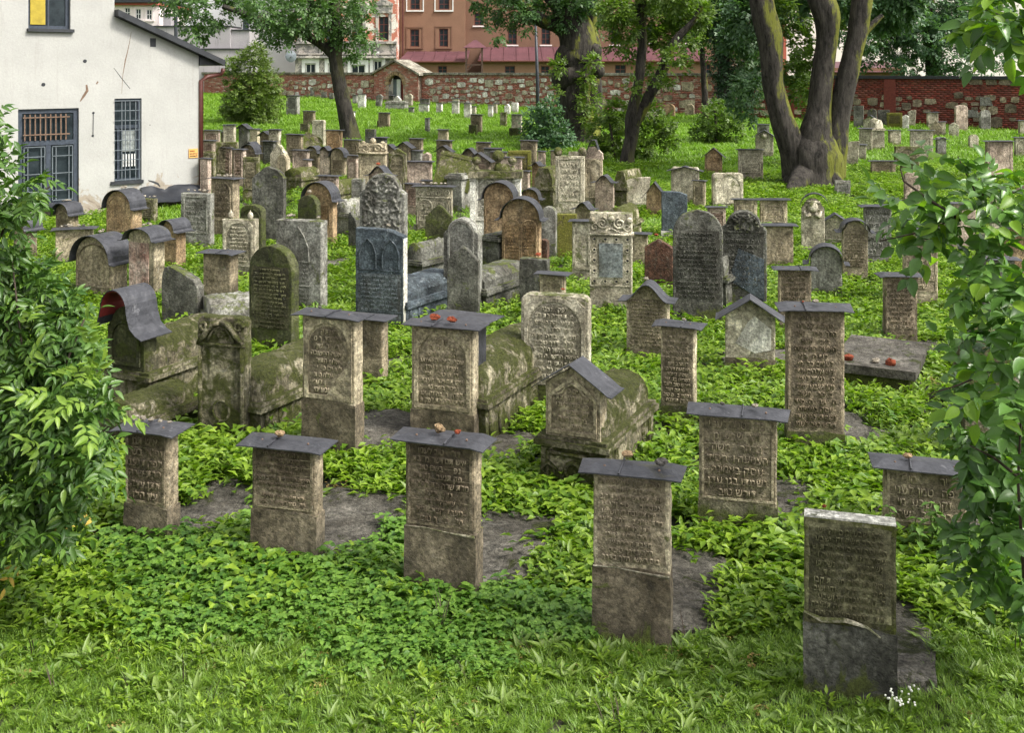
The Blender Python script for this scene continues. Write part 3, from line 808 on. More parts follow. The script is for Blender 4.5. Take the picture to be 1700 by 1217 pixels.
# ------------------------------------------------------------------ the headstones, front to back
# id, left, right, top, foot rows/columns surveyed from the photograph; shape, cover, stone, carving, label, options
S = [
(1,1335,1488,866,1150,'flat',0,'algae_light','text9','green stained flat slab with a broken band across it, lower right corner',dict(rot=-16,th=.10,bed=1.0,cem=.40)),
(2,1465,1605,778,905,'flat','plate','tan','text4','low stone under a tin cover behind the nettles at the right',dict(rot=-15,bed=.8,cem=.3)),
(3,985,1115,785,1062,'flat','plate','tan','text9','front stone with scattered letters and a mossy bent tin cover',dict(rot=-14,th=.12,bed=1.1,cem=.44)),
(4,673,800,733,985,'flat','plate','brown','text7','front stone whose tin cover carries an ochre and a red rock',dict(rot=-17,th=.13,bed=1.2,cem=.44)),
(5,418,537,740,930,'flat','plate','brown','text7','front stone whose tin cover carries one pale rock, second from the left bush',dict(rot=-15,th=.12,bed=1.1,cem=.45)),
(6,207,297,714,898,'flat','plate','brown','text5','small front stone beside the left bush with five pebbles on its tin cover',dict(rot=-17,th=.14,bed=1.0,cem=.35)),
(7,1160,1290,688,880,'flat','plate','tan','text6','tan stone with six carved lines and a dark mossy foot under a grey tin cover',dict(rot=-14,th=.13,bed=1.0,cem=.27)),
(8,1303,1402,514,745,'flat','plate','brown','text12','tall brown stone with worn text and a green foot under a wide tin cover',dict(rot=-8,th=.2,bed=.9,cem=.16)),
(9,502,603,524,752,'flat','plate','tan','archtext','tall arched stone broken by a diagonal line, behind the pale rock stone',dict(rot=-22,bed=1.1,cem=.40)),
(10,590,645,528,640,'flat','plate','brown','','dark plain stone half hidden behind the tall diagonally broken stone',dict(rot=-20,bed=0)),
(11,683,795,541,728,'flat','plate','tan','archtext','arched stone with two round red rocks on its tin cover',dict(rot=-17,bed=0,cem=.28)),
(12,865,982,490,672,'round',0,'pale','archtext','broad pale stone with rounded corners and text inside an arch',dict(rot=-16,bed=0,cem=.18)),
(14,1097,1157,541,697,'flat','plate','tan','text11','slim tall stone full of carved lines under a tin cover',dict(rot=-20,bed=0,cem=.16)),
(15,1204,1287,497,618,'gable','gable','pale','','pale blotched stone under a bent gable cover of thin tin',dict(rot=-12,bed=.8,cem=.22)),
(16,1040,1112,472,595,'ogee','ogee','tan','text10','tan stone under a softly curved tin cover beside the big dark arched slab',dict(rot=-16,bed=0,cem=.14)),
(17,979,1050,354,520,'flat',0,'pale','','pale ornate stone with carved scroll crown, blue grey plaque and ring of round holes',dict(rot=-8,th=.18)),
(18,1117,1200,349,540,'arch',0,'dark','text12','big dark arched slab with worn text, right of centre',dict(rot=-10,th=.12)),
(19,1195,1273,350,515,'shoulder',0,'dark','text9','dark grey slab with carved arched crown beside the big dark arched slab',dict(rot=-14,th=.2)),
(20,862,914,430,520,'flat',0,'dark','','rough grey block with a red rock on top behind the broad pale stone',dict(rot=-20)),
(21,895,940,455,545,'flat','plate','tan','arch','small arched stone with tin cover peeping over the broad pale stone',dict(rot=-14)),
(22,736,801,362,522,'shoulder',0,'grey','','grey round headed stone standing directly behind a darker curved one',dict(rot=-18,th=.16)),
(23,742,797,410,540,'ogee',0,'dark','','dark bell shaped slab in front of the grey round headed stone',dict(rot=-12,th=.09)),
(24,590,676,380,552,'slope',0,'slate','pointed','blue black slate slab with two pointed arches and a chipped pale top edge',dict(rot=-17,th=.13)),
(25,597,677,288,510,'shoulder',0,'grey','','tall grey stone covered in deep carved ornament behind the slate slab',dict(rot=-14,th=.14)),
(27,413,497,408,582,'arch',0,'algae','text12','dark green arched slab with a fine crack, left of centre',dict(rot=-22,th=.16)),
(28,458,544,366,520,'flat',0,'grey','onepointed','wide dark grey slab with a carved pointed arch and rubble on its top',dict(rot=-20,th=.18)),
(29,369,430,364,464,'flat',0,'pale','archtext','pale stone with arched text panel and two small pointed finials',dict(rot=-14,th=.14)),
(31,398,442,340,455,'low',0,'algae','arch','green mossy arched stone just behind the pale stone with finials',dict(rot=-20)),
(30,328,418,527,725,'round',0,'moss','','pale green stone with carved curtain crown at the head of a mossy chest tomb',dict(rot=-14,th=.12)),
(32,337,396,420,503,'flat','plate','brown','','brown blocky stone with overhanging tin cover behind the rough black stone',dict(rot=-18,th=.22)),
(33,268,340,443,545,'wedge',0,'dark','','rough black pitted stone with slanted top',dict(rot=-16,th=.16)),
(34,300,356,321,415,'flat',0,'grey','','dark grey rectangular block near the white house corner with stones on top',dict(rot=-12,th=.16)),
(35,351,398,296,396,'flat','plate','brown','','brown pillar like stone under a tin cover heaped with pebbles',dict(rot=-22,th=.22)),
(36,418,476,277,408,'broken',0,'dark','','tall dark slab with a broken rounded top',dict(rot=-16,th=.12)),
(37,505,560,303,408,'arch','barrel','orange','','orange brown stone under a low curved tin cover behind the wide grey slab',dict(rot=-20,th=.16)),
(38,494,533,324,430,'arch',0,'algae','','small dark arched stone with a pebble on its tip behind the wide grey slab',dict()),
(40,176,236,316,402,'arch','barrel','orange','arch','round headed stone under a barrel cover in front of the white house',dict(rot=-22,th=.26)),
(41,92,131,338,400,'arch','barrel','brown','','small round headed stone with pebbles on its barrel cover, nearest the large barred window',dict(rot=-22,th=.22)),
(42,92,156,380,440,'flat','plate','tan','','squat block under a flat tin cover strewn with pebbles, below the large barred window',dict(rot=14,th=.2)),
(43,125,212,392,500,'arch','barrel','brown','arch','large round headed stone under a yellow streaked barrel cover',dict(rot=-24,th=.30)),
(44,213,274,380,505,'low','barrel','tan','panel','stone with a rose coloured plaque under a barrel cover',dict(rot=-24,th=.22)),
(45,270,309,366,450,'arch','barrel','orange','','orange brown stone under a glossy barrel cover, right of the rose plaque stone',dict(rot=-26,th=.22)),
(46,234,262,330,375,'flat',0,'moss','','short mossy stone by the black tarp at the house wall',dict(rot=-18)),
(47,22,62,362,440,'arch','barrel','brown','','stone under a dark barrel cover at the left picture edge behind the bush',dict(rot=-26,th=.2)),
(50,1291,1347,447,555,'flat','plate','brown','text8','brown stone with flat tin cover just behind the wide covered tall stone',dict(rot=-6)),
(51,1345,1398,409,498,'arch','barrel','grey','','grey round headed stone under a curled tin cover, with red flecks',dict(rot=-14)),
(52,1397,1441,366,468,'shoulder','barrel','tan','text11','narrow tan stone with eaten text under a small curled cover',dict(rot=-10,bed=0)),
(53,1465,1523,458,568,'flat','plate','brown','text9','dark capped stone behind the flat ledger tomb',dict(rot=-6)),
(54,1498,1557,382,513,'flat','plate','tan','text6','tall two tone stone partly behind the right leaves, pale below and tan above',dict(rot=-8,th=.16)),
(55,1433,1480,342,447,'flat','plate','grey','text6','grey stone with a dark top under a cover touched by the right leaves',dict(rot=-6)),
(56,1330,1369,330,426,'shoulder',0,'pale','','pale stone with a carved head ornament inside an iron hoop',dict(rot=-14)),
(57,1362,1411,356,416,'gable','gable','pale','','pale gabled stone between the hooped stone and the narrow tan stone',dict(rot=-14)),
(58,1270,1317,374,452,'flat','plate','brown','','brown stone with a reddish patch beside the carved dark slab',dict(rot=-6)),
(59,1218,1257,331,385,'flat','plate','tan','','left one of two capped stones standing shoulder to shoulder behind the carved dark slab',dict(rot=-4)),
(60,1261,1307,331,385,'flat','plate','tan','','right one of two capped stones standing shoulder to shoulder behind the carved dark slab',dict(rot=-4)),
(61,1174,1205,344,400,'flat','small','pink','','small capped stone peeping between the two big dark slabs',dict(rot=-4)),
(62,1181,1234,287,352,'round',0,'pale','arch','pale uneven stone with arch relief, uncovered, on the slope below the pair of capped stones',dict(rot=8)),
(63,1114,1161,277,346,'round','gable','pale','arch','arched relief stone under an open gable of thin sheet',dict(rot=-14)),
(64,1170,1199,246,292,'ogee','gable','orange','frame','tan stone with a square sunk panel under a small gable, above the mossy slope',dict(rot=-14)),
(65,1225,1267,248,303,'flat','plate','pale','','reddish stained pale block with a flat black cover left of the big tree',dict(rot=-4)),
(66,1254,1284,216,262,'gable','gable','pale','arch','pale stone under a black gable left of the big tree, behind the reddish stained block',dict(rot=-14)),
(67,1257,1277,206,225,'flat','small','grey','','far small capped stone left of the big tree',dict()),
(68,1300,1312,240,281,'low',0,'white','','white slab edge half behind the left side of the big tree',dict()),
(69,1070,1118,397,482,'gable',0,'red','','dark red stone with chipped shoulders and a red pebble on top',dict(rot=-12)),
(70,1098,1141,318,400,'slope',0,'slate','','blue grey slab on a pale plinth behind the dark red stone',dict(rot=-6)),
(71,1073,1101,303,362,'steep','gable','orange','','rusty orange stone with a steep black roof',dict(rot=-14)),
(72,1040,1080,294,352,'leanl',0,'pale','','pale mossy stone with ragged rounded top on the green slope',dict(rot=-6)),
(73,988,1020,291,345,'ogee','ogee','pink','','brown stone under a curled pagoda shaped cover',dict(rot=-18)),
(74,922,971,259,350,'flat',0,'pale','','tall pale slab blotched with moss with egg shaped finials on top',dict(rot=-8,th=.2)),
(75,970,1001,263,330,'flat',0,'tan','arch','stone with arched lettering under a broken crest and dark sheet cover',dict(rot=-14)),
(76,925,958,356,432,'flat',0,'olive','','yellow green stone completely covered in algae',dict(rot=-8)),
(77,898,925,343,435,'arch',0,'grey','','grey round headed stone with a white rim beside the barrel covered double arch stone',dict(rot=-14)),
(78,950,984,367,470,'flat','plate','pale','arch','pale arched stone directly left of the ornate pale plaque stone',dict(rot=-12)),
(79,1045,1076,388,450,'flat','plate','tan','','capped stone right behind the ornate pale plaque stone',dict(rot=-12)),
(80,833,899,330,455,'arch','barrel','orange','twoarch','orange brown double arch stone under a wide barrel cover, the nearer of two',dict(rot=-12,th=.2)),
(81,803,857,303,425,'arch','barrel','orange','arch','orange brown stone under a barrel cover just behind the double arch stone',dict(rot=-14,th=.2)),
(82,866,896,314,372,'arch','barrel','orange','','small orange stone under a round helmet like cover behind the double arch stone',dict(rot=-14)),
(83,780,866,287,400,'flat',0,'white','','wide pale monument with side pilasters and finials behind the barrel covered stones',dict(rot=-4,th=.3)),
(84,690,752,309,392,'flat','plate','pale','','pale stone with scroll frieze and twin arches under a pebble strewn cover',dict(rot=-10)),
(85,706,752,341,412,'ogee',0,'algae','','brown bell shaped slab in front of the scroll frieze stone',dict(rot=-10,th=.09)),
(86,583,607,297,378,'round',0,'grey','arch','narrow grey arched stone left of the deeply carved stone',dict(rot=-14)),
(87,578,600,352,420,'wedge',0,'dark','','dark broken shard leaning beside the deeply carved stone',dict(rot=-30)),
(88,595,643,238,305,'flat',0,'tan','arch','yellowish stone with carved crown and arch, centre left rows',dict(rot=-8,th=.2)),
(89,645,676,246,322,'gable',0,'moss','','pale mossy pointed stone right of the crowned yellowish stone',dict(rot=-10)),
(90,612,652,276,345,'ogee','ogee','pink','','stone under a large curled cover with a red pebble, behind the deeply carved stone',dict(rot=-18)),
(91,674,718,268,312,'flat','plate','pink','arch','brown stone with relief arch under a long flat cover, behind the scroll frieze stone',dict(rot=-4)),
(92,338,366,216,240,'flat','plate','pink','','capped block in the far rows nearest the house corner',dict(rot=-8)),
(93,367,378,219,238,'flat','small','brown','','tiny capped stone between two capped blocks in the far rows by the house',dict()),
(94,370,392,207,243,'flat','plate','pale','','pale capped stone in the far rows below the round shrub',dict(rot=-8)),
(95,396,415,206,240,'gable','gable','dark','','black sooty gabled stone below the round shrub',dict(rot=-16)),
(96,415,432,214,244,'flat','plate','tan','','tan capped stone beside the black gabled one',dict()),
(97,431,451,218,252,'gable','gable','brown','','little brown gabled stone with green roof in the far rows',dict(rot=-16)),
(98,446,467,215,255,'flat','plate','pale','','pale capped stone behind the little green roofed stone',dict()),
(99,331,358,233,262,'flat','plate','pink','','pinkish capped stone touching the house corner',dict(rot=-6)),
(100,333,359,252,305,'round',0,'moss','arch','mossy arched pillar stone by the house corner',dict(rot=-6)),
(101,358,396,236,290,'flat',0,'moss','','wide flat green slab in the rows behind the pebble heaped pillar stone',dict(rot=-4)),
(102,387,409,248,296,'flat','small','pink','','pinkish weathered slab right of the wide green slab',dict()),
(103,402,430,240,280,'arch','barrel','pink','','pinkish round headed stone with a black curved hood',dict()),
(104,403,432,261,320,'flat',0,'moss','','pale stone with dark dripping moss left of the tall dark broken slab',dict(rot=-8)),
(105,436,458,234,262,'flat','plate','dark','','dark capped stone in front of the little green roofed stone',dict()),
(106,448,479,238,290,'steep',0,'pale','','pale sharply pointed house shaped stone',dict(rot=-20)),
(107,475,504,223,256,'flat','plate','brown','','brown capped stone left of the leaning green slab in the far rows',dict()),
(108,504,536,217,252,'wedge',0,'moss','','leaning green slab in the far rows left of the dark leaning trunk',dict(rot=10,lean=-14)),
(109,518,541,199,246,'round',0,'pale','','pale stone with moss top standing behind the leaning green slab',dict()),
(110,503,524,184,210,'flat','plate','brown','','brown capped stone on the grass left of the dark leaning trunk',dict()),
(111,498,515,205,222,'flat',0,'moss','','low green block at the foot of the brown capped stone on the grass',dict()),
(112,541,569,216,252,'flat','plate','orange','','tan capped stone at the foot of the dark leaning trunk, left side',dict(rot=-6)),
(113,485,514,249,290,'round','plate','pink','arch','carved stone with large arch relief in the rows under the dark leaning trunk',dict(rot=-14)),
(114,503,518,265,300,'flat','small','pink','','slender pillar stone with a keyhole shaped mark',dict()),
(115,511,532,243,275,'arch','barrel','brown','','stone under a black shiny hood right of the arch relief stone',dict(rot=-20)),
(116,531,551,243,280,'ogee','ogee','pink','','pinkish stone under a pointed mossy roof left of the wide hooded stone',dict(rot=-14)),
(117,549,576,246,282,'arch','barrel','brown','','wide round headed stone under a grey hood in the rows below the trunk',dict(rot=-16)),
(118,576,597,258,296,'flat','plate','pink','','reddish capped stone left of the crowned yellowish stone',dict()),
(119,570,600,232,262,'flat','plate','brown','','capped stone right below the dark leaning trunk',dict()),
(120,606,625,214,236,'flat',0,'dark','','dark uneven stone on the grass right of the leaning trunk',dict()),
(121,614,643,228,262,'flat','plate','dark','','dark capped stone behind the crowned yellowish stone',dict()),
(122,639,657,240,270,'gable','gable','pink','','small gabled stone right of the crowned yellowish stone',dict()),
(123,661,684,236,275,'gable','gable','brown','','brown stone with grey pitched cover at the edge of the grass',dict(rot=-18)),
(124,679,703,230,258,'flat','plate','brown','','brown capped stone at the edge of the grass right of the pitched cover',dict()),
(125,683,702,250,275,'flat','plate','grey','','grey capped stone in front of the brown capped stone at the grass edge',dict()),
(126,701,717,253,285,'gable',0,'pink','','small pointed reddish stone between capped ones in the far centre',dict()),
(127,724,751,233,268,'flat','plate','brown','','brown capped stone behind a green roofed gable in the far centre',dict()),
(128,727,745,215,236,'flat','plate','tan','','tan capped stone alone on the grass behind the green roofed gable',dict()),
(129,726,750,242,280,'gable','gable','brown','','house shaped stone with round window mark and green roof',dict(rot=-14)),
(130,738,762,263,300,'gable','gable','red','','stone under a sharp black roof beside the round wreath',dict(rot=-16)),
(131,760,791,267,312,'arch',0,'pale','','pale round wreath shaped crest of a stone',dict(rot=-6)),
(132,765,795,246,285,'ogee','ogee','brown','','stone under a green tinged curled roof behind the round wreath',dict(rot=-16)),
(133,777,815,254,292,'gable','gable','pink','','wide gabled stone with black roof right of the round wreath',dict(rot=-16)),
(134,790,815,236,262,'flat','plate','brown','','brown capped stone on the grass edge behind the wide black gable',dict()),
(135,803,834,246,274,'flat','plate','grey','','long flat capped stone, rear one of an overlapping pair',dict()),
(136,814,842,252,284,'flat','plate','brown','','long flat capped stone, front one of an overlapping pair',dict()),
(137,830,867,261,306,'flat','plate','pink','arch','wide capped stone with worn relief above the barrel covered stones',dict(rot=-6)),
(138,843,882,250,298,'flat',0,'olive','','tall olive green slab behind the wide capped relief stone',dict(rot=-6)),
(139,864,892,233,266,'flat','plate','brown','','brown capped stone against the leaves of the burled tree',dict()),
(140,893,906,251,274,'flat','small','pink','','small capped stone right of the brown one by the burled tree leaves',dict()),
(141,914,930,250,275,'flat','small','brown','','dark capped stone behind the tall pale slab with egg finials',dict()),
(142,883,901,269,302,'ogee','ogee','orange','','tan stone with lettering under a black curled hood left of the tall pale slab',dict()),
(143,867,880,284,312,'flat','small','pink','','little capped stone below the olive green slab',dict()),
(144,901,922,280,316,'low','small','pink','text4','lilac tinted text stone left of the tall pale slab',dict()),
# far field on the grass
(150,475,498,158,193,'flat','plate','grey','','large grey capped stone right of the round shrub',dict(th=.28)),
(151,578,590,185,210,'flat','small','white','','white capped stone half behind the dark leaning trunk',dict()),
(152,594,608,156,182,'flat','small','white','','white capped slab near the wall right of the leaning trunk',dict()),
(153,585,594,157,175,'flat','small','grey','','narrow grey stone beside the white slab near the wall',dict()),
(154,628,648,187,214,'flat','plate','brown','','brown capped stone alone on the grass with a block at its foot',dict()),
(155,626,640,200,213,'flat',0,'red','','low reddish block at the foot of the lone brown capped stone',dict()),
(156,695,713,172,188,'flat','plate','white','','wide white capped stone right of the gatehouse',dict()),
(157,697,714,164,178,'flat','small','grey','','grey capped stone behind the wide white one by the gatehouse',dict()),
(158,724,735,171,190,'flat','small','white','','white capped stone alone between two wider ones on the grass',dict()),
(159,750,763,168,192,'flat','small','white','','white capped stone in front of a twin near the wall',dict()),
(160,751,763,163,180,'flat','small','pale','','far twin behind the white capped stone near the wall',dict()),
(161,770,783,171,198,'flat','small','white','','tall white capped stone left of the dark capped pair',dict()),
(162,782,791,176,192,'flat','small','pale','','short pale stone at the right side of the tall white capped one',dict()),
(163,705,714,196,221,'flat','small','grey','','thin post like capped stone alone on the lawn',dict()),
(164,781,801,190,222,'flat','plate','brown','','brown capped stone with a dark block in front on the lawn',dict()),
(165,778,793,207,226,'flat',0,'algae','','dark green block in front of the brown capped stone on the lawn',dict()),
(166,810,819,174,197,'flat','small','white','','narrow white capped stone near the wall, front one of two',dict()),
(167,818,826,171,192,'flat','small','pale','','narrow pale capped stone near the wall, rear one of two',dict()),
(168,849,861,170,189,'round',0,'white','','white rounded stone near the wall left of the thin pole',dict()),
(169,837,848,172,192,'ogee',0,'white','','white curved stone between narrow stones near the wall',dict()),
(170,830,842,186,213,'flat',0,'moss','','green sided narrow stone on the lawn',dict()),
(171,849,867,190,224,'flat','plate','pale','','pale capped stone with dark foot left of the burled tree leaves',dict()),
(172,845,864,212,228,'flat',0,'algae','','low black green block before the pale capped stone with dark foot',dict()),
(173,678,688,178,190,'flat','small','grey','','tiny capped stone on the grass below the gatehouse',dict()),
(174,671,686,155,179,'broken',0,'pale','','pale rounded stone at the right side of the gate opening',dict()),
(175,653,667,159,180,'ogee',0,'white','','white stone in front of the gate opening',dict()),
(176,645,655,158,180,'flat','small','dark','','dark capped stone left of the gate opening',dict()),
(177,622,634,156,180,'broken',0,'grey','','dark leaning stone left of the gatehouse',dict(tilt=8)),
(178,505,513,147,162,'arch',0,'moss','','small arched green stone at the foot of the wall left of the trunk',dict()),
(179,515,524,145,163,'flat',0,'grey','','grey slab at the foot of the wall left of the trunk',dict()),
(180,533,543,152,166,'flat',0,'dark','','dark stub stone left of the leaning trunk by the wall, left one',dict()),
(181,546,555,154,168,'flat',0,'dark','','dark stub stone left of the leaning trunk by the wall, right one',dict()),
(190,1103,1121,172,196,'arch',0,'orange','','rusty arched stone near the wall right of the forked tree',dict()),
(191,1137,1153,172,194,'arch',0,'tan','','tan arched stone against the wall right of the forked tree',dict()),
(192,1073,1093,184,207,'round',0,'pale','','pale square stone just right of the forked tree',dict()),
(193,1112,1125,203,216,'flat','small','grey','','tiny capped stone below the rusty arched one',dict()),
(194,1188,1207,176,206,'flat',0,'moss','','pale green slab inside the shrub under the ivy trunk',dict()),
(195,1417,1434,175,214,'flat',0,'dark','','tall black slab against the wall right of the big tree',dict()),
(196,1440,1456,180,212,'arch',0,'dark','','black arched slab against the wall right of the big tree',dict()),
(197,1457,1477,182,212,'flat',0,'dark','','black wide slab against the wall behind the pale gabled stone',dict()),
(198,1433,1458,192,224,'gable','gable','pale','','pale gabled stone in front of the black slabs',dict(rot=-24)),
(199,1426,1448,213,254,'flat','plate','pale','','pale capped stone right of the big tree in the far field',dict()),
(200,1472,1498,187,214,'flat',0,'olive','','square bright moss covered slab in the far field',dict()),
(201,1474,1496,216,242,'flat','plate','pale','','pale capped stone in front of the square mossy slab',dict(rot=4)),
(202,1498,1509,190,216,'gable',0,'white','','bright white stone right of the square mossy slab',dict()),
(203,1508,1521,182,212,'leanl',0,'pale','','pale crooked stone beside the bright white one',dict()),
(204,1510,1549,216,266,'flat','plate','pale','','widest pale capped stone in the right far field',dict(rot=-10)),
(205,1538,1558,186,214,'flat','plate','pale','','pale capped stone under the trunk of the tree by the wall',dict(rot=0)),
(206,1543,1564,199,228,'steep',0,'brown','','brown pyramid topped stone behind the widest pale capped stone',dict()),
(207,1558,1570,202,228,'flat','small','pale','','pale narrow capped stone right of the pyramid topped one',dict()),
(208,1575,1592,203,229,'gable',0,'pale','','pale house shaped stone in the right far field, second from the widest',dict()),
(209,1584,1607,174,218,'low',0,'pink','','tall pinkish round headed slab against the right wall',dict(rot=4)),
(210,1625,1645,182,218,'arch',0,'grey','','tall greyish round headed slab against the right wall',dict(rot=4)),
(211,1553,1571,228,262,'round','ogee','grey','','grey stone with a little black hoop cover in the right far field',dict(rot=0)),
(212,1607,1625,223,248,'arch',0,'pale','','small round topped stone on open grass at the right',dict(rot=0)),
(213,1445,1487,267,294,'flat','plate','brown','','squat brown stone under a wide tin cover right of the big tree',dict(rot=-6)),
(214,1484,1527,243,282,'flat',0,'moss','','wide mossy slab behind the squat brown stone',dict(rot=-4)),
(215,1494,1526,261,292,'arch',0,'algae','','dark arched slab before the wide mossy slab',dict(rot=-4)),
(216,1404,1427,234,280,'leanl',0,'pale','','pale crumbling stone touching the right side of the big tree',dict()),
(217,1425,1438,240,268,'flat','small','pale','','small capped stone right of the pale crumbling one',dict()),
(218,1635,1682,234,305,'flat','plate','pink','frame','carved pinkish monument behind the right leaves',dict(rot=0)),
(219,1683,1712,228,262,'flat','plate','pale','','pale capped stone at the right picture edge in the far field',dict(rot=0)),
(220,1690,1706,200,226,'flat','plate','pale','','farther pale capped stone at the right picture edge',dict(rot=0)),
(221,1672,1690,185,215,'flat',0,'dark','','dark slab against the right wall near the picture edge',dict(rot=0)),
(222,1500,1528,286,345,'low',0,'pink','','pink round headed stone glimpsed through the right leaves, left one',dict(rot=-6)),
(223,1577,1620,338,425,'flat','plate','pink','','striped pink stone behind the right branch',dict(rot=-6)),
(224,1643,1672,330,400,'flat',0,'pale','','tall pale post like stone behind the right branch',dict(rot=-6)),
(225,1656,1710,372,470,'gable','gable','orange','','orange stone with dark gable cover at the right edge behind leaves',dict(rot=-6)),
(226,1627,1685,430,530,'flat','plate','grey','','grey capped stone behind the dense right leaves',dict(rot=-6)),
(227,1620,1645,388,450,'shoulder',0,'dark','','small dark ornate stone behind the right branch',dict(rot=-6)),
(228,1583,1695,552,765,'shoulder',0,'moss','','large dark mossy shouldered monument inside the right shrub',dict(rot=-6,th=.3)),
(229,1540,1572,355,400,'flat','plate','tan','','tan capped stone seen through the thin right twigs',dict(rot=-6)),
(231,437,462,306,372,'low',0,'moss','','pale mossy stump right of the tall dark broken slab',dict()),
(232,448,474,288,345,'gable',0,'pink','','pinkish stone with a concave gabled top behind the pale mossy stump',dict()),
(233,528,563,292,350,'flat','plate','pink','','capped stone with reliefs just behind the orange covered stone',dict()),
(236,332,351,263,322,'flat','small','pink','','narrow reddish stone squeezed against the house corner',dict()),
(237,366,389,245,290,'flat','plate','pink','','small reddish capped stone above the pebble heaped pillar stone',dict()),
(238,672,700,305,360,'flat','plate','pink','','capped stone peeping out left of the scroll frieze stone',dict()),
(239,955,986,336,385,'ogee','ogee','brown','','brown stone with a round mark under a curled cover, behind the pale plaque stone',dict()),
(240,893,912,398,452,'low',0,'red','','low reddish brown slab at the right foot of the double arch stone',dict()),
(241,410,428,236,262,'gable','gable','tan','','little gabled stone behind the pinkish hooded one in the far rows',dict()),
(242,460,482,256,300,'arch',0,'tan','arch','carved arched stone left behind the sharply pointed pale stone',dict()),
(243,700,726,300,330,'flat','plate','pink','','low capped stone above the scroll frieze stone with pebbles',dict()),
(244,838,862,296,345,'flat','small','tan','','small tan stone between the wide monument and the olive green slab',dict()),
(245,1150,1172,300,352,'flat','small','tan','','thin capped stone right of the open gabled relief stone',dict()),
(230,1385,1412,300,330,'flat',0,'grey','','low grey stone in the leafy patch below the big tree',dict(rot=-6)),
]
for row in S:
    opts = row[-1]; row = list(row)
    if 235 <= row[4] <= 350 and row[1] < 1010 and row[3] > 200: row[4] += 17     # feet hidden behind the next row
    if row[4] > 700: row[4] += 14
    elif row[4] > 560: row[4] += 6
    headstone(*row[:-1], **opts)

# ---- extra carved parts of single stones
def part(idx, fn, name, mat, smooth=False):
    p, r, W, H, th, root = REG[idx]; mb = MB(); fn(mb, W, H, th); return mb.build(name, M[mat] if isinstance(mat, str) else mat, root, smooth)
# 1: pale broken ridge and pale top edge
def f(mb, W, H, th):
    pts = [(-W*.5, -.012, H*.47), (-W*.3, -.016, H*.44), (-W*.05, -.016, H*.455), (W*.18, -.015, H*.43), (W*.33, -.01, H*.38)]
    mb.tube(pts, [.006, .014, .012, .01, .005], 6, jit=.35, seed=2)
part(1, f, 'broken_ridge', 'pale')
part(1, lambda mb, W, H, th: mb.box(-W/2, W/2, .004, th-.004, H-.002, H+.008), 'top_edge', 'white')
for i_ in (3, 4): part(i_, lambda mb, W, H, th: mb.tube([(-W/2, -.008, H*.45), (-W*.2, -.009, H*.455), (W*.1, -.008, H*.44), (W/2, -.008, H*.43)], [.006, .003, .003, .009], 5, jit=.5, seed=i_), 'broken_ridge', 'pale')
# 17: scroll crown, plaque, round holes
def f(mb, W, H, th):
    z0 = H*.80
    mb.box(-W*.54, W*.54, -.03, th+.01, z0-.03, z0)
    for s in (-1, 1):
        spiral(mb, s*W*.20, z0+H*.10, W*.15, 0, 1.7, .02, s, PI/2)
        spiral(mb, s*W*.38, z0+H*.06, W*.10, 0, 1.4, .017, -s, 0)
        ball(mb, (s*W*.44, -.01, z0+H*.13), .045); mb.tube([(s*W*.08, -.01, z0+.02), (s*W*.45, -.01, z0+.005)], [.014, .012], 6)
        mb.tube([(0, -.01, z0+H*.05), (s*W*.22, -.012, z0+.01)], [.014, .01], 6)
    ball(mb, (0, -.01, z0+H*.15), .05)
part(17, f, 'scroll_crown', 'pale', True)
def f(mb, W, H, th): mb.box(-W*.28, W*.28, -.012, .002, H*.36, H*.70)
part(17, f, 'plaque', 'plaque')
def f(mb, W, H, th):
    for i in range(4):
        for j in range(5):
            if 0 < i < 3 and 0 < j < 4: continue
            x = -W*.39+W*.26*i; z = H*.32+H*.105*j
            a = [(x+.028*math.cos(2*PI*k/10), z+.028*math.sin(2*PI*k/10)) for k in range(10)]
            b = [(x+.018*math.cos(2*PI*k/10), z+.018*math.sin(2*PI*k/10)) for k in range(10)]
            ring(mb, a, b, -.016, .001)
part(17, f, 'round_mouldings', 'pale')
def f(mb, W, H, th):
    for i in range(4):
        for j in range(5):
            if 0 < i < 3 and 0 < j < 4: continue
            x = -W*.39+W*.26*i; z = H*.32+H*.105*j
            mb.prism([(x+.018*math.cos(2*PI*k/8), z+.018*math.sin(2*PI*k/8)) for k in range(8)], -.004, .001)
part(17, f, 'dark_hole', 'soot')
part(17, lambda mb, W, H, th: frame_rect(mb, -W*.49, W*.49, H*.27, H*.77, 0, .015, .01), 'carved_frame', 'pale')
# 25, 19, 131, 17: deep carved relief
p, r, W, H, th, root = REG[25]
relief_grid(root, M['grey'], -W*.46, W*.46, H*.30, H*.985, 0, .055, 9.5, 4.2, lambda x, z: (abs(x) < W*.46 and z < H*.80) or (x*x+(z-(H-W*.39))**2 < (W*.37)**2))
p, r, W, H, th, root = REG[19]
relief_grid(root, M['dark'], -W*.4, W*.4, H*.80, H*.98, 0, .05, 13, 1.2, lambda x, z: x*x+(z-(H-W*.39))**2 < (W*.36)**2)
part(19, lambda mb, W, H, th: mb.box(-W*.46, W*.46, -.02, .001, H*.785, H*.80), 'moulding', 'dark')
p, r, W, H, th, root = REG[131]
relief_grid(root, M['pale'], -W*.4, W*.4, H*.35, H*.95, 0, .06, 14, 6.2, lambda x, z: x*x+(z-H*.62)**2 < (W*.42)**2)
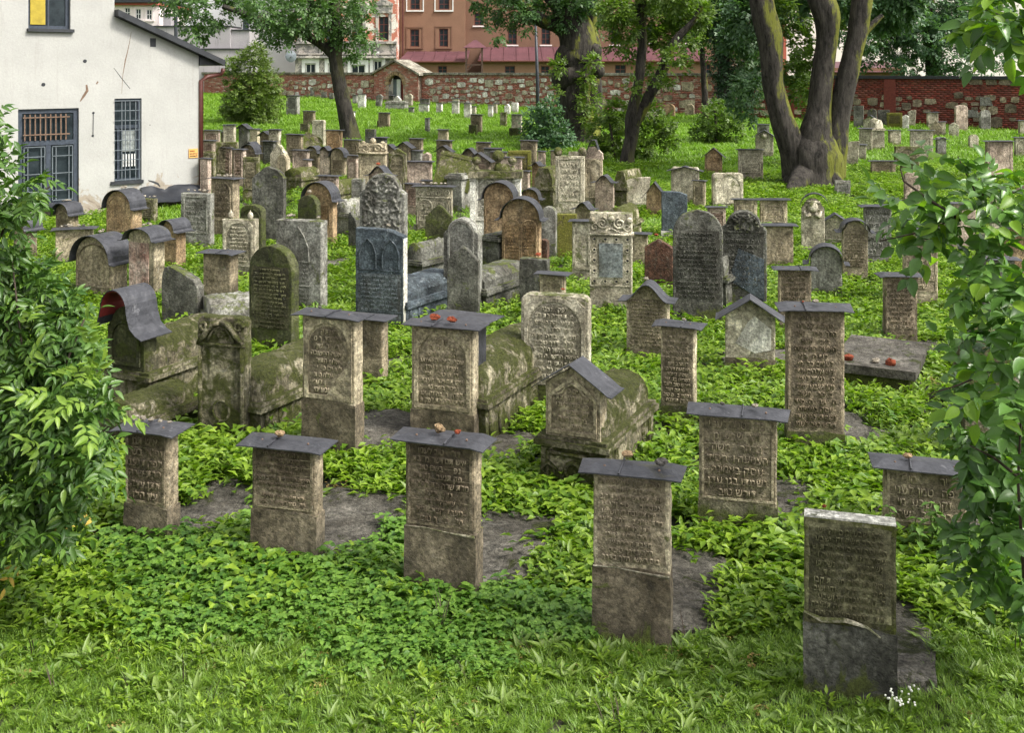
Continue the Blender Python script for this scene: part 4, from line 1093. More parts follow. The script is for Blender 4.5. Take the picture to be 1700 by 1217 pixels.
# 30: curtain crown
def f(mb, W, H, th):
    z = H*.80
    for s in (-1, 1):
        mb.tube([(0, -.012, H*.965), (s*W*.15, -.02, H*.95), (s*W*.26, -.022, H*.91), (s*W*.33, -.022, H*.86), (s*W*.47, -.02, H*.80)], [.026, .028, .026, .024, .014], 7)
        mb.tube([(0, -.01, H*.93), (s*W*.12, -.014, H*.915), (s*W*.2, -.014, H*.87), (s*W*.28, -.012, H*.81)], [.012]*4, 6)
        spiral(mb, s*W*.36, H*.93, W*.10, 0, 1.3, .02, s, 0)
    mb.box(-W*.5, W*.5, -.026, .001, z-.025, z)
    spiral(mb, 0, H*.865, W*.08, 0, 1.4, .013)
part(30, f, 'curtain_crown', 'moss', True)
part(30, lambda mb, W, H, th: (mb.tube([(-W*.44, -.006, .0), (-W*.44, -.006, H*.78)], [.02]*2, 6), mb.tube([(W*.44, -.006, .0), (W*.44, -.006, H*.78)], [.02]*2, 6),
     ring(mb, arc(0, H*.27, W*.19, W*.22, 0, 2*PI*.96, 20), arc(0, H*.27, W*.15, W*.17, 0, 2*PI*.96, 20), -.01, .001)), 'carved_frame', 'moss', True)
# 29: finials
def f(mb, W, H, th):
    pass
for s in (-1, 1): part(29, lambda mb, W, H, th: (ball(mb, (s*W*.3, th/2, H+.05), .045, sz=1.5), mb.tube([(s*W*.3, th/2, H), (s*W*.3, th/2, H+.14)], [.03, .005], 6)), 'finial', 'pale', True)
# 74: egg finials
def f(mb, W, H, th):
    pass
for s in (-.42, .42): part(74, lambda mb, W, H, th: ball(mb, (s*W, th/2, H+.085), .095, sz=1.15), 'egg_finial', 'moss', True)
part(74, lambda mb, W, H, th: mb.box(-W*.05, W*.3, .05, th-.03, H-.02, H+.09), 'broken_crest', 'pale')
# 75: crest with dark sheet
def f(mb, W, H, th):
    mb.prism([(-W*.5, H-.02), (W*.55, H-.02), (W*.5, H+.12), (W*.1, H+.28), (-W*.25, H+.26), (-W*.4, H+.1)], .01, th-.01)
part(75, f, 'broken_crest', 'pink')
def f(mb, W, H, th): sheet(mb, [(-W*.42, H+.10), (-W*.22, H+.34), (-W*.1, H+.43), (W*.12, H+.43), (W*.22, H+.32), (W*.3, H+.2)], -.06, th+.05)
part(75, f, 'metal_cap', 'zinc')
# 83: pilasters, cornice, finials
def f(mb, W, H, th):
    for s in (-1, 1): mb.box(s*W*.44-.05, s*W*.44+.05, -.06, 0, 0, H-.09); mb.box(s*W*.44-.065, s*W*.44+.065, -.075, 0, H-.15, H-.09)
part(83, f, 'pilasters', 'white')
part(83, lambda mb, W, H, th: mb.box(-W*.53, W*.53, -.1, th+.04, H-.09, H+.04), 'cornice', 'moss')
def f(mb, W, H, th):
    pass
for x, s in ((-.38, 1), (.05, 1.4), (.33, 1)):
    part(83, lambda mb, W, H, th: (mb.tube([(x*W, .1, H+.03), (x*W, .1, H+.1*s), (x*W, .1, H+.14*s)], [.07*s, .05*s, .03*s], 8), ball(mb, (x*W, .1, H+.23*s), .085*s)), 'finial', 'moss', True)
part(83, lambda mb, W, H, th: ball(mb, (W*.18, .1, H+.04), .14, sz=1), 'shell', 'moss', True)
# 84: frieze and twin arches
def f(mb, W, H, th):
    for x in (-.36, -.12, .12, .36): spiral(mb, x*W, H*.87, W*.095, 0, 1.4, .015, 1 if x < 0 else -1, PI*.5)
    mb.box(-W*.48, W*.48, -.018, .001, H*.765, H*.785)
part(84, f, 'scroll_frieze', 'pale', True)
part(84, lambda mb, W, H, th: [frame_band(mb, s*W*.235, W*.44, H*.1, H*.75, 0, .02, .014) for s in (-1, 1)], 'carved_arches', 'pale')
p, r, W, H, th, root = REG[84]
for s in (-1, 1): text_block(root, M['pale'], s*W*.235, W*.3, H*.66, H*.15, 6, 0, random.Random(s), depth=.008)
# 88 crown
def f(mb, W, H, th):
    mb.box(-W*.54, W*.54, -.06, th+.02, H*.79, H*.83)
    for s in (-1, 1): spiral(mb, s*W*.22, H*.91, W*.16, 0, 1.4, .03, s); spiral(mb, s*W*.42, H*.9, W*.1, 0, 1.2, .025, -s); mb.tube([(s*W*.36, th/2, H), (s*W*.36, th/2, H+.06)], [.1, .02], 8)
    ball(mb, (0, th/2, H+.05), .09)
part(88, f, 'scroll_crown', 'tan', True)
# 56: head ornament and hoop
def f(mb, W, H, th):
    ball(mb, (0, .02, H*.86), .10, sz=1.1)
    for s in (-1, 1): mb.tube([(s*W*.1, -.02, H*.74), (s*W*.3, -.03, H*.70), (s*W*.36, -.02, H*.80)], [.05, .045, .02], 7)
    mb.box(-W*.3, W*.3, -.03, .001, H*.93, H*.97)
part(56, f, 'carved_head', 'pale', True)
def f(mb, W, H, th): sheet(mb, [(-W*.62*math.cos(PI*i/12)+.03, H*.86+W*.62*math.sin(PI*i/12)) for i in range(13)], -.02, .16, .015)
part(56, f, 'iron_hoop', 'zinc')
# 70 plinth ; 12, 27 cracks; 22 inner arch
part(70, lambda mb, W, H, th: mb.box(-W*.52, W*.56, -.03, th+.03, 0, H*.2), 'plinth', 'white')
part(22, lambda mb, W, H, th: frame_band(mb, 0, W*.74, H*.3, H-.03, 0, .03, .015), 'carved_frame', 'grey')
part(24, lambda mb, W, H, th: mb.box(W/2-.004, W/2+.004, .006, th-.006, .02, H-.13*W-.03), 'pale_edge', 'white')
def f(mb, W, H, th): mb.tube([(-W*.1, .001, H*.68), (W*.05, .001, H*.66), (W*.2, .001, H*.58), (W*.34, .001, H*.52)], [.004]*4, 4)
part(27, f, 'crack', 'grey')
part(118, lambda mb, W, H, th: mb.box(-W*.4, W*.4, -.01, 0, H*.3, H*.8), 'plaque', 'pink')
part(66, lambda mb, W, H, th: ball(mb, (0, 0, H*.8), .1), 'carved_boss', 'pale', True)
# 9: the broken corner infill, paler and flush
part(9, lambda mb, W, H, th: mb.prism([(-W*.05, H*.44), (W*.42, H*.44), (W*.42, H*.69), (W*.22, H*.60)], -.0115, .001), 'repaired_corner', 'tan')
def f(mb, W, H, th): mb.prism([(-W*.3, H*.42), (W*.1, H*.30), (W*.42, H*.35), (W*.42, H*.62), (W*.1, H*.78), (-W*.05, H*.7)], -.003, .001)
part(15, f, 'plaster_patch', 'white')
part(19, lambda mb, W, H, th: mb.prism([(-W*.3, H*.30), (W*.45, H*.10), (W*.45, H*.52), (-W*.1, H*.62)], -.012, .001), 'smooth_patch', 'slate')

# ------------------------------------------------------------------ chest tombs
def chest(xl, xr, yb, hb, L, hl, kind, mat, label, rot=-26, lidmat=None, head=None, ribs=True, th=0, tiltx=0):
    r = math.radians(rot); p, W = solve(xl, xr, yb, r, th)
    root = empty('chest_tomb', p, r, label, 'chest tomb', 'chest tombs among the headstones'); root.rotation_euler[0] = math.radians(tiltx)
    rnd = random.Random(int(xl*3)); m = M[mat]; lm = M[lidmat or mat]
    mb = MB(); a = W/2
    n = 12
    # body with slight batter, long side divided so that the stone edge wavers
    vs = []; fs = []
    for j in range(n+1):
        y = L*j/n
        for x, z in ((-a-.02, -.1), (-a, hb), (a, hb), (a+.02, -.1)):
            vs.append((x+rnd.uniform(-.006, .006), y, z+(rnd.uniform(-.006, .006) if z > 0 else 0)))
    for j in range(n):
        q = j*4
        for k in range(3): fs.append((q+k, q+k+1, q+k+5, q+k+4))
    fs += [(0, 3, 2, 1), (n*4, n*4+1, n*4+2, n*4+3)]
    mb.add(vs, fs); mb.build('chest', m, root)
    c = MB(); c.box(-a-.05, a+.05, -.045, L+.03, hb, hb+.045); c.box(-a-.025, a+.025, -.022, L+.015, hb+.045, hb+.075); c.build('cornice', m, root)
    if ribs:
        rb = MB()
        k = max(3, int(L/.17))
        for i in range(k):
            y = .08 + (L-.2)*i/(k-1)
            if abs(i-(k-1)/2) < k*.16: continue
            rb.tube([(a+.008, y, .05), (a+.004, y, hb-.03)], [.022, .022], 6)
        o = [(0, 0)]
        rb.build('carved_ribs', m, root, True)
    z0 = hb+.075; lid = MB(); b = a-.03; K = 18; ns = 40
    prof = []
    if kind == 'round': prof = [(-b, z0)] + [(-b*math.cos(PI*i/K), z0+.05+(hl-.05)*math.sin(PI*i/K)**.8) for i in range(1, K)] + [(b, z0)]
    elif kind == 'hex': prof = [(-b, z0), (-b, z0+hl*.45), (-b*.55, z0+hl), (b*.55, z0+hl), (b, z0+hl*.45), (b, z0)]
    else: prof = [(-b, z0), (-b*1.05, z0+hl), (b*1.05, z0+hl), (b, z0)]
    vs = []; fs = []; m_ = len(prof); y0 = .02 if not head else .16
    for j in range(ns+1):
        y = y0+(L-.04-y0)*j/ns
        for x, z in prof:
            k = .016 if kind == 'round' else .004
            q = (noise.noise(Vector((x*9, y*9, z*9+xl)))*1.6+noise.noise(Vector((x*23, y*23, z*23+xl)))*1.3)*k
            vs.append((x*(1+q), y, z+q if z > z0+.001 else z))
    for j in range(ns):
        for k in range(m_-1): fs.append((j*m_+k+1, j*m_+k, (j+1)*m_+k, (j+1)*m_+k+1))
    fs += [tuple(range(m_)), tuple(ns*m_+k for k in range(m_-1, -1, -1))]
    lid.add(vs, fs); lid.build('lid', lm, root, kind == 'round')
    FOOT.append((p.x, p.y, math.cos(r), math.sin(r), a+.05, -.03, L+.03))
    return root, p, r, W, hb
# tomb in front centre right with its own inscribed headstone
root, p, r, W, hb = chest(899, 1004, 825, .38, 1.2, .25, 'round', 'moss', 'mossy chest tomb with inscribed gabled head end, front centre right', rot=-25)
m = M['tan']; mb = MB(); w = W*.86
pts, dr = outline('gable', w, .56, random.Random(5)); pts = rough(pts, .05, .003, random.Random(6)); pts = [(x, z+hb+.07) for x, z in pts]
n_ = len(pts); mb.prism(pts, .0, .15); hs_ = mb.build('headstone', m, root)
f_ = MB()
a_ = [(-w*.44, hb+.10), (w*.44, hb+.10), (w*.44, hb+.40), (0, hb+.56), (-w*.44, hb+.40)]; b_ = [(-w*.39, hb+.13), (w*.39, hb+.13), (w*.39, hb+.385), (0, hb+.52), (-w*.39, hb+.385)]
ring(f_, a_, b_, -.014, .002)
for s in (-1, 1): f_.tube([(0, -.006, hb+.50), (s*w*.12, -.006, hb+.47), (s*w*.2, -.006, hb+.42), (s*w*.34, -.006, hb+.40)], [.012, .010, .008, .006], 6)
f_.build('carved_frame', m, root)
text_block(root, m, 0, w*.74, hb+.47, hb+.14, 5, 0, random.Random(11), depth=.010)
cb = MB(); sheet(cb, [(-w/2-.09, hb+.455), (-w/2-.02, hb+.505), (0, hb+.665), (w/2+.02, hb+.505), (w/2+.09, hb+.455), (w/2+.12, hb+.45)], -.08, .22, .007); cb.build('metal_cap', M['zinc'], root)
g_ = MB(); frame_rect(g_, -W*.42, W*.42, .05, hb-.04, -.0, .025, .018); spiral(g_, 0, hb*.5, .09, -.008, 1.2, .02)
for s in (-1, 1): g_.tube([(s*.12, -.01, hb*.5), (s*.2, -.015, hb*.65), (s*.26, -.01, hb*.5), (s*.2, -.012, hb*.3)], [.01, .02, .016, .008], 6)
g_.build('carved_front', M['moss'], root, True)
g_ = MB(); g_.box(-W/2-.05, W/2+.05, -.06, .06, -.1, .045); g_.build('plinth', M['moss'], root)
# big tomb at the left with an ogee covered head
root, p, r, W, hb = chest(172, 246, 697, .40, 1.15, .31, 'round', 'moss', 'large mossy chest tomb with a curled tin hood over its head beside the left bush', rot=-26)
mb = MB(); w = W*.92; pts, dr = outline('shoulder', w*.88, .60, random.Random(5)); mb.prism([(x, z+hb+.07) for x, z in pts], .0, .16); mb.build('headstone', M['algae'], root)
f_ = MB(); frame_band(f_, 0, w*.72, hb+.12, hb+.55, 0, .03, .02); f_.build('carved_frame', M['algae'], root)
A_ = w/2; q0 = hb+.50; rb = A_*.62
prof = [(-A_-.05, q0-.02), (-A_*.8, q0+.01), (-rb-.02, q0+.10)] + [(-rb*math.cos(PI*i/12), q0+.17+rb*1.15*math.sin(PI*i/12)) for i in range(13)] + [(rb+.015, q0+.10), (A_*.80, q0+.01), (A_+.02, q0-.05), (A_+.09, q0-.08)]
cb = MB(); sheet(cb, prof, -.16, .24, .008); cb.build('metal_cap', M['zinc'], root)
cb = MB(); sheet(cb, [(x*.97, z-.012) for x, z in prof[2:14]], -.155, .235, .004); cb.build('red_underside', M['tin_red'], root)
f_ = MB()
for dy in (0, .05):
    f_.tube([(W/2+.012, (.25+dy+.35)-.35*math.cos(PI*i/10)*(1-dy*2), hb*.62-(.34-dy)*math.sin(PI*i/10)) for i in range(11)], [.016]*11, 6)
f_.build('carved_swag', M['moss'], root, True)
chest(404, 424, 718, .48, 2.0, .34, 'round', 'moss', 'mossy chest tomb running back from the green curtain crowned stone', rot=-25) if False else None
def chest_behind(idx, L, hb, hl, kind, mat, label, lidmat=None, ribs=True, w=None, dy=.02):
    p, r, W, H, th, root = REG[idx]
    q = Vector((p.x - math.sin(r)*(th+dy), p.y + math.cos(r)*(th+dy), p.z))
    q.z = gz(q.x, q.y)
    global _cb
    px = q.x/q.y*F+850
    W = w or W
    ro, *_ = chest_at(q, r, W, L, hb, hl, kind, mat, label, lidmat, ribs)
    return ro
def chest_at(p, r, W, L, hb, hl, kind, mat, label, lidmat, ribs):
    global solve
    old = solve; solve = lambda *a: (p, W)
    try: return chest(p.x*100, 0, 0, hb, L, hl, kind, mat, label, math.degrees(r), lidmat, ribs=ribs)
    finally: solve = old
REG[30] = (REG[30][0], math.radians(-27), *REG[30][2:])
chest_behind(30, 1.3, .29, .27, 'round', 'moss', 'mossy chest tomb running back from the green curtain crowned stone', w=.62)
REG[11] = (REG[11][0], math.radians(-25), *REG[11][2:])
o_ = chest_behind(11, 1.7, .34, .29, 'round', 'moss', 'mossy chest tomb behind the stone with two red rocks', w=.68)
cb = MB(); plate_cap(cb, .55, .3, 1.06, .05, random.Random(3), .06); cb.box(-.2, .2, .1, .3, .5, 1.05); cb.build('metal_cap', M['zinc'], o_)
REG[24] = (REG[24][0], math.radians(-30), *REG[24][2:])
chest_behind(24, 1.3, .30, .20, 'hex', 'slate', 'blue grey chest tomb with slanted lid behind the slate slab', ribs=True, w=.62)
chest(672, 700, 480, .36, 1.2, .25, 'round', 'dark', 'dark chest tomb with broken barrel lid above the blue grey one', rot=-34, ribs=False)
REG[22] = (REG[22][0], math.radians(-30), *REG[22][2:])
chest_behind(22, 1.2, .25, .2, 'hex', 'dark', 'dark chest tomb with granite lid behind the grey round headed stone', ribs=False, w=.56)
chest(1190, 1204, 520, .42, 1.0, .25, 'hex', 'dark', 'small dark chest tomb wedged between the two big dark slabs', rot=-30, ribs=False)
chest(800, 826, 450, .5, 1.0, .02, 'flat', 'dark', 'low square dark tomb under the orange barrel covered stones', rot=-34, ribs=False)
chest(885, 918, 352, .5, 1.3, .42, 'hex', 'moss', 'yellow green chest tomb of stacked pale courses left of the tall pale slab', rot=-26, ribs=False)
chest(1018, 1040, 352, .5, 1.0, .35, 'hex', 'moss', 'green chest tomb right of the pagoda covered stone', rot=-30, ribs=False)
chest(470, 500, 322, .35, .8, .22, 'round', 'moss', 'green chest tomb with barrel lid behind the orange covered stone', rot=-30, ribs=False)
chest(530, 556, 352, .4, 1.0, .22, 'round', 'moss', 'moss topped chest tomb with pebbles, between orange covered stone and narrow grey stone', rot=-30, ribs=False)
chest(742, 766, 352, .75, 1.2, .05, 'flat', 'grey', 'tall grey chest tomb under the leaning green slab in the centre', rot=-28, ribs=False)
chest(1446, 1468, 250, .7, 1.0, .3, 'round', 'pale', 'pale chest tomb with rounded lid in the right far field', rot=-12, ribs=False)
chest(640, 672, 184, .4, .8, .05, 'flat', 'grey', 'low grey plinth tomb in front of the gatehouse', rot=-8, ribs=False)
chest(556, 580, 398, .45, .8, .25, 'round', 'grey', 'dark barrel tomb on a pale base right of the orange covered stone', rot=-30, ribs=False)
chest(1005, 1038, 408, .35, .9, .28, 'round', 'moss', 'rounded olive tomb behind the ornate pale plaque stone', rot=-26, ribs=False)
chest(160, 222, 750, .20, .8, .15, 'round', 'moss', 'low mossy tomb at the foot of the large hooded tomb, by the left bush', rot=-26, ribs=False)
chest(330, 350, 552, .16, .85, .2, 'round', 'grey', 'dark low barrel tomb with rubble behind the green curtain crowned stone', rot=-66, ribs=False)
# the leaning green slab in the centre
p = ground(745, 352); root = empty('leaning_slab', (p.x, p.y, p.z+.62), math.radians(-20), 'big green tilted slab resting on a grey tomb in the centre rows', 'stone slab')
root.rotation_euler = (math.radians(-22), math.radians(12), math.radians(-14))
mb = MB(); mb.box(-.42, .42, .1, .26, -.05, .78); mb.box(-.44, .44, .085, .1, .68, .72); mb.build('slab', M['moss'], root)
# flat ledger tomb at the right with rocks on it
r = math.radians(-27); q1 = ground(1405, 640)
root = empty('ledger_tomb', ground(1447, 648), r, 'flat ledger tomb with rocks on it right of the tall brown stone', 'ledger tomb')
lp = root.location.copy()
mb = MB(); mb.box(-.36, .36, 0, 1.25, -.1, .16); mb.build('base', M['cement_green'], root)
mb = MB(); mb.box(-.43, .43, -.05, .78, .16, .25); mb.box(-.42, .42, .80, 1.3, .16, .24); mb.build('slab', M['bed'], root)
FOOT.append((lp.x, lp.y, math.cos(r), math.sin(r), .44, -.06, 1.3))

# ------------------------------------------------------------------ pebbles and rocks
def rock_mesh(seed, mat, flat=.6):
    rnd = random.Random(seed); mb = MB(); ball(mb, (0, 0, 0), 1, 9, 6, flat, .22, rnd)
    o = mb.build('pebble', mat); me = o.data; bpy.data.objects.remove(o); return me
ROCKS = {k: [rock_mesh(i*7+len(k), M[k]) for i in range(3)] for k in ('rock', 'darkrock', 'redrock', 'ochrerock')}
def pebble(loc, r, kind, label, group=None, name='pebble', fl=.0):
    o = bpy.data.objects.new(name, random.Random(loc[0]*91).choice(ROCKS[kind])); COL.objects.link(o)
    o.location = (loc[0], loc[1], loc[2]+r*.45); o.scale = (r, r*random.Random(loc[1]).uniform(.7, 1), r*random.Random(loc[0]).uniform(.8, 1.1)); o.rotation_euler = (0, 0, loc[0]*37)
    return props(o, label, 'rock' if r > .03 else 'pebble', group)
def on(idx, fx, r, kind, label, group=None, fy=.5):
    p, rr, W, H, th, root = REG[idx]
    pebble(local(idx, fx*W, th*fy, H+.04), r, kind, label, group)
on(11, -.17, .047, 'redrock', 'round red brick lump, left of two on a tin cover', fy=.3)
on(11, .15, .048, 'redrock', 'angular dark red rock, right of two on a tin cover', fy=.1)
on(4, -.06, .044, 'ochrerock', 'jagged ochre rock on a front tin cover beside a small red one')
on(4, .20, .022, 'redrock', 'small red stone right of the jagged ochre rock')
on(5, -.12, .036, 'ochrerock', 'single elongated pale rock on a front tin cover')
for fx, rr, lb in ((-.40, .030, 'largest pebble at the left end of the row on the leftmost front cover'), (-.22, .032, 'knobbly second pebble in the row on the leftmost front cover'), (-.02, .026, 'middle pebble of the row on the leftmost front cover'), (.2, .018, 'fourth, small pebble of the row on the leftmost front cover'), (.42, .017, 'rightmost small pebble of the row on the leftmost front cover')): on(6, fx, rr, 'rock', lb)
on(9, -.25, .018, 'darkrock', 'tiny green pebble on the cover of the tall arched stone')
on(3, .38, .04, 'darkrock', 'grey stone at the right end of the mossy bent cover')
on(3, -.1, .035, 'ochrerock', 'tan rock peeking over the mossy bent cover', fy=1.2)
on(7, .22, .026, 'rock', 'white pebble on the cover above the six carved lines')
on(7, -.2, .02, 'darkrock', 'dark pebble on the cover above the six carved lines')
on(8, .02, .028, 'rock', 'greenish pebble on the widest tin cover at the right')
on(8, -.2, .012, 'redrock', 'tiny red pebble on the widest tin cover at the right')
on(2, -.2, .032, 'ochrerock', 'pale brown rock on the cover behind the nettles')
on(14, .15, .02, 'rock', 'flat pebble on the slim tall stone')
on(16, -.05, .03, 'rock', 'flat pebble on the crest of the curved cover')
on(20, .12, .04, 'redrock', 'red rock on the rough grey block')
on(69, -.1, .035, 'redrock', 'red pebble on the chipped dark red stone')
on(1, -.28, .014, 'redrock', 'tiny red pebble on the top edge of the green stained slab')
on(38, 0, .045, 'rock', 'white pebble on the tip of the small dark arched stone')
on(90, .0, .05, 'redrock', 'red pebble under the large curled cover', fy=-.4)
on(12, .1, .02, 'redrock', 'tiny red pebble on the broad pale stone')
for idx, nm, k in ((35, 'pebbles heaped on the cover of the brown pillar like stone', 14), (34, 'pebbles on the dark grey block by the house corner', 8), (42, 'pebbles on the squat block below the barred window', 10), (28, 'pebbles on the wide dark grey slab', 9),
                   (43, 'pebbles on the yellow streaked barrel cover', 3), (41, 'pebbles on the barrel cover nearest the barred window', 7), (40, 'pebbles on the barrel cover before the white house', 5), (44, 'pebbles on the barrel cover over the rose plaque', 5), (84, 'pebbles on the cover of the scroll frieze stone', 7), (46, 'pebbles on the short mossy stone by the tarp', 6), (24, 'pebbles on the slate slab', 2)):
    rnd = random.Random(idx)
    for i in range(k):
        fx = rnd.uniform(-.42, .42) if idx not in (40, 41, 43, 44) else rnd.uniform(-.12, .12)
        on(idx, fx, rnd.uniform(.018, .035), rnd.choice(('rock', 'rock', 'darkrock')), 'one of the small ' + nm, nm, fy=rnd.uniform(.1, .9))
for (x, y, rr, k, lb) in ((-.25, .12, .065, 'redrock', 'round dark red rock on the flat ledger tomb'), (.02, .14, .05, 'rock', 'whitish rock between two dark ones on the flat ledger tomb'), (.17, .12, .062, 'redrock', 'brown red rock at the right on the flat ledger tomb')):
    pebble((lp.x+x*math.cos(r)-y*math.sin(r), lp.y+x*math.sin(r)+y*math.cos(r), lp.z+.25), rr, k, lb)
# bent sheet lying on the ground left of the gabled chest tomb
p = ground(880, 785); root = empty('metal_sheet', (p.x, p.y, p.z), math.radians(-15), 'bent zinc sheet lying on the ground left of the front chest tomb', 'metal sheet')
mb = MB(); mb.add([(-.14, 0, .02), (.12, -.02, .09), (.14, .22, .13), (-.1, .26, .05), (-.14, 0, .012), (.12, -.02, .082), (.14, .22, .122), (-.1, .26, .042)], [(0,1,2,3),(7,6,5,4),(0,4,5,1),(1,5,6,2),(2,6,7,3),(3,7,4,0)]); mb.build('sheet', M['zinc'], root)
# loose paving beds between rows
for i, (xa, ya, w_, l_, lb) in enumerate(((640, 725, .5, 1.1, 'grey concrete patch between the arched stones'), (845, 755, .55, 1.0, 'grey concrete patch left of the front chest tomb'), (1430, 735, .5, .8, 'concrete patch right of the tall brown stone'), (655, 612, .4, .6, 'small concrete patch right of the dark plain stone'), (1540, 585, .6, .9, 'concrete patch beside the dark capped stone at the ledger tomb'), (1290, 600, .35, .9, 'concrete patch right of the gable capped stone'),
                                         (560, 440, .5, 1.0, 'bare slab between the slate slab and the wide grey one'), (1230, 300, .9, 1.2, 'bare earth patch on the slope by the pale relief stones'))):
    p = ground(xa, ya); rnd = random.Random(i); rr = math.radians(-24)
    root = empty('concrete_patch', (p.x, p.y, p.z), rr, lb, 'concrete patch')
    n = 16; pts = [(w_/2*math.cos(2*PI*k/n)*rnd.uniform(1, 1.25), l_/2*math.sin(2*PI*k/n)*rnd.uniform(1, 1.2)) for k in range(n)]
    mb = MB(); mb.add([(x, y, .035) for x, y in pts]+[(x*1.03, y*1.03, -.1) for x, y in pts], [tuple(range(n))]+[((k+1) % n, k, n+k, n+(k+1) % n) for k in range(n)]); mb.build('slab', M['bed'], root)
    FOOT.append((p.x, p.y, math.cos(rr), math.sin(rr), w_/2, -l_/2, l_/2))
# ------------------------------------------------------------------ buildings: walls with real openings
def facade(mb, x0, x1, z0, z1, openings, rev=.18, y=0.0):
    xs = sorted(set([x0, x1] + [v for o in openings for v in o[:2]])); zs = sorted(set([z0, z1] + [v for o in openings for v in o[2:4]]))
    xs = [v for v in xs if x0 <= v <= x1]; zs = [v for v in zs if z0 <= v <= z1]
    for i in range(len(xs)-1):
        for j in range(len(zs)-1):
            cx, cz = (xs[i]+xs[i+1])/2, (zs[j]+zs[j+1])/2
            if any(o[0] < cx < o[1] and o[2] < cz < o[3] for o in openings): continue
            mb.add([(xs[i],y,zs[j]),(xs[i+1],y,zs[j]),(xs[i+1],y,zs[j+1]),(xs[i],y,zs[j+1])], [(0,1,2,3)])
    for a, b, c, d in [o[:4] for o in openings]:
        d = min(d, z1)
        mb.add([(a,y,c),(b,y,c),(b,y,d),(a,y,d),(a,y+rev,c),(b,y+rev,c),(b,y+rev,d),(a,y+rev,d)], [(0,4,5,1),(1,5,6,2),(2,6,7,3),(3,7,4,0)])
def window(par, a, b, c, d, y, fmat, nx=2, nz=3, fw=.06, bw=.035, gmat=None, name='window', curtain=None):
    mb = MB(); t = .05
    mb.box(a, a+fw, y-.0, y+t, c, d); mb.box(b-fw, b, y, y+t, c, d); mb.box(a+fw, b-fw, y, y+t, c, c+fw); mb.box(a+fw, b-fw, y, y+t, d-fw, d)
    for i in range(1, nx):
        x = a+(b-a)*i/nx; mb.box(x-bw/2, x+bw/2, y+.004, y+t-.004, c+fw, d-fw)
    for j in range(1, nz):
        z = c+(d-c)*j/nz; mb.box(a+fw, b-fw, y+.008, y+t-.008, z-bw/2, z+bw/2)
    w = mb.build(name, fmat, par)
    p = MB(); p.box(a+.01, b-.01, y+t*.5, y+t*.5+.01, c+.01, d-.01); p.build('pane', gmat or M['glass'], w)
    if curtain:
        q = MB(); n = 10
        for i in range(n):
            xa = a+fw+(b-a-2*fw)*i/n; xb = a+fw+(b-a-2*fw)*(i+1)/n; q.add([(xa,y-.01-.02*(i%2),c+fw+.02),(xb,y-.01-.02*((i+1)%2),c+fw+.02),(xb,y-.01-.02*((i+1)%2),d-fw),(xa,y-.01-.02*(i%2),d-fw)], [(0,1,2,3)])
        q.build('curtain', curtain, w)
    return w

# ---- white house at the left
C1 = Vector(((330-850)/F*26, 26, 0)); C0 = Vector(((0-850)/F*23, 23, 0)); U = (C1-C0).normalized(); TH = math.atan2(U.y, U.x)
LH = 8.0; A0 = C1-U*LH; HZ = .0
house = empty('white_house', (A0.x, A0.y, HZ), TH, 'white plastered house with barred windows and a lower lean-to on its right', 'house')
def hf(px, py):
    k = (px-850)/F; d = (A0.y*U.x - A0.x*U.y)/(U.x - k*U.y)
    s = (Vector((k*d, d, 0))-Vector((A0.x, A0.y, 0))).dot(U)
    return s, EYE-(py-HY)/F*d-HZ
sA = hf(190, 100)[0]
w1 = (hf(30, 250)[0], hf(131, 250)[0], hf(80, 342)[1], hf(80, 180)[1])
w2 = (hf(187, 250)[0], hf(235, 250)[0], hf(211, 301)[1], hf(211, 163)[1])
w3 = (hf(47, 20)[0], hf(117, 20)[0], hf(80, 48)[1], hf(80, -60)[1])
hole = (hf(251, 70)[0], hf(258, 70)[0], hf(255, 76)[1], hf(255, 65)[1])
zl = hf(330, 92)[1]; zr_ = hf(190, 27)[1]
mb = MB(); facade(mb, 0, sA, -.5, 8.0, [w1, w3], .22); facade(mb, sA, LH, -.5, zl, [w2, hole] if hole[3] < zl else [w2], .22)
mb.add([(sA, 0, zl), (LH, 0, zl), (sA, 0, zr_)], [(0, 1, 2)])
mb.add([(LH, 0, -.5), (LH, 7, -.5), (LH, 7, zl), (LH, 0, zl)], [(0, 1, 2, 3)])
mb.add([(0, 0, -.5), (0, 7, -.5), (0, 7, 8), (0, 0, 8)], [(3, 2, 1, 0)])
mb.add([(sA, 0, zr_), (sA, 7, zr_), (sA, 7, 8), (sA, 0, 8)], [(0, 1, 2, 3)])
mb.add([(0, 7, -.5), (LH, 7, -.5), (LH, 7, zl), (0, 7, 8)], [(3, 2, 1, 0)])
mb.build('wall', M['limewash'], house)
mb = MB(); sl = (zl-zr_)/(LH-sA); e = hf(367, 95)[0]
mb.add([(sA+.002, -.22, zr_+.01), (e, -.22, zr_+sl*(e-sA)+.01), (e, 7.2, zr_+sl*(e-sA)+.01), (sA+.002, 7.2, zr_+.01), (sA+.002, -.22, zr_+.16), (e, -.22, zr_+sl*(e-sA)+.14), (e, 7.2, zr_+sl*(e-sA)+.14), (sA+.002, 7.2, zr_+.16)],
       [(0,3,2,1),(4,5,6,7),(0,1,5,4),(1,2,6,5),(2,3,7,6),(3,0,4,7)])
roof = mb.build('roof', M['soot'], house)
mb = MB(); mb.box(LH+.003, e-.06, -.05, 7, zl-.22, zl-.04); mb.build('eaves_box', M['soot'], house)
mb = MB(); mb.tube([(e-.02, -.15, zr_+sl*(e-sA)-.08), (e-.02, -.05, zr_+sl*(e-sA)-.20), (LH+.22, -.02, zl-.50), (LH+.05, -.02, zl-.60), (LH+.05, -.02, -.3)], [.055]*5, 8); mb.build('drain_pipe', M['pipe'], house, True)
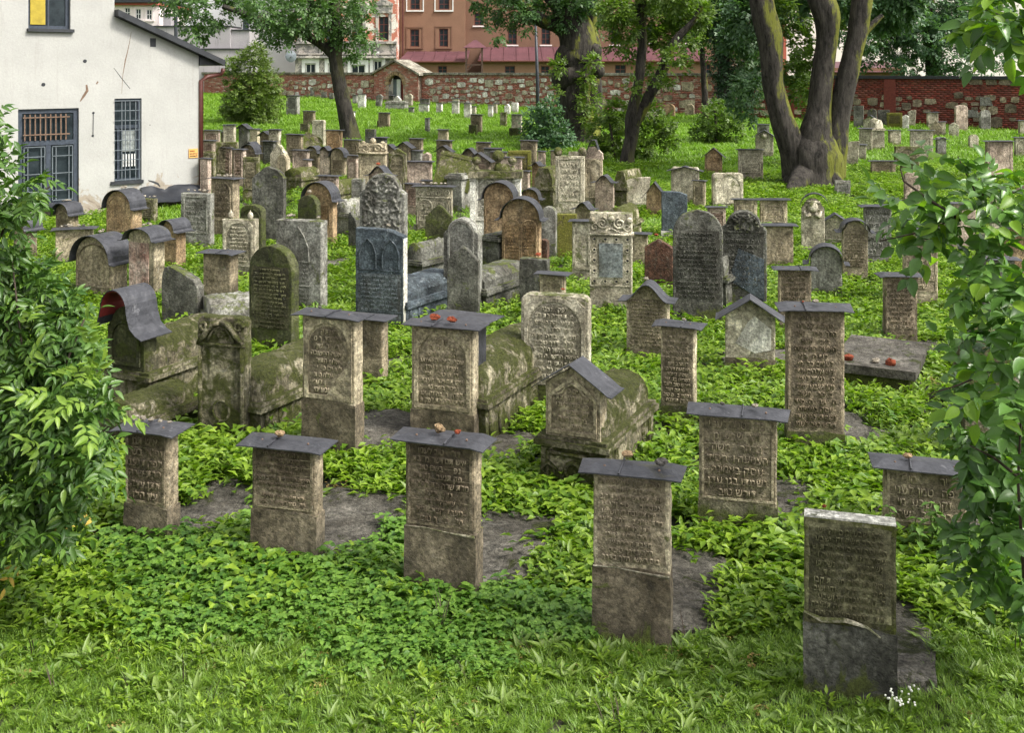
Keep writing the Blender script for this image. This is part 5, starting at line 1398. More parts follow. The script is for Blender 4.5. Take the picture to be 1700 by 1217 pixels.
def hb(name, mat, fn, par=None):
    mb = MB(); fn(mb); return mb.build(name, mat, par or house)
# window 1
a, b, c, d = w1; zt = hf(80, 237)[1]
W1 = window(house, a, b, c, d, .05, M['framepaint'], 1, 1, .10, gmat=M['glass'])
hb('transom', M['framepaint'], lambda m: (m.box(a+.1, b-.1, .035, .10, zt-.05, zt+.05), m.box((a+b)/2-.05, (a+b)/2+.05, .04, .1, c+.1, zt-.05)), W1)
hb('sill', M['framepaint'], lambda m: m.box(a-.03, b+.03, -.04, .05, c-.05, c+.02), W1)
bm_ = MB(); bm_.box(-.012, .012, -.012, .012, 0, 1); bar0 = bm_.build('rusty_bar', M['rust'], W1)
for i in range(9):
    o = bar0 if i == 0 else bar0.copy()
    if i: COL.objects.link(o); o.parent = W1
    o.location = (a+.14+(b-a-.42)*i/8, .015, zt+.06); o.scale = (1, 1, d-.12-zt-.06)
for z in (.25, .75):
    o = bar0.copy(); COL.objects.link(o); o.parent = W1; o.location = (a+.1, .0, zt+(d-zt)*z); o.rotation_euler = (0, math.radians(90), 0); o.scale = (1, 1, b-a-.3)
def f(m):
    for s0, s1 in ((a+.13, (a+b)/2-.08), ((a+b)/2+.08, b-.13)):
        for k in (0, .18, .82, 1): m.box(s0+(s1-s0)*k-.008, s0+(s1-s0)*k+.008, .02, .035, c+.12, zt-.08)
        for k in (0, .18, .5, .82, 1): z = c+.12+(zt-.2-c)*k; m.box(s0, s1, .008, .019, z-.008, z+.008)
hb('wire_grille', M['mesh_pale'], f, W1)
# window 2
a, b, c, d = w2
W2 = window(house, a, b, c, d, .05, M['framepaint'], 1, 1, .07, gmat=M['glass'])
zt2 = c+(d-c)*.66
hb('transom', M['framepaint'], lambda m: (m.box(a+.07, b-.07, .035, .10, zt2-.04, zt2+.04), m.box(a+(b-a)*.22-.03, a+(b-a)*.22+.03, .038, .1, c+.07, zt2-.04)), W2)
hb('sill', M['soot'], lambda m: m.box(a-.05, b+.03, -.05, .05, c-.06, c+.02), W2)
def f(m):
    for k in (.3, .42, .58, .78, .92): m.box(a+(b-a)*k-.008, a+(b-a)*k+.008, -.03, -.02, c+.02, d-.05)
    for k in range(9): z = c+.05+(d-c-.1)*k/8; m.box(a+.03, b-.03, -.042, -.031, z-.008, z+.008)
hb('wire_grille', M['mesh_pale'], f, W2)
hb('curtain', M['curtain_w'], lambda m: m.box(a+(b-a)*.35, b-(b-a)*.22, .045, .055, c+(d-c)*.36, zt2-.1), W2)
hb('radiator', M['whitepaint'], lambda m: [m.box(a+(b-a)*(.36+.1*i), a+(b-a)*(.41+.1*i), .03, .044, c+(d-c)*.18, c+(d-c)*.33) for i in range(5)], W2)
# window 3 (upper, with yellow curtain)
a, b, c, d = w3
W3 = window(house, a, b, c, d, .08, M['framepaint'], 2, 1, .08)
hb('sill', M['soot'], lambda m: m.box(a-.03, b+.06, -.08, .05, c-.06, c+.01), W3)
hb('curtain', M['curtain_y'], lambda m: m.box(a+.06, a+(b-a)*.42, .06, .075, c+.1, d), W3)
# cracks, holes, sign, wire
def crack(pts, r, mat, seed=1):
    m = MB(); P = [hf(*p) for p in pts]
    m.tube([(x, .0, z) for x, z in P], [k/F*25 for k in r], 5, jit=.5, seed=seed)
    o = m.build('crack', mat, house); o.scale[1] = .08; return o
crack([(218, 52), (215, 70), (211, 88), (208, 100), (204, 125), (202, 155)], [.3, .5, .6, .8, .5, .3], M['rust'])
crack([(189, 112), (200, 127), (216, 147)], [.4, .6, .4], M['soot'])
crack([(144, 140), (145, 150), (138, 160), (133, 168)], [1.6, 2.2, 1.6, .6], M['rust'])
crack([(163, 135), (160, 139)], [1.4, 1.2], M['rust'])
crack([(246, 299), (256, 302), (262, 305), (266, 310)], [.8, 1.6, 1.4, .6], M['soot'])
crack([(280, 312), (279, 322), (281, 328)], [1.5, 2.6, 3.0], M['rust'])
for px, py, rr in ((141, 101, 3), (72, 140, 3), (155, 187, 2), (154, 225, 2), (249, 207, .8), (95, 12, 0)):
    if rr:
        x, z = hf(px, py); mb = MB(); k = rr/F*25
        mb.prism([(x+k*math.cos(2*PI*i/9)*(1+.2*(i % 2)), z+k*math.sin(2*PI*i/9)) for i in range(9)], -.004, .001); mb.build('wall_hole', M['soot'], house)
x, z = hf(155, 187); x2, z2 = hf(154, 225); hb('wire', M['iron'], lambda m: m.tube([(x, -.02, z), (x2, -.02, z2)], [.006]*2, 5))
if hole[3] >= zl: x, z = hf(254, 70); hb('vent', M['soot'], lambda m: m.box(x-.07, x+.07, -.004, .001, z-.1, z+.1))
a, c = hf(313, 262); b, d = hf(328, 246)
sign = empty('warning_sign', (A0.x, A0.y, HZ), TH, 'small orange warning sign with black lettering near the white house corner', 'sign')
hb('board', simple('orange sign board', (.62,.33,.10), .5, var=.08, bump=0), lambda m: m.box(a, b, -.02, -.003, c, d), sign)
def latin(par, txt, x, z, size, y, mat, w=None):
    cu = bpy.data.curves.new('text', 'FONT'); cu.body = txt; cu.size = size; cu.extrude = .002; cu.resolution_u = 2; ob = bpy.data.objects.new('text', cu)
    me = bpy.data.meshes.new_from_object(ob); bpy.data.objects.remove(ob); me.materials.clear(); me.materials.append(mat)
    o = bpy.data.objects.new('lettering', me); COL.objects.link(o); o.parent = par; o.location = (x, y, z); o.rotation_euler = (math.radians(90), 0, 0)
    if w: o.scale = (w/max(.01, max(v.co.x for v in me.vertices)), 1, 1)
    return o
dz = d-c
latin(sign, 'UWAGA', a+.02, c+dz*.66, dz*.26, -.024, M['redrock'], (b-a)*.55)
latin(sign, 'NIE DEPTAC', a+.02, c+dz*.38, dz*.2, -.024, M['soot'], (b-a)*.85)
latin(sign, 'TRAWNIKOW', a+.02, c+dz*.14, dz*.2, -.024, M['soot'], (b-a)*.85)
# black tarp along the foot of the house
def tarp(s0, s1, h, out, label, seed):
    root = empty('black_tarp', (A0.x, A0.y, 0), TH, label, 'tarp')
    V = []; T = []; n = 26; m_ = 8
    for i in range(n+1):
        for j in range(m_+1):
            s = s0+(s1-s0)*i/n; t = j/m_
            q = noise.noise(Vector((s*3, t*2, seed)))
            V.append((s, -.03-out*t**1.5-.07*q, .25+h*(1-t)*(1+.4*noise.noise(Vector((s*2.2, seed, 0))))+.05*q))
    for i in range(n):
        for j in range(m_): a = i*(m_+1)+j; T.append((a, a+m_+1, a+m_+2, a+1))
    np_mesh('sheet', np.array(V), np.array(T), M['tarp'], root, smooth=True)
tarp(hf(232, 300)[0], LH+.1, .32, .5, 'crumpled black plastic tarp along the house wall under the narrow window', 1)
tarp(hf(70, 300)[0], hf(100, 300)[0], .12, .6, 'small heap of black plastic tarp at the foot of the house behind the left bush', 5)
# ---- far buildings
def far(name, D, label, cat='building'):
    return empty(name, (0, D, 0), 0, label, cat)
def fx(px, D): return (px-850)/F*D
def fz(py, D): return EYE-(py-HY)/F*D
def rect(D, x0, x1, y0, y1): return (fx(x0, D), fx(x1, D), fz(y1, D), fz(y0, D))
# brown rendered building with mauve lean-to roof
D = 80; B = far('apartment_building', D, 'brown rendered building with mauve sheet lean-to roof behind the wall')
wl = [rect(D, *r_) for r_ in ((681, 697, -12, 15), (728, 746, -12, 15), (681, 696, 48, 77), (729, 744, 47, 77))]
mb = MB(); facade(mb, fx(660, D), fx(772, D), 0, fz(-260, D), wl, .25); mb.box(fx(660, D), fx(1262, D), .95, 9, 0, fz(-262, D)); 
mb.add([(fx(772, D), 0, 0), (fx(772, D), .5, 0), (fx(772, D), .5, fz(-260, D)), (fx(772, D), 0, fz(-260, D))], [(0,1,2,3)])
mb.add([(fx(660, D), 0, 0), (fx(660, D), .95, 0), (fx(660, D), .95, fz(-260, D)), (fx(660, D), 0, fz(-260, D))], [(3,2,1,0)])
mb.build('wall', M['brownwall'], B)
wr = [rect(D, *r_) for r_ in ((787, 803, 20, 41), (843, 858, 45, 73), (899, 914, 45, 73), (843, 858, -15, 8), (960, 975, 45, 73), (1015, 1030, 45, 73), (1075, 1090, 40, 70), (1130, 1145, 40, 70), (1190, 1205, 40, 70))]
mb = MB(); facade(mb, fx(772, D), fx(1262, D), 0, fz(-260, D), wr, .25, .5); mb.build('wall', M['brownwall2'], B)
for w_ in wl:
    window(B, w_[0], w_[1], w_[2], w_[3], .12, M['brownpaint'], 2, 3, .06, .04, curtain=None)
    mb = MB(); mb.box(w_[0]-.3, w_[1]+.3, -.05, .0, w_[3]+.12, w_[3]+.2); mb.box(w_[0]-.3, w_[0]-.22, -.04, 0, w_[2]-.1, w_[3]+.12); mb.box(w_[1]+.22, w_[1]+.3, -.04, 0, w_[2]-.1, w_[3]+.12); mb.box(w_[0]-.3, w_[1]+.3, -.12, 0, w_[2]-.16, w_[2]-.06); mb.build('window_surround', M['whitepaint'] if w_[3] > 7 else M['brownwall2'], B)
for w_ in wr: window(B, w_[0], w_[1], w_[2], w_[3], .62, M['brownpaint'], 2, 3, .06, .04); mb = MB(); mb.box(w_[0]-.12, w_[1]+.12, .4, .5, w_[2]-.12, w_[2]-.02); mb.build('sill', M['pinkwall'], B)
def leanto(x0, x1, ytop, ybot, yw, openings, D2=76):
    root_z = fz(ytop, D2+1.5)
    z1 = fz(ybot, D2)
    mb = MB(); a, b = fx(x0, D2), fx(x1, D2); yy = D2-D
    mb.add([(a, yy-.3, z1), (b, yy-.3, z1), (b, .45, root_z), (a+.3, .45, root_z), (a, yy-.3, z1-.08), (b, yy-.3, z1-.08), (b, .45, root_z-.08), (a+.3, .45, root_z-.08)], [(0,1,2,3),(7,6,5,4),(0,4,5,1),(1,5,6,2),(3,7,4,0)])
    rf = mb.build('lean_to_roof', M['mauve'], B)
    n = int((b-a)/.95); sm = MB(); sm.add([(-.02, yy-.3, z1), (.02, yy-.3, z1), (.02, .45, root_z), (-.02, .45, root_z), (-.02, yy-.3, z1+.05), (.02, yy-.3, z1+.05), (.02, .45, root_z+.05), (-.02, .45, root_z+.05)], [(0,1,5,4),(1,2,6,5),(2,3,7,6),(3,0,4,7),(4,5,6,7)])
    s0 = sm.build('seam', M['mauve'], rf)
    for i in range(1, n+1):
        o = s0 if i == 1 else s0.copy()
        if i > 1: COL.objects.link(o); o.parent = rf
        o.location = (a+(b-a)*i/(n+1), 0, 0)
    mb = MB(); facade(mb, fx(x0+8, D2), b, 0, z1-.05, [rect(D2, *q) for q in openings], .2, yy); mb.build('lean_to_wall', M['brownwall'], B)
    for q in openings:
        w_ = rect(D2, *q); window(B, *w_, yy+.1, M['brownpaint'], 2, 2, .05, .04, gmat=None)
    mb = MB(); mb.tube([(a, yy-.36, z1-.06), (b, yy-.36, z1-.06)], [.07]*2, 6); mb.build('gutter', M['pipe'], B)
leanto(661, 776, 82, 101, 0, [(727, 742, 109, 121)])
leanto(793, 1182, 76, 100, 0, [(838, 855, 109, 122), (898, 912, 109, 124), (1021, 1039, 107, 123), (1166, 1180, 106, 123)])
a, b = fx(770, 76), fx(809, 76); c, d = fz(79, 76), fz(66, 76); yy = -5.2
mb = MB(); mb.add([(a, yy, c), (b, yy, c), (b, -3.4, c), (a, -3.4, c), ((a+b)/2-.1, -4.2, d), ((a+b)/2+.1, -4.2, d)], [(0,1,5,4),(1,2,5),(2,3,4,5),(3,0,4),(3,2,1,0)]); mb.build('porch_roof', M['mauve'], B)
mb = MB()
for x in (fx(775, 76), fx(801, 76)): mb.box(x-.06, x+.06, yy+.1, yy+.22, 1.5, c)
mb.box(fx(775, 76), fx(801, 76), yy+.1, yy+.16, fz(108, 76), fz(106, 76)); mb.tube([(fx(775, 76), yy+.15, fz(118, 76)), (fx(785, 76), yy+.15, fz(108, 76))], [.05]*2, 5)
mb.build('porch_frame', M['wood'], B)
for px, mt, r_ in ((661, 'greenpaint', .07), (669, 'pipe', .07)):
    mb = MB(); mb.tube([(fx(px, 80), -.15, 1), (fx(px, 80), -.15, fz(-200, 80))], [r_]*2, 8); mb.build('downpipe', M[mt], B)
# peeling old tenement
D = 78; R = far('old_tenement', D, 'derelict tenement with peeling plaster, pedimented windows and bare brick')
up = [rect(D, *q) for q in ((585, 602, 27, 66), (629, 645, 27, 66), (540, 557, 27, 66), (500, 514, 27, 66), (585, 602, -45, -8), (629, 645, -45, -8))]
lo_ = [rect(D, *q) for q in ((507, 524, 105, 123), (545, 562, 105, 123), (583, 606, 107, 123), (620, 634, 100, 123))]
mb = MB(); facade(mb, fx(490, D), fx(658, D), fz(69, D), fz(-230, D), up, .25); mb.box(fx(490, D), fx(658, D), .3, 9, 0, fz(-231, D)); mb.build('wall', M['ruin'], R)
mb = MB(); facade(mb, fx(490, D), fx(658, D), 0, fz(69, D), lo_, .25, -.02); mb.build('lower_wall', M['ruingrey'], R)
for w_ in up:
    window(R, *w_, .12, M['brownpaint'], 2, 3, .06, .06)
    a, b, c, d = w_; t = MB()
    t.box(a-.22, a-.02, -.08, 0, c-.1, d+.25); t.box(b+.02, b+.22, -.08, 0, c-.1, d+.25); t.box(a-.3, b+.3, -.12, 0, d+.25, d+.8); t.box(a-.34, b+.34, -.2, 0, d+.8, d+.92)
    t.prism([(a-.36, d+.93), (b+.36, d+.93), ((a+b)/2, d+1.35)], -.18, -.02); t.build('window_surround', M['ruingrey'], R)
for w_ in lo_:
    window(R, *w_, .1, M['whitepaint'], 2, 1, .07, .05); a, b, c, d = w_; t = MB(); t.box(a-.25, a-.02, -.08, -.02, c-.2, d+.35); t.box(b+.02, b+.25, -.08, -.02, c-.2, d+.35); t.box(a-.02, b+.02, -.08, -.02, d+.02, d+.35); t.box((a+b)/2-.12, (a+b)/2+.12, -.12, -.02, d+.35, d+.65); t.build('window_surround', M['whitepaint'], R)
t = MB(); t.box(fx(489, D), fx(659, D), -.22, 0, fz(72, D), fz(68, D)); t.box(fx(489, D), fx(658, D), -.35, 0, fz(96, D), fz(92, D)); t.box(fx(489, D), fx(658, D), -.25, 0, fz(90, D), fz(88, D))
for px in (505, 530, 560, 578, 609, 622, 650): t.box(fx(px, D), fx(px+3, D), -.08, -.01, fz(88, D), fz(72, D))
t.build('cornice', M['ruingrey'], R)
dish = empty('satellite_dish', (fx(483, 77), 77, fz(93, 77)), math.radians(30), 'grey satellite dish at the left corner of the derelict tenement', 'satellite dish')
vs = []; mb = MB()
for j in range(5):
    for i in range(14): a = 2*PI*i/14; q = j/4*.42; vs.append((q*math.cos(a), -.1+.6*q*q, q*math.sin(a)))
mb.add(vs, [(j*14+i, j*14+(i+1) % 14, (j+1)*14+(i+1) % 14, (j+1)*14+i) for j in range(4) for i in range(14)]); mb.build('reflector', M['mesh_pale'], dish)
mb = MB(); mb.tube([(0, -.1, 0), (-.2, -.6, -.1)], [.03]*2, 6); mb.tube([(0, 0, 0), (.3, .3, 0)], [.03]*2, 6); mb.build('arm', M['iron'], dish)
# white firewall building, pink-white house, grey sheds
D = 86; X = far('white_building', D, 'plain white building with a glass block strip between the shrub and the tenement')
gb = rect(D, 403, 413, -30, 69)
mb = MB(); facade(mb, fx(250, D), fx(500, D), 0, fz(-260, D), [gb], .2); mb.box(fx(250, D), fx(500, D), .3, 9, 0, fz(-261, D)); mb.build('wall', M['whitewall'], X)
window(X, *gb, .05, M['greenpaint'], 3, 14, .05, .04)
D = 76; X = far('pink_house', D, 'small whitish pink house with three framed windows above the lean-to roof')
ww = [rect(D, *q) for q in ((207, 216, 12, 28), (225, 234, 14, 31), (243, 252, 15, 32))]
mb = MB(); facade(mb, fx(120, D), fx(262, D), 0, fz(8, D), ww, .2); mb.box(fx(120, D), fx(262, D), .25, 8, 0, fz(8, D)); mb.build('wall', M['pinkwall'], X)
mb = MB(); mb.box(fx(118, D), fx(264, D), -.3, 8, fz(8, D), fz(4, D)); mb.build('cornice', M['brickred'], X)
mb = MB(); mb.box(fx(118, D), fx(264, D), -.5, 8, fz(4, D), fz(-2, D)); mb.add([(fx(118, D), -.5, fz(-2, D)), (fx(264, D), -.5, fz(-2, D)), (fx(264, D), 5, fz(-30, D)), (fx(118, D), 5, fz(-30, D))], [(0,1,2,3)]); mb.build('roof', M['soot'], X)
for w_ in ww:
    window(X, *w_, .05, M['whitepaint'], 2, 2, .05, .05); a, b, c, d = w_; t = MB(); t.box(a-.14, a-.02, -.04, 0, c, d+.1); t.box(b+.02, b+.14, -.04, 0, c, d+.1); t.box(a-.2, b+.2, -.1, 0, c-.12, c-.02); t.build('window_surround', M['pinkwall'], X)
D = 74; X = far('grey_shed', D, 'row of stained grey concrete sheds with a chimney beyond the lean-to roof', 'shed')
mb = MB(); mb.box(fx(240, D), fx(382, D), 0, 3, 0, fz(44, D)); mb.box(fx(382, D), fx(413, D), .2, 3, 0, fz(50, D)); mb.box(fx(330, D), fx(420, D), -.6, 0, 0, fz(82, D)); mb.build('wall', M['garage'], X)
mb = MB(); mb.box(fx(240, D), fx(383, D), -.1, 3.1, fz(44, D), fz(42, D)); mb.box(fx(383, D), fx(414, D), .1, 3.1, fz(50, D), fz(48, D)); mb.box(fx(330, D), fx(421, D), -.7, -.1, fz(82, D), fz(80, D)); mb.build('roof_edge', M['soot'], X)
mb = MB(); mb.box(fx(263, D), fx(276, D), 1, 2, 2, fz(22, D)); mb.box(fx(261, D), fx(278, D), .9, 2.1, fz(22, D), fz(20, D)); mb.build('chimney', M['garage'], X)
mb = MB(); mb.box(fx(300, D), fx(316, D), 1, 2, 2, fz(32, D)); mb.build('chimney', M['whitewall'], X)
D = 88; X = far('pale_building', D, 'pale pinkish building behind the trees in the upper right')
ow = [rect(D, *q) for q in ((1320, 1336, 20, 50), (1390, 1406, 20, 50), (1460, 1476, 20, 50), (1560, 1576, 20, 50), (1640, 1656, 20, 50))]
mb = MB(); facade(mb, fx(1285, D), fx(1900, D), 0, fz(-160, D), ow, .2); mb.box(fx(1285, D), fx(1900, D), .25, 9, 0, fz(-161, D)); mb.build('wall', M['pinkwall'], X)
for w_ in ow: window(X, *w_, .05, M['brownpaint'], 2, 3)
D = 82; X = far('red_building', D, 'brick red building part seen between the leaves left of the big tree')
ow = [rect(D, 1228, 1240, 95, 118), rect(D, 1228, 1240, 40, 66)]
mb = MB(); facade(mb, fx(1215, D), fx(1300, D), 0, fz(-60, D), ow, .2, -1); mb.box(fx(1215, D), fx(1300, D), -.7, 2, 0, fz(-61, D)); mb.build('wall', M['brickred'], X)
for w_ in ow: window(X, *w_, -.9, M['brownpaint'], 2, 3)
D = 62; X = far('long_shed', D, 'long low shed with mauve roof behind the right part of the wall', 'shed')
mb = MB(); mb.box(fx(1370, D), fx(1500, D), 0, 2, 0, fz(112, D)); mb.build('wall', M['brownwall'], X)
mb = MB(); mb.add([(fx(1368, D), -.3, fz(122, D)+.1), (fx(1502, D), -.3, fz(122, D)+.1), (fx(1502, D), 3, fz(104, D)+.1), (fx(1368, D), 3, fz(104, D)+.1)], [(0,1,2,3)]); mb.build('roof', M['mauve'], X)

# ---- the cemetery wall: bricks, set stones, coping, gatehouse
P0 = Vector((-22.0, wall_y(-22.0), 0)); P1 = Vector((24.0, wall_y(24.0), 0)); WU = (P1-P0).normalized(); WT = math.atan2(WU.y, WU.x); WL = (P1-P0).length; WTOP = 3.0
def ws(px, off=0):
    k = (px-850)/F; d = (P0.y*WU.x-P0.x*WU.y)/(WU.x-k*WU.y); return (Vector((k*d, d, 0))-P0).dot(WU), d
def wz(px, py): s, d = ws(px); return EYE-(py-HY)/F*d
split = ws(1225)[0]; rndw = random.Random(4)
def wallseg(s0, s1, matm, matb, top, label, stones, cop, name='brick_wall'):
    root = empty(name, P0, WT, label, 'wall')
    mb = MB(); mb.box(s0, s1, 0, .4, -.3, top); mb.build('mortar_core', matm, root)
    rh, bl = .088, .265; V = []; r_ = 0; z = .2
    while z < top-.02:
        s = s0 - (bl/2 if r_ % 2 else 0)
        while s < s1:
            a = max(s0, s)+.008; b = min(s1, s+bl)-.008
            if b-a > .04: V.append((a, b, z+.007, min(z+rh-.007, top), -.014-rndw.uniform(0, .012)))
            s += bl
        z += rh; r_ += 1
    A = np.array(V); n = len(A)
    P = np.zeros((n, 8, 3))
    for k, (ix, iz, fr) in enumerate(((0,2,1),(1,2,1),(1,3,1),(0,3,1),(0,2,0),(1,2,0),(1,3,0),(0,3,0))):
        P[:,k,0] = A[:,ix]; P[:,k,2] = A[:,iz]; P[:,k,1] = A[:,4] if fr else .005
    q = np.array([(0,1,2,3),(0,4,5,1),(1,5,6,2),(2,6,7,3),(3,7,4,0)])
    Q = (q[None]+8*np.arange(n)[:,None,None]).reshape(-1, 4)
    np_mesh('bricks', P.reshape(-1, 3), Q, matb, root, kind='stuff')
    for (sa, za, w_, h_, mt) in stones:
        mb = MB(); pts = []
        for an in (-2.5, -1.57, -.64, 0, .64, 1.57, 2.5, 3.14):
            if rndw.random() < .3 and an in (-1.57, 0, 1.57, 3.14): continue
            cc, ss = math.cos(an), math.sin(an); kk = max(abs(cc), abs(ss)); pts.append((sa+w_/2*cc/kk**.85*rndw.uniform(.82, 1.1), za+h_/2*ss/kk**.85*rndw.uniform(.82, 1.12)))
        mb.prism(pts, -.045-rndw.uniform(0, .02), .0); mb.build('stone', M[mt], root)
    mb = MB(); s = s0
    while s < s1:
        mb.box(s+.003, min(s+1.4, s1)-.003, -.12, .5, top, top+.13); s += 1.4
    mb.build('coping', M[cop], root)
    return root
def scatter(regions, cap):
    out = []
    for px0, px1, py0, py1, n, smin, smax, mts in regions:
        t = 0; got = 0
        while got < n and t < n*30:
            t += 1
            px, py = rndw.uniform(px0, px1), rndw.uniform(py0, py1); s, d = ws(px); z = EYE-(py-HY)/F*d
            w_ = rndw.uniform(smin, smax); h_ = w_*rndw.uniform(.55, .95)
            if any(abs(s-o[0]) < (w_+o[2])*.52 and abs(z-o[1]) < (h_+o[3])*.52 for o in out): continue
            out.append((s, z, w_, h_, rndw.choice(mts))); got += 1
    return out[:cap]
L_ = ('white', 'pale', 'tan', 'white', 'pale')
st1 = scatter([(470, 622, 134, 168, 80, .25, .7, ('pale', 'tan', 'tan', 'white', 'orange')), (703, 930, 132, 186, 150, .22, .6, L_), (985, 1180, 130, 198, 100, .3, .9, ('tan', 'pale', 'white', 'tan'))], 290)
gs0, gs1 = ws(627)[0], ws(700)[0]
st2 = scatter([(1385, 1452, 158, 190, 40, .25, .5, ('cement', 'brown')), (1470, 1545, 160, 190, 34, .25, .5, ('brown', 'cement')), (1580, 1692, 158, 205, 80, .25, .55, ('cement', 'brown', 'cement', 'tan')), (1240, 1330, 140, 190, 40, .3, .6, ('pale', 'tan')), (1600, 1700, 132, 142, 4, .4, .7, ('cement', 'pink'))], 220)
wallseg(0, gs0, M['mortar'], M['brick_l'], WTOP, 'brick and rubble wall left of the gatehouse, partly behind the leaning trunk', [s for s in st1 if s[0] < gs0-.3], 'coping')
wallseg(gs1, split, M['mortar'], M['brick_l'], WTOP, 'bright red brick wall studded with pale stones right of the gatehouse', [s for s in st1 if s[0] > gs1+.3], 'coping')
wr_ = wallseg(split, WL, M['mortardark'], M['brick_d'], WTOP-.1, 'dark red brick wall with brown rubble patches at the right', [s for s in st2 if s[0] > split+.3], 'copingdark')
mb = MB()
for px in (1478, 1310): s = ws(px)[0]; mb.box(s-.25, s+.25, -.1, .0, .2, WTOP-.12)
mb.build('buttress', M['brick_d'], wr_)
for (px, py, w_, h_) in ((1638, 168, .5, .35), (1615, 188, .6, .3)):
    s = ws(px)[0]; z = wz(px, py); mb = MB(); mb.prism([(s-w_/2, z-h_/2), (s+w_/2, z-h_/2), (s+w_*.3, z+h_/2), (s-w_*.45, z+h_/2)], -.08, 0); mb.build('set_gravestone', M['grey'], wr_)
# gatehouse
g = empty('gatehouse', P0, WT, 'small red brick gatehouse with pitched stone coping and arched doorway', 'gatehouse')
s0, s1 = gs0, gs1; sm = (s0+s1)/2; ze = wz(663, 118)-.0; zp = wz(663, 100)
zb = wz(663, 168); ow_ = (ws(670)[0]-ws(646)[0])/2; zs_ = wz(663, 140)
def gate_face(mb, y):
    lo = [(sm-ow_, zb-.3)] + [(sm-ow_, zs_)]+[(sm+ow_*math.cos(PI-PI*i/10), zs_+ow_*math.sin(PI*i/10)) for i in range(1, 10)]+[(sm+ow_, zs_), (sm+ow_, zb-.3)]
    ou = [(s0, zb-.3), (s0, zs_)]+[(s0+(s1-s0)*i/10, min(zp, ze+(zp-ze)*(1-abs(i-5)/5))) for i in range(1, 10)]+[(s1, zs_), (s1, zb-.3)]
    ou[1] = (s0, ze); ou[-2] = (s1, ze)
    n = len(lo); mb.add([(x, y, z) for x, z in lo]+[(x, y, z) for x, z in ou], [(i, i+1, n+i+1, n+i) for i in range(n-1)])
mb = MB(); gate_face(mb, -.3); mb.add([(s0, -.3, zb-.3), (s0, .6, zb-.3), (s0, .6, ze), (s0, -.3, ze)], [(3,2,1,0)]); mb.add([(s1, -.3, zb-.3), (s1, .6, zb-.3), (s1, .6, ze), (s1, -.3, ze)], [(0,1,2,3)])
mb.build('wall', M['mortar'], g)
V = []; z = zb-.3; r_ = 0
while z < zp:
    s = s0-(.13 if r_ % 2 else 0)
    while s < s1:
        a, b = max(s, s0)+.008, min(s+.265, s1)-.008; c = (a+b)/2
        lim = ze+(zp-ze)*(1-abs(c-sm)/(s1-sm))
        inside = (abs(c-sm) < ow_+.25 and z < zs_) or ((c-sm)**2+(z-zs_)**2 < (ow_+.27)**2)
        if b-a > .05 and z+.088 < lim and not inside: V.append((a, b, z+.007, z+.081))
        s += .265
    z += .088; r_ += 1
mb = MB()
for a, b, c, d in V: mb.add([(a,-.32,c),(b,-.32,c),(b,-.32,d),(a,-.32,d),(a,-.3,c),(b,-.3,c),(b,-.3,d),(a,-.3,d)], [(0,1,2,3),(0,4,5,1),(1,5,6,2),(2,6,7,3),(3,7,4,0)])
mb.build('bricks', M['brick_l'], g, kind='stuff')
for i in range(11):   # voussoirs
    a0 = PI*i/11+.015; a1 = PI*(i+1)/11-.015; mb = MB(); ri, ro = ow_, ow_+.22
    mb.prism([(sm+ro*math.cos(a0), zs_+ro*math.sin(a0)), (sm+ro*math.cos(a1), zs_+ro*math.sin(a1)), (sm+ri*math.cos(a1), zs_+ri*math.sin(a1)), (sm+ri*math.cos(a0), zs_+ri*math.sin(a0))], -.36, -.1); mb.build('voussoir', M['orange'], g)
mb = MB(); pr = [(s0-.22, ze-.12), (sm, zp+.06), (s1+.22, ze-.12)]; sheet(mb, pr, -.48, .9, .12); mb.build('coping', M['coping'], g)
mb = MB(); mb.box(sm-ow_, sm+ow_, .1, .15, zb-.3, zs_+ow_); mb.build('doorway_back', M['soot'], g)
for k, mt in ((-.6, 'mesh_pale'), (-.1, 'whitepaint'), (.55, 'brick_d')):
    mb = MB(); mb.box(sm+k*ow_-.13, sm+k*ow_+.16, -.02, .02, zb, zs_+ow_*.55); mb.build('door_leaf', M[mt], g)

# thin pole on the lawn
p = at(893, 235, 46); gzp = gz(p.x, 46)
pole = empty('metal_pole', (p.x, 46, gzp), 0, 'thin dark pole between the lawn and the burled tree', 'pole')
mb = MB(); mb.tube([(0, 0, -.2), (-.02, 0, 2.2), (-.1, 0, EYE-(38-HY)/F*46-gzp)], [.085, .075, .05], 8); mb.build('shaft', M['iron'], pole, True)
p = at(292, 60, 60); pole = empty('lamp_post', (p.x, 60, gz(p.x, 60)), 0, 'dark post rising behind the lean-to roof', 'post')
mb = MB(); mb.tube([(0, 0, -.2), (0, 0, 9)], [.12, .09], 8); mb.build('shaft', M['iron'], pole)
# ------------------------------------------------------------------ foliage
NR = np.random.default_rng(7)
def unit(v): return v/np.maximum(np.linalg.norm(v, axis=-1, keepdims=True), 1e-9)
LEAF = {}
def leaf_template(k, wid, curl=.25, fold=.12, n=4):
    V = []; Fc = []
    for i in range(n+1):
        t = i/n; w = wid*math.sin(PI*min(1, (t**.8)*.97+.03))**.9 if 0 < t < 1 else .004
        z = -curl*t*t
        V += [(t, -w/2, z+fold*w), (t, 0, z), (t, w/2, z+fold*w)]
    for i in range(n):
        a = i*3; Fc += [(a, a+3, a+4, a+1), (a+1, a+4, a+5, a+2)]
    LEAF[k] = (np.array(V), np.array(Fc))
leaf_template('lance', .36, .22, .3); leaf_template('ovate', .55, .18, .25, 5); leaf_template('tiny', .5, .2, .3, 2); leaf_template('blade', .06, .45, .1, 3); leaf_template('round', .8, .15, .2, 3)
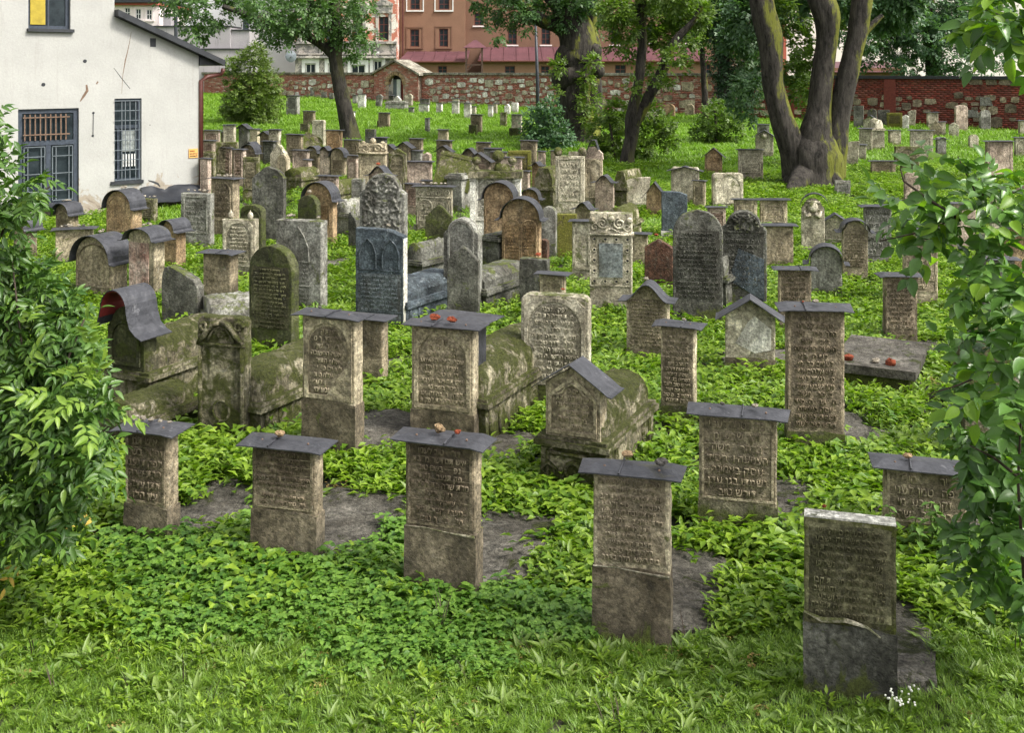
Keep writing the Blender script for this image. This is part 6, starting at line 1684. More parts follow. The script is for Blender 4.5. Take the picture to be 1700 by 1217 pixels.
def quadleaf():
    LEAF['quad'] = (np.array([(0,0,0),(.5,-.26,.05),(1,0,-.12),(.5,.26,.05)], float), np.array([(0,1,2,3)]))
quadleaf()
def leaves_mesh(tmpl, P, D, Nn, S, width=None):
    """P base, D direction, Nn rough normal, S length -> arrays"""
    V, Fc = LEAF[tmpl]
    D = unit(D); Y = unit(np.cross(Nn, D)); Z = np.cross(D, Y)
    W = S if width is None else S*width
    out = P[:,None,:] + D[:,None,:]*(V[None,:,0:1]*S[:,None,None]) + Y[:,None,:]*(V[None,:,1:2]*W[:,None,None]) + Z[:,None,:]*(V[None,:,2:3]*S[:,None,None])
    n = len(P); Fo = (Fc[None]+len(V)*np.arange(n)[:,None,None]).reshape(-1, Fc.shape[1])
    return out.reshape(-1, 3), Fo
def sprays(blobs, nspray, per, rach, lsize, droop=.35, spread=1.0, upbias=.3, rng=NR):
    """pinnate sprays scattered in ellipsoid blobs: returns leaflet P, D, N, S"""
    B = np.array([(b[0], b[1], b[2], b[3]) for b in blobs]); wgt = B[:,3]**2; wgt = wgt/wgt.sum()
    idx = rng.choice(len(B), nspray, p=wgt)
    dr = unit(rng.normal(size=(nspray, 3))); rad = B[idx,3]*rng.uniform(.25, 1, nspray)**.5
    C = B[idx,:3]+dr*rad[:,None]
    out = dr*.8+rng.normal(size=(nspray, 3))*.6; out[:,2] += upbias-droop
    out = unit(out)
    up = unit(np.stack([rng.normal(size=nspray)*.35, rng.normal(size=nspray)*.35-.25, np.ones(nspray)], 1))
    side = unit(np.cross(out, up)); up = np.cross(side, out)
    Ps, Ds, Ns, Ss = [], [], [], []
    for j in range(per):
        t = (j//2+1)/(per//2+1); sgn = 1 if j % 2 else -1
        if j == per-1: t = 1.0; dd = out
        else: dd = out*.45+side*sgn*.9
        L = rach*rng.uniform(.8, 1.2, nspray)
        p = C+out*(t*L)[:,None]; p[:,2] -= droop*.4*(t*t)*L
        Ps.append(p); Ds.append(dd+rng.normal(size=(nspray, 3))*.15-np.array([0, 0, droop*.4])); Ns.append(up+rng.normal(size=(nspray, 3))*.25)
        Ss.append(lsize*rng.uniform(.7, 1.25, nspray))
    return np.concatenate(Ps), np.concatenate(Ds), np.concatenate(Ns), np.concatenate(Ss), C, out
def pb(px, py, r, d): p = at(px, py, d); return (p.x, p.y, p.z, r/F*d)
def crown(par, name, blobs, ns, per, rach, ls, mat, tmpl='quad', **k):
    P, D, Nn, S, C, O = sprays(blobs, ns, per, rach, ls, **k)
    V, Fc = leaves_mesh(tmpl, P-np.array(par.location), D, Nn, S)
    return np_mesh(name, V, Fc, mat, par, kind='stuff')
def smooth_path(pts, k=4):
    out = []
    for i in range(len(pts)-1):
        p0 = pts[max(i-1, 0)]; p1 = pts[i]; p2 = pts[i+1]; p3 = pts[min(i+2, len(pts)-1)]
        for j in range(k):
            t = j/k; out.append(tuple(.5*((2*p1[m])+(-p0[m]+p2[m])*t+(2*p0[m]-5*p1[m]+4*p2[m]-p3[m])*t*t+(-p0[m]+3*p1[m]-3*p2[m]+p3[m])*t**3) for m in range(len(p1))))
    out.append(tuple(pts[-1])); return out
def limb(par, d, pts, name='trunk', jit=.10, n=14, mat='bark', dd=None):
    """pts: (px, py, radius px[, depth offset])"""
    Q = smooth_path([(p[0], p[1], p[2], p[3] if len(p) > 3 else 0) for p in pts], 8)
    mb = MB(); W_ = []; R_ = []
    for x, y, r, o in Q:
        w = at(x, y, d+o)-par.location; W_.append(w); R_.append(max(.01, r/F*d))
    n = max(n, int(n*1.8)); mb.tube(W_, R_, n)
    sd = pts[0][0]*.37
    for i in range(len(W_)):
        for k in range(n):
            v = Vector(mb.v[i*n+k]); o = v-W_[i]; a = 2*PI*k/n
            q = 1 + jit*1.3*noise.noise(Vector((math.cos(a)*2.2+sd, math.sin(a)*2.2, v.z*.9))) + .05*noise.noise(Vector((math.cos(a)*6+sd, math.sin(a)*6, v.z*1.5)))+.035*noise.noise(Vector((math.cos(a)*11, math.sin(a)*11+sd, v.z*3)))
            mb.v[i*n+k] = tuple(W_[i]+o*q)
    return mb.build(name, M[mat], par, True)
def tree(px, py, label, cat='tree', name='tree'):
    g_ = ground(px, py); return empty(name, g_, 0, label, cat), g_.y
# leaning trunk at the left
t1, d = tree(583, 232, 'tree with a dark leaning trunk and drooping leaves in front of the gatehouse wall')
limb(t1, d, [(584, 238, 19), (580, 215, 14.5), (572, 180, 12.5), (564, 140, 11.5), (557, 100, 11.5), (556, 80, 12), (560, 50, 10), (555, 10, 9), (550, -60, 9)], mat='bark_dark')
limb(t1, d, [(556, 92, 10), (535, 74, 8), (500, 55, 7), (465, 48, 6), (430, 30, 5), (370, 10, 4)], 'branch', n=8)
limb(t1, d, [(530, 70, 6), (524, 40, 5), (515, 0, 5), (500, -40, 4)], 'branch', n=8)
bl = [pb(*q, d+NR.uniform(-2, 1.5)) for q in ((305, 18, 22), (330, 45, 24), (350, 20, 30), (315, 60, 10), (300, -15, 40), (385, -20, 30), (430, 5, 30), (400, 5, 20), (450, 30, 30), (468, 50, 24), (440, 55, 12), (485, 25, 36), (520, 20, 34), (555, 20, 36), (575, 45, 30), (590, 75, 18), (582, 92, 10), (545, 55, 22), (500, 0, 40), (560, -10, 40), (600, 5, 22), (470, 72, 9), (425, 30, 14), (610, 60, 14))]
crown(t1, 'crown', bl, 1900, 9, .30, .15, M['l_far'], droop=.5)
# burled mossy tree
t2, d = tree(963, 236, 'thick burled tree with yellow green moss on its trunk and a low left limb')
limb(t2, d, [(966, 242, 40), (962, 225, 33), (956, 195, 30), (952, 165, 28), (955, 140, 27), (950, 128, 33), (955, 112, 27), (953, 98, 31), (960, 85, 30), (958, 60, 29), (950, 30, 28), (945, 0, 28), (950, -60, 26)], jit=.10)
limb(t2, d, [(975, 240, 20, .3), (982, 200, 17, .3), (985, 150, 15, .3), (980, 118, 17, .3), (986, 82, 14, .2), (975, 50, 15, .2), (980, 20, 12), (988, -30, 12)], 'stem', jit=.12)
limb(t2, d, [(945, 55, 16), (925, 42, 12), (900, 34, 11), (880, 20, 10), (862, 2, 9), (845, -30, 8)], 'limb', n=9)
limb(t2, d, [(960, 45, 10), (945, 25, 12), (925, 5, 14), (900, -30, 14)], 'limb', n=9)
bl = [pb(*q, d+NR.uniform(-1.5, 1.5)) for q in ((800, -5, 22), (815, 28, 13), (826, 58, 10), (845, 20, 22), (870, 45, 12), (870, 10, 24), (905, 15, 22), (940, 20, 26), (975, 45, 22), (975, 15, 24), (960, -20, 40), (900, -25, 40), (835, -25, 30), (1000, 0, 16))]
crown(t2, 'crown', bl, 1500, 9, .28, .14, M['l_far'], droop=.4)
for px, py, r_ in ((934, 131, 9), (938, 98, 8), (982, 84, 9), (936, 190, 6), (988, 118, 8)):
    mb = MB(); ball(mb, tuple(at(px+6, py, d-.35)-t2.location), r_/F*d*1.3, 12, 8, 1.1, .08, random.Random(px)); mb.build('burl', M['bark'], t2, True)
# leaves growing up its trunk and the bushes at its foot
bl = [pb(*q, d-.9) for q in ((978, 165, 18), (975, 130, 12), (980, 195, 16), (985, 100, 12), (925, 110, 12), (920, 150, 8))]
crown(t2, 'trunk_shoots', bl, 260, 7, .22, .13, M['l_light'])
s_, ds = tree(905, 245, 'dark leafy shrub at the left foot of the burled tree', 'shrub', 'shrub')
crown(s_, 'foliage', [pb(*q, ds+NR.uniform(-.6, .6)) for q in ((900, 205, 28), (925, 225, 26), (890, 225, 20), (912, 180, 16), (935, 245, 20), (905, 238, 20))], 650, 7, .25, .15, M['l_blue'])
limb(s_, ds, [(905, 250, 3), (908, 220, 2), (900, 190, 1)], 'stem', n=6)
s_, ds = tree(1020, 265, 'leafy shrub between the burled tree and the forked tree', 'shrub', 'shrub')
crown(s_, 'foliage', [pb(*q, ds+.3+NR.uniform(-.6, .6)) for q in ((1005, 220, 26), (1025, 185, 18), (1040, 235, 22), (1075, 220, 24), (1100, 205, 16), (1000, 245, 18), (1080, 190, 18), (1065, 245, 14), (1110, 230, 12))], 750, 7, .25, .14, M['l_light'])
limb(s_, ds, [(1020, 262, 3), (1015, 220, 2), (1010, 190, 1)], 'stem', n=6)
# forked tree
t3, d = tree(1041, 275, 'forked dark tree with yellowish leaves between burled tree and ivy tree')
limb(t3, d, [(1041, 282, 15), (1042, 258, 11), (1048, 230, 11), (1050, 200, 12), (1052, 175, 9), (1058, 150, 8), (1063, 110, 8), (1066, 70, 8), (1064, 30, 9), (1062, -40, 9)], mat='bark_dark')
limb(t3, d, [(1050, 205, 12), (1068, 180, 9), (1080, 155, 9), (1098, 120, 9), (1110, 90, 8), (1125, 62, 7), (1150, 35, 5), (1165, 10, 4)], 'stem', n=9)
bl = [pb(*q, d+NR.uniform(-1.6, 1.8)) for q in ((1020, 15, 26), (1035, 45, 22), (1022, 75, 12), (1050, 80, 16), (1085, 30, 28), (1100, 60, 22), (1130, 25, 26), (1075, 120, 12), (1100, 140, 9), (1120, 90, 14), (1145, 60, 16), (1160, 20, 24), (1060, -10, 40), (1120, -20, 40), (1105, 110, 9), (1050, 140, 8), (1135, 110, 8), (1075, 155, 7))]
crown(t3, 'crown', bl, 2000, 8, .25, .13, M['l_light'], droop=.35)
# ivy tree
t4, d = tree(1203, 205, 'tree trunk wrapped in dark ivy left of the big three stemmed tree')
limb(t4, d, [(1203, 210, 12), (1202, 120, 10), (1200, 40, 9), (1196, -60, 8)], n=8)
crown(t4, 'ivy', [pb(1203+NR.uniform(-8, 8), y, 17, d) for y in range(20, 200, 12)], 1500, 5, .16, .13, M['l_ivy'], droop=.9)
crown(t4, 'crown', [pb(*q, d+NR.uniform(-1, 1)) for q in ((1190, 10, 40), (1230, 30, 30), (1250, 90, 24), (1245, 120, 22), (1255, 150, 16), (1160, 40, 26), (1215, -20, 40), (1240, 70, 20), (1230, 130, 16), (1236, 160, 14), (1228, 185, 12))], 1500, 8, .3, .17, M['l_far'], droop=.5)
# big three-stemmed tree
t5, d = tree(1352, 312, 'massive three stemmed tree with flared mossy base, right of centre')
limb(t5, d, [(1352, 322, 62), (1350, 305, 50), (1352, 285, 44), (1353, 265, 43), (1352, 244, 40, .1), (1352, 222, 30, .25), (1352, 205, 16, .3)], jit=.08, n=20)
limb(t5, d, [(1328, 285, 30, .1), (1318, 250, 24), (1305, 215, 21), (1293, 180, 19), (1284, 140, 18), (1281, 100, 19), (1278, 60, 20), (1268, 20, 20), (1258, -40, 20)], 'stem')
limb(t5, d, [(1352, 300, 34, .15), (1352, 260, 33, 0), (1354, 220, 27, -.05), (1360, 180, 20), (1364, 140, 18), (1369, 100, 17), (1374, 60, 18), (1372, 25, 22), (1360, -10, 22), (1350, -60, 22)], 'stem')
limb(t5, d, [(1374, 285, 30, .1), (1385, 250, 22), (1391, 210, 18), (1398, 170, 17), (1406, 130, 17), (1414, 95, 16), (1422, 60, 16), (1428, 20, 17), (1434, -40, 17)], 'stem')
limb(t5, d, [(1420, 75, 10), (1434, 55, 7), (1446, 42, 6), (1465, 25, 4)], 'limb', n=8)
limb(t5, d, [(1335, 290, 20, -.4), (1322, 306, 14, -.9), (1310, 318, 7, -1.3)], 'root', n=9)
limb(t5, d, [(1375, 290, 18, -.3), (1388, 303, 12, -.5), (1398, 312, 6, -.7)], 'root', n=9)
bl = [pb(*q, d+NR.uniform(-.5, 4)) for q in ((1320, 120, 20), (1335, 100, 16), (1345, 140, 14), (1325, 155, 14), (1330, 70, 18), (1342, 180, 8), (1320, 30, 26), (1400, 20, 22), (1300, 0, 20))]
crown(t5, 'inner_shoots', bl, 900, 8, .22, .12, M['l_light'], droop=.2)
bl = [pb(*q, d+1+NR.uniform(0, 3.5)) for q in ((1240, 20, 34), (1222, 60, 24), (1250, 110, 18), (1235, 140, 16), (1255, 60, 18), (1225, 165, 12), (1250, 180, 12), (1260, -10, 40), (1310, -20, 40), (1400, -20, 40), (1470, 20, 30), (1500, 0, 36), (1490, -30, 50))]
crown(t5, 'crown', bl, 2600, 9, .3, .15, M['l_blue'], droop=.5)
# tree at the right wall
t6, d = tree(1552, 196, 'tree with a short dark trunk and bluish green crown in front of the right wall')
limb(t6, d, [(1553, 200, 15), (1552, 165, 13), (1550, 120, 12), (1545, 70, 12), (1540, 0, 11)])
limb(t6, d, [(1550, 100, 8), (1510, 70, 6), (1450, 50, 5), (1420, 40, 3)], 'branch', n=7)
bl = [pb(*q, d+NR.uniform(-2, 1)) for q in ((1440, 60, 26), (1465, 90, 20), (1500, 40, 32), (1500, 110, 18), (1535, 125, 20), (1560, 145, 14), (1520, 138, 14), (1540, 60, 34), (1580, 90, 26), (1595, 120, 12), (1575, 40, 30), (1430, 100, 14), (1415, 80, 14), (1480, 15, 34), (1560, 5, 40), (1610, 70, 20), (1620, 20, 26), (1640, 115, 12), (1620, 120, 12), (1560, 120, 16), (1460, 30, 30))]
bl += [pb(*q, d+NR.uniform(-1, 2)) for q in ((1500, 70, 36), (1450, 20, 40), (1620, 60, 34), (1660, 90, 24), (1650, 30, 34), (1400, 50, 24), (1590, 20, 40))]
crown(t6, 'crown', bl, 4600, 8, .3, .17, M['l_blue'], droop=.5)
# filler crowns in the upper middle right
t7, d = tree(1175, 200, 'leafy tree behind the forked tree, trunk hidden by leaves')
limb(t7, d, [(1172, 205, 6), (1168, 120, 5), (1160, 20, 5)], n=7)
crown(t7, 'crown', [pb(*q, d+NR.uniform(-1, 2)) for q in ((1150, 10, 34), (1170, 50, 22), (1200, 0, 34), (1140, 85, 10), (1185, 85, 12))], 700, 8, .3, .15, M['l_far'], droop=.4)
# shrubs
s1_, ds = tree(418, 205, 'round olive green shrub on the grass right of the white house', 'shrub', 'shrub')
crown(s1_, 'foliage', [pb(*q, ds+NR.uniform(-.6, .6)) for q in ((418, 160, 38), (395, 175, 28), (445, 170, 26), (418, 115, 34), (392, 130, 22), (445, 135, 22), (425, 90, 18), (385, 110, 14), (410, 185, 26), (440, 190, 22), (390, 190, 22), (428, 78, 9))], 2600, 7, .2, .12, M['l_olive'], droop=.2)
limb(s1_, ds, [(418, 208, 4), (418, 160, 3), (422, 110, 2)], 'stem', n=6)
s2_, ds = tree(1190, 240, 'leafy shrub with yellowing foot below the ivy tree', 'shrub', 'shrub')
crown(s2_, 'foliage', [pb(*q, ds+NR.uniform(-.4, .4)) for q in ((1185, 200, 26), (1165, 225, 20), (1210, 220, 22), (1190, 180, 14), (1195, 240, 18), (1220, 200, 14))], 800, 7, .18, .11, M['l_light'], droop=.2)
limb(s2_, ds, [(1190, 242, 3), (1188, 200, 2), (1186, 180, 1)], 'stem', n=6)

# ------------------------------------------------------------------ near bushes: the largest leaves are objects of their own
def leaf_me(k, mat):
    V, Fc = LEAF[k]; o = np_mesh('leaf', V, Fc, mat, link=False, smooth=True); me = o.data; bpy.data.objects.remove(o); return me
from mathutils import Matrix
def near_bush(root, P, D, Nn, S, k, mats, nobj, mat_rest, rng):
    loc = np.array(root.location); Pl = P-loc
    depth = P[:,1]; px = P[:,0]/depth*F+850; py = HY+(EYE-P[:,2])/depth*F
    vis = (px > -20) & (px < 1720) & (py > -20) & (py < 1240)
    score = np.where(vis, S/depth, 0)
    order = np.argsort(-score); sel = order[:nobj]; rest = order[nobj:]
    mes = [leaf_me(k, m) for m in mats]
    Du = unit(D); Y = unit(np.cross(Nn, Du)); Z = np.cross(Du, Y)
    for i in sel:
        o = bpy.data.objects.new('leaf', mes[int(rng.integers(len(mes)))]); COL.objects.link(o); o.parent = root
        s = S[i]; o.matrix_local = Matrix(((Du[i][0]*s, Y[i][0]*s, Z[i][0]*s, Pl[i][0]), (Du[i][1]*s, Y[i][1]*s, Z[i][1]*s, Pl[i][1]), (Du[i][2]*s, Y[i][2]*s, Z[i][2]*s, Pl[i][2]), (0, 0, 0, 1)))
    V, Fc = leaves_mesh(k, Pl[rest], D[rest], Nn[rest], S[rest]); np_mesh('foliage', V, Fc, mat_rest, root, kind='stuff', smooth=True)
g_ = ground(70, 890)
lb = empty('ash_bush', g_, 0, 'dense bush of narrow pinnate leaves filling the left edge', 'bush')
rg = np.random.default_rng(3)
bl = [pb(*q) for q in ((40, 320, 38, 6.3), (75, 305, 26, 6.2), (10, 300, 40, 6.5), (0, 200, 24, 6.4), (-10, 250, 30, 6.4), (10, 430, 50, 6.5), (40, 480, 60, 6.6), (85, 520, 55, 6.6), (130, 540, 40, 6.5), (60, 590, 80, 6.7), (120, 620, 60, 6.5), (165, 620, 32, 6.4), (30, 680, 90, 6.6), (110, 700, 70, 6.4), (170, 690, 40, 6.3), (150, 770, 50, 6.2), (70, 790, 90, 6.4), (185, 780, 24, 6.1), (20, 860, 60, 6.3), (110, 850, 50, 6.2), (20, 390, 30, 6.3))]
P, D, Nn, S, C, O = sprays([(q[0]-.09, q[1], q[2], q[3]*.95) for q in bl], 1250, 9, .14, .074, droop=.45, upbias=.35, rng=rg)
near_bush(lb, P, D, Nn, S, 'lance', [M['l_ash'], M['l_ash'], M['l_ashyellow']], 290, M['l_ash'], rg)
P, D, Nn, S, C, O = sprays([pb(*q) for q in ((60, 560, 40, 5.9), (120, 660, 50, 5.9), (40, 640, 40, 5.9), (90, 740, 40, 5.8), (190, 700, 20, 5.9), (30, 830, 30, 5.7), (150, 590, 20, 5.9), (60, 470, 30, 6.0), (180, 800, 20, 5.9))], 16, 9, .15, .08, droop=.3, upbias=.5, rng=rg)
V, Fc = leaves_mesh('lance', P-np.array(g_), D, Nn, S); np_mesh('young_shoots', V, Fc, M['l_ashyellow'], lb, kind='stuff', smooth=True)
st = MB()
for a, b, c in (((60, 900), (50, 700), (20, 430)), ((80, 900), (120, 760), (190, 700)), ((40, 900), (20, 600), (-20, 300)), ((60, 880), (90, 650), (140, 530)), ((90, 900), (140, 830), (190, 775)), ((-20, 420), (30, 350), (95, 300))):
    st.tube([at(*a, 6.5)-g_, at(*b, 6.5)-g_, at(*c, 6.4)-g_], [.012, .009, .004], 6)
st.build('stems', M['twig'], lb, True)
P, D, Nn, S, C, O = sprays([pb(150, 860, 60, 6.4), pb(60, 880, 70, 6.4)], 8, 5, .12, .06, rng=rg)
V, Fc = leaves_mesh('lance', P-np.array(g_), D, Nn, S); np_mesh('yellowed_leaves', V, Fc, simple('yellowing leaf', (.35,.25,.04), .7), lb, kind='stuff')
g_ = ground(1680, 900)
rb = empty('shrub', g_, 0, 'broad leaved shrub reaching in from the right edge', 'shrub')
bl = [pb(*q) for q in ((1500, 330, 45, 5.4), (1470, 300, 26, 5.4), (1545, 350, 50, 5.5), (1600, 330, 50, 5.4), (1560, 290, 40, 5.4), (1640, 350, 55, 5.3), (1660, 270, 36, 5.3), (1690, 330, 50, 5.2), (1560, 400, 36, 5.5), (1620, 420, 50, 5.4), (1680, 430, 55, 5.3), (1580, 460, 36, 5.4), (1640, 500, 60, 5.3), (1690, 540, 60, 5.2), (1600, 560, 40, 5.4), (1560, 620, 36, 5.4), (1620, 640, 60, 5.3), (1680, 660, 60, 5.2), (1540, 655, 20, 5.4), (1660, 730, 55, 5.3), (1690, 790, 60, 5.2), (1640, 800, 36, 5.4), (1690, 880, 50, 5.3), (1660, 860, 30, 5.4), (1690, 950, 30, 5.3))]
A1 = sprays(bl[:11], 62, 7, .17, .088, droop=.35, upbias=.1, rng=rg); A2 = sprays([(q[0]+.15, q[1], q[2], q[3]) for q in bl[11:]], 84, 7, .19, .098, droop=.12, upbias=.1, rng=rg)
P, D, Nn, S = [np.concatenate([A1[i], A2[i]]) for i in range(4)]
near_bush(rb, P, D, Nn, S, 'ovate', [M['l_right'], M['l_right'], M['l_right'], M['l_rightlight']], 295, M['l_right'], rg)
P, D, Nn, S, C, O = sprays([pb(*q) for q in ((1640, 700, 60, 5.9), (1680, 600, 60, 5.9), (1680, 800, 60, 5.9), (1650, 520, 50, 5.9), (1680, 900, 60, 5.8), (1600, 640, 30, 6), (1650, 850, 50, 5.8), (1690, 960, 50, 5.7), (1640, 930, 36, 5.8), (1670, 760, 60, 5.9))], 200, 7, .14, .085, rng=rg)
V, Fc = leaves_mesh('ovate', P-np.array(g_), D, Nn, S); np_mesh('inner_foliage', V, Fc, M['l_right'], rb, kind='stuff', smooth=True)
st = MB()
for q in (((1720, 368), (1640, 368), (1590, 362), (1530, 385), (1460, 400)), ((1720, 300), (1660, 330), (1620, 320), (1590, 260)), ((1590, 362), (1540, 330), (1500, 300), (1495, 280)), ((1730, 480), (1660, 470), (1600, 455)), ((1730, 620), (1660, 610), (1590, 640), (1540, 655)), ((1700, 960), (1690, 800), (1700, 600), (1710, 300)), ((1700, 800), (1650, 760), (1610, 740))):
    Q = [at(*p_, 5.4)-g_ for p_ in q]; st.tube(Q, [.009-.006*i/(len(Q)-1) for i in range(len(Q))], 6)
st.build('branches', M['twig'], rb, True)
# overhanging twig in the top right corner belongs to a tree beside the camera
g_ = Vector((4.6, 5.6, 0))
tb = empty('overhanging_tree', g_, 0, 'bright broad leaves of an overhanging tree in the top right corner', 'tree')
P, D, Nn, S, C, O = sprays([pb(*q) for q in ((1650, 20, 38, 5.4), (1690, 50, 40, 5.3), (1620, -5, 30, 5.4), (1690, 95, 22, 5.3), (1700, 0, 50, 5.3), (1640, 60, 16, 5.4))], 44, 7, .15, .10, rng=rg)
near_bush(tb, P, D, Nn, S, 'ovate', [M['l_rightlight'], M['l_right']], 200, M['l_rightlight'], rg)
mb = MB(); mb.tube([(0, 0, -.2), (0, 0, 2), (-.1, 0, 3.6), (-.5, -.2, 4.1)], [.08, .07, .05, .03], 9); mb.tube([(-.1, 0, 3.5), at(1700, 40, 5.4)-g_, at(1620, 10, 5.4)-g_], [.03, .008, .004], 6); mb.build('trunk', M['bark'], tb, True)
# nettles
for px, py, lb_, n_ in ((1548, 945, 'clump of tall nettles in front of the low capped stone at the right', 9),):
    g_ = ground(px, py); r0 = empty('nettle_plant', g_, 0, lb_, 'plant'); st = MB(); Ps, Ds, Ns, Ss = [], [], [], []
    rr = random.Random(8)
    for i in range(n_):
        bx, by = rr.uniform(-.2, .2), rr.uniform(-.12, .12); h = rr.uniform(.25, .45); lx, ly = rr.uniform(-.1, .1), rr.uniform(-.08, .05)
        st.tube([(bx, by, -.02), (bx+lx*.5, by+ly*.5, h*.6), (bx+lx, by+ly, h)], [.006, .005, .003], 5)
        for k in range(6):
            t = .3+.7*k/5
            for s in (0, 1):
                a = k*PI/2+s*PI+i; Ps.append((bx+lx*t, by+ly*t, h*t)); Ds.append((math.cos(a), math.sin(a), .1-.3*t)); Ns.append((0, 0, 1)); Ss.append(.10*(1.15-.5*t))
    st.build('stems', M['greenstem'], r0)
    V, Fc = leaves_mesh('ovate', np.array(Ps), np.array(Ds), np.array(Ns), np.array(Ss))
    # each leaf its own part
    nv = len(LEAF['ovate'][0])
    for i in range(len(Ps)): np_mesh('leaf', V[i*nv:(i+1)*nv], LEAF['ovate'][1], M['l_ash'], r0, smooth=True)

# ------------------------------------------------------------------ ground cover by geometry nodes (nobody could count it)
def clump(kind, seed):
    r = np.random.default_rng(seed); P, D, Nn, S = [], [], [], []; tm = 'lance'
    if kind == 'elder':
        tm = 'round'
        for _ in range(16):
            a = r.uniform(0, 2*PI); q = r.uniform(0, .13); h = r.uniform(.05, .13); cx, cy = q*math.cos(a), q*math.sin(a)
            for k in range(3):
                b = a+(k-1)*1.7; P.append((cx, cy, h)); D.append((math.cos(b), math.sin(b), r.uniform(-.15, .25))); Nn.append((r.normal()*.2, r.normal()*.2, 1)); S.append(r.uniform(.028, .05))
    elif kind == 'weed':
        for _ in range(30):
            a = r.uniform(0, 2*PI); q = r.uniform(0, .10); P.append((q*math.cos(a), q*math.sin(a), r.uniform(0, .09))); b = a+r.normal()*.5
            D.append((math.cos(b), math.sin(b), r.uniform(.2, 1.3))); Nn.append((-math.cos(b), -math.sin(b), 1.2)); S.append(r.uniform(.03, .085))
    elif kind == 'rosette':
        n = 9
        for i in range(n):
            a = 2*PI*i/n+r.normal()*.25; P.append((0, 0, 0)); D.append((math.cos(a), math.sin(a), r.uniform(.5, 1.5))); Nn.append((-math.cos(a), -math.sin(a), .8)); S.append(r.uniform(.10, .17))
    elif kind == 'broad':
        tm = 'ovate'
        for i in range(6):
            a = 2*PI*i/6+r.normal()*.3; P.append((0, 0, .01)); D.append((math.cos(a), math.sin(a), r.uniform(.3, .9))); Nn.append((-math.cos(a), -math.sin(a), 1)); S.append(r.uniform(.08, .13))
    elif kind in ('grass', 'lawn'):
        tm = 'blade'; n = 34 if kind == 'grass' else 22
        for i in range(n):
            a = r.uniform(0, 2*PI); q = r.uniform(0, .07 if kind == 'grass' else .2); P.append((q*math.cos(a), q*math.sin(a), 0)); b = r.uniform(0, 2*PI)
            D.append((math.cos(b)*.5, math.sin(b)*.5, r.uniform(.8, 1.8))); Nn.append((-math.cos(b), -math.sin(b), .5)); S.append(r.uniform(.07, .17) if kind == 'grass' else r.uniform(.08, .18))
    elif kind == 'mat':
        tm = 'tiny'
        for i in range(46):
            a = r.uniform(0, 2*PI); q = .2*r.uniform(0, 1)**.5; P.append((q*math.cos(a), q*math.sin(a), r.uniform(.02, .13))); b = r.uniform(0, 2*PI)
            D.append((math.cos(b), math.sin(b), r.uniform(-.1, .6))); Nn.append((0, -.3, 1)); S.append(r.uniform(.05, .09))
    elif kind == 'stalk':
        tm = 'blade'
        for i in range(3): P.append((r.normal()*.03, r.normal()*.03, 0)); D.append((r.normal()*.12, r.normal()*.12, 1)); Nn.append((0, -1, .1)); S.append(r.uniform(.22, .36))
    w = None
    if kind == 'lawn': w = 2.6
    if kind == 'stalk': w = .5
    if kind == 'rosette': w = .75
    V, Fc = leaves_mesh(tm, np.array(P), np.array(D), np.array(Nn), np.array(S), w)
    return V, Fc
def scatter_obj(name, kind, mat, pts, scl, label, rng):
    coll = bpy.data.collections.new(name+' sources')
    for i in range(4):
        V, Fc = clump(kind, i*13+5); o = np_mesh(name+'_clump', V, Fc, mat, link=False); coll.objects.link(o)
    scl = scl*np.clip(.55+(pts[:,1]-5.6)*.32, .55, 1)      # the strip nearest the path is mown shorter
    n = len(pts); me = bpy.data.meshes.new(name); me.vertices.add(n); me.vertices.foreach_set('co', pts.astype(np.float32).ravel())
    ar = me.attributes.new('rot', 'FLOAT_VECTOR', 'POINT'); rv = np.zeros((n, 3), np.float32); rv[:,2] = rng.uniform(0, 2*PI, n); rv[:,0] = rng.normal(size=n)*.12; rv[:,1] = rng.normal(size=n)*.12; ar.data.foreach_set('vector', rv.ravel())
    a2 = me.attributes.new('scl', 'FLOAT', 'POINT'); a2.data.foreach_set('value', scl.astype(np.float32))
    a3 = me.attributes.new('idx', 'INT', 'POINT'); a3.data.foreach_set('value', rng.integers(0, 4, n).astype(np.int32))
    me.materials.append(mat)
    ob = bpy.data.objects.new(name, me); COL.objects.link(ob); props(ob, label, 'ground cover', None, 'stuff')
    ng = bpy.data.node_groups.new(name, 'GeometryNodeTree'); ng.interface.new_socket('Geometry', in_out='INPUT', socket_type='NodeSocketGeometry'); ng.interface.new_socket('Geometry', in_out='OUTPUT', socket_type='NodeSocketGeometry')
    gi = ng.nodes.new('NodeGroupInput'); go = ng.nodes.new('NodeGroupOutput'); ci = ng.nodes.new('GeometryNodeCollectionInfo'); ip = ng.nodes.new('GeometryNodeInstanceOnPoints')
    ci.inputs['Collection'].default_value = coll; ci.inputs['Separate Children'].default_value = True; ci.inputs['Reset Children'].default_value = True
    def attr(nm, ty):
        x = ng.nodes.new('GeometryNodeInputNamedAttribute'); x.data_type = ty; x.inputs['Name'].default_value = nm; return x.outputs[0]
    L = ng.links.new
    L(gi.outputs[0], ip.inputs['Points']); L(ci.outputs[0], ip.inputs['Instance']); ip.inputs['Pick Instance'].default_value = True
    L(attr('idx', 'INT'), ip.inputs['Instance Index']); L(attr('rot', 'FLOAT_VECTOR'), ip.inputs['Rotation']); L(attr('scl', 'FLOAT'), ip.inputs['Scale']); L(ip.outputs[0], go.inputs[0])
    md = ob.modifiers.new('scatter', 'NODES'); md.node_group = ng
    return ob
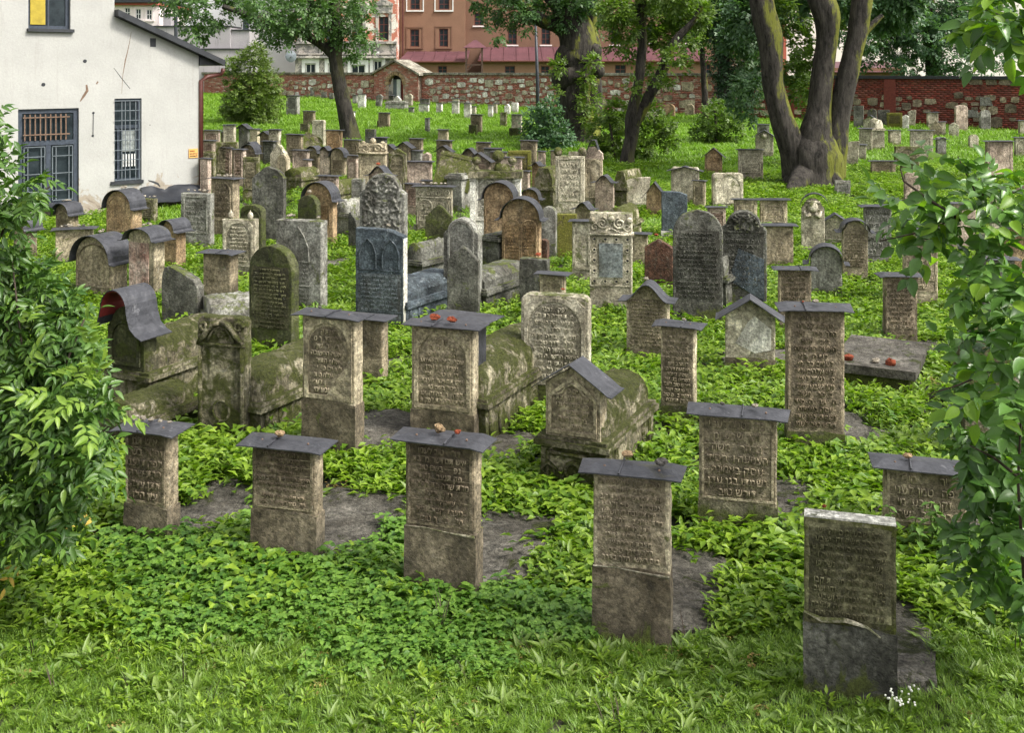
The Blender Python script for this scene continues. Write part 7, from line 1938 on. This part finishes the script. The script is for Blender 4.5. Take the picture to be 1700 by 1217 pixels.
def field(n, d0, d1, rng, pw=1.0, xl=-.66, xr=.66):
    """points in the field of view widened a little, uniform on the ground when pw = 1"""
    t = rng.uniform(0, 1, n); e = 1+pw
    d = (d0**e+(d1**e-d0**e)*t)**(1/e)
    k = rng.uniform(xl, xr, n); x = k*d
    z = np.array([gz(a, b) for a, b in zip(x, d)])
    ok = np.ones(n, bool)
    for fx_, fy_, c, s, hw, y0, y1 in FOOT:
        m = (np.abs(x-fx_) < 3) & (np.abs(d-fy_) < 3)
        dx, dy = x-fx_, d-fy_; lx = dx*c+dy*s; ly = -dx*s+dy*c
        ok &= ~(m & (np.abs(lx) < hw) & (ly > y0) & (ly < y1))
    # keep out of the house
    hx, hy = x-A0.x, d-A0.y; hl = hx*math.cos(TH)+hy*math.sin(TH); hp = -hx*math.sin(TH)+hy*math.cos(TH)
    ok &= ~((hl > -1) & (hl < LH) & (hp > -.25))
    ok &= d < (58.7-.706*x-.1)
    return np.stack([x, d, z], 1)[ok]
rg = np.random.default_rng(21)
def pyx(p): return p[:,0]/p[:,1]*F+850, HY+(EYE-p[:,2])/p[:,1]*F
def nz(p, sc, off=0): return np.array([noise.noise(Vector((a[0]*sc+off, a[1]*sc, off))) for a in p])
def packed(p):      # trodden soil between the tightly packed rows
    k = p[:,0]/p[:,1]; return (p[:,1] > 14.5) & (p[:,1] < 37) & (k > -.30) & (k < .08) & (rg.uniform(size=len(p)) > .38)
# near: ground elder patch in the front centre, elsewhere weeds; grass strip along the bottom
p = field(12500, 5.0, 9.5, rg); X, Y = pyx(p); q = nz(p, .9)
el = ((Y > 890) & (Y < 1075) & (X > 180) & (X < 1050) & (q > -.25)) | ((Y > 950) & (Y < 1130) & (X > 500) & (X < 850))
el &= (rg.uniform(size=len(p)) < .72) | (nz(p, 2.5) > .25)
pe = p[el]; scatter_obj('ground_elder', 'elder', M['l_elder'], pe, rg.uniform(.6, 1.25, len(pe)), 'low patch of ground elder with dull green leaflets in the front centre', rg)
rest = p[~el]; rest = rest[nz(rest, 1.6, 8) > -.30]; X, Y = pyx(rest); front = Y > 1040+60*nz(rest, 1.1, 5)
pw_ = rest[~front]; k = rg.uniform(size=len(pw_))
a_ = pw_[k < .62]; b_ = pw_[(k >= .62) & (k < .78)]; c_ = pw_[k >= .78]
pf = rest[front]; k = rg.uniform(size=len(pf))
g2 = field(15000, 4.6, 6.5, rg); Xg, Yg = pyx(g2); g2 = g2[Yg > 1010+90*nz(g2, .8, 9)]
mid = field(19500, 9.3, 22, rg, 1.0); k2 = rg.uniform(size=len(mid)); nm = nz(mid, .35, 3)
scatter_obj('leafy_weeds', 'weed', M['l_weed'], np.concatenate([a_, pf[k < .22], mid[(k2 < .5) & (nm > -.35)]]), rg.uniform(.75, 1.3, len(a_)+int((k < .22).sum())+int(((k2 < .5) & (nm > -.35)).sum())), 'bright green leafy weeds covering the ground between the stones', rg)
ros = np.concatenate([b_, pf[(k > .22) & (k < .40)], mid[(k2 > .5) & (k2 < .62)]]); scatter_obj('dandelions', 'rosette', M['l_dandelion'], ros, rg.uniform(.7, 1.35, len(ros)), 'dandelion and plantain rosettes in the grass', rg)
bro = np.concatenate([c_[::3], pf[(k > .40) & (k < .47)]]); scatter_obj('broad_weeds', 'broad', M['l_dandelion'], bro, rg.uniform(.7, 1.3, len(bro)), 'broad leaved plantains scattered in the weeds', rg)
gr = np.concatenate([g2, c_[1::3], pf[k > .47], mid[(k2 > .62) & (k2 < .72)]]); scatter_obj('grass', 'grass', M['l_grass'], gr, rg.uniform(.35, .8, len(gr)), 'fine grass blades along the bottom of the picture', rg)
sk = pf[::45]; scatter_obj('dry_stalks', 'stalk', M['twig'], sk, rg.uniform(.7, 1.1, len(sk)), 'thin dry brown stalks in the front grass', rg)
mt = np.concatenate([mid[(k2 > .72) | (nm < -.35)], a_[::3]]); far1 = field(18500, 21, 33, rg, 1.0); nf = nz(far1, .25, 7); X, Y = pyx(far1)
ivyreg = (X > 1130) & (Y > 290) & (X < 1480)
mt = np.concatenate([mt, far1[(nf < .05) | ivyreg]]); mt = mt[~packed(mt)]; scatter_obj('leaf_mat', 'mat', M['l_weed'], mt, rg.uniform(.8, 1.4, len(mt)), 'small leaved mat of weeds in the middle distance and under the big tree', rg)
lw = np.concatenate([far1[(nf >= .05) & ~ivyreg], field(55000, 31, 72, rg, .6)]); lw = lw[~packed(lw)]; scatter_obj('lawn_grass', 'lawn', M['l_lawn'], lw, rg.uniform(.7, 1.15, len(lw))*(1+np.clip((lw[:,1]-30)/40, 0, 1)*.5), 'lush light green grass on the far slope', rg)
li_ = field(5200, 5, 26, rg, .6); scatter_obj('leaf_litter', 'mat', isl('dead leaf', [(.10,.06,.025),(.22,.15,.05),(.30,.24,.07),(.07,.045,.03)]), li_[nz(li_, .9, 2) > -.1], rg.uniform(.25, .5, int((nz(li_, .9, 2) > -.1).sum())), 'brown dead leaves lying between the weeds', rg)
# leaf litter and a few white umbels at the lower right
p = np.array([(ground(x, y)) for x, y in ((1485, 1200), (1512, 1190), (1500, 1212), (1500, 1210), (1640, 1150))])
for i, q in enumerate(p):
    if i > 2: break
    r0 = empty('white_umbel', tuple(q), 0, ('white flower head low in the grass, left one at the lower right', 'white flower head low in the grass, middle one at the lower right', 'white flower head low in the grass, right one at the lower right')[i], 'flower')
    mb = MB(); mb.tube([(0, 0, 0), (0, 0, .13)], [.003]*2, 5); mb.build('stem', M['greenstem'], r0)
    mb = MB(); rr = random.Random(i)
    for _ in range(11): x, y = rr.gauss(0, .022), rr.gauss(0, .022); ball(mb, (x, y, .13+.01*rr.random()), .006, 5, 3)
    mb.build('flower_head', M['flower'], r0, kind='stuff')
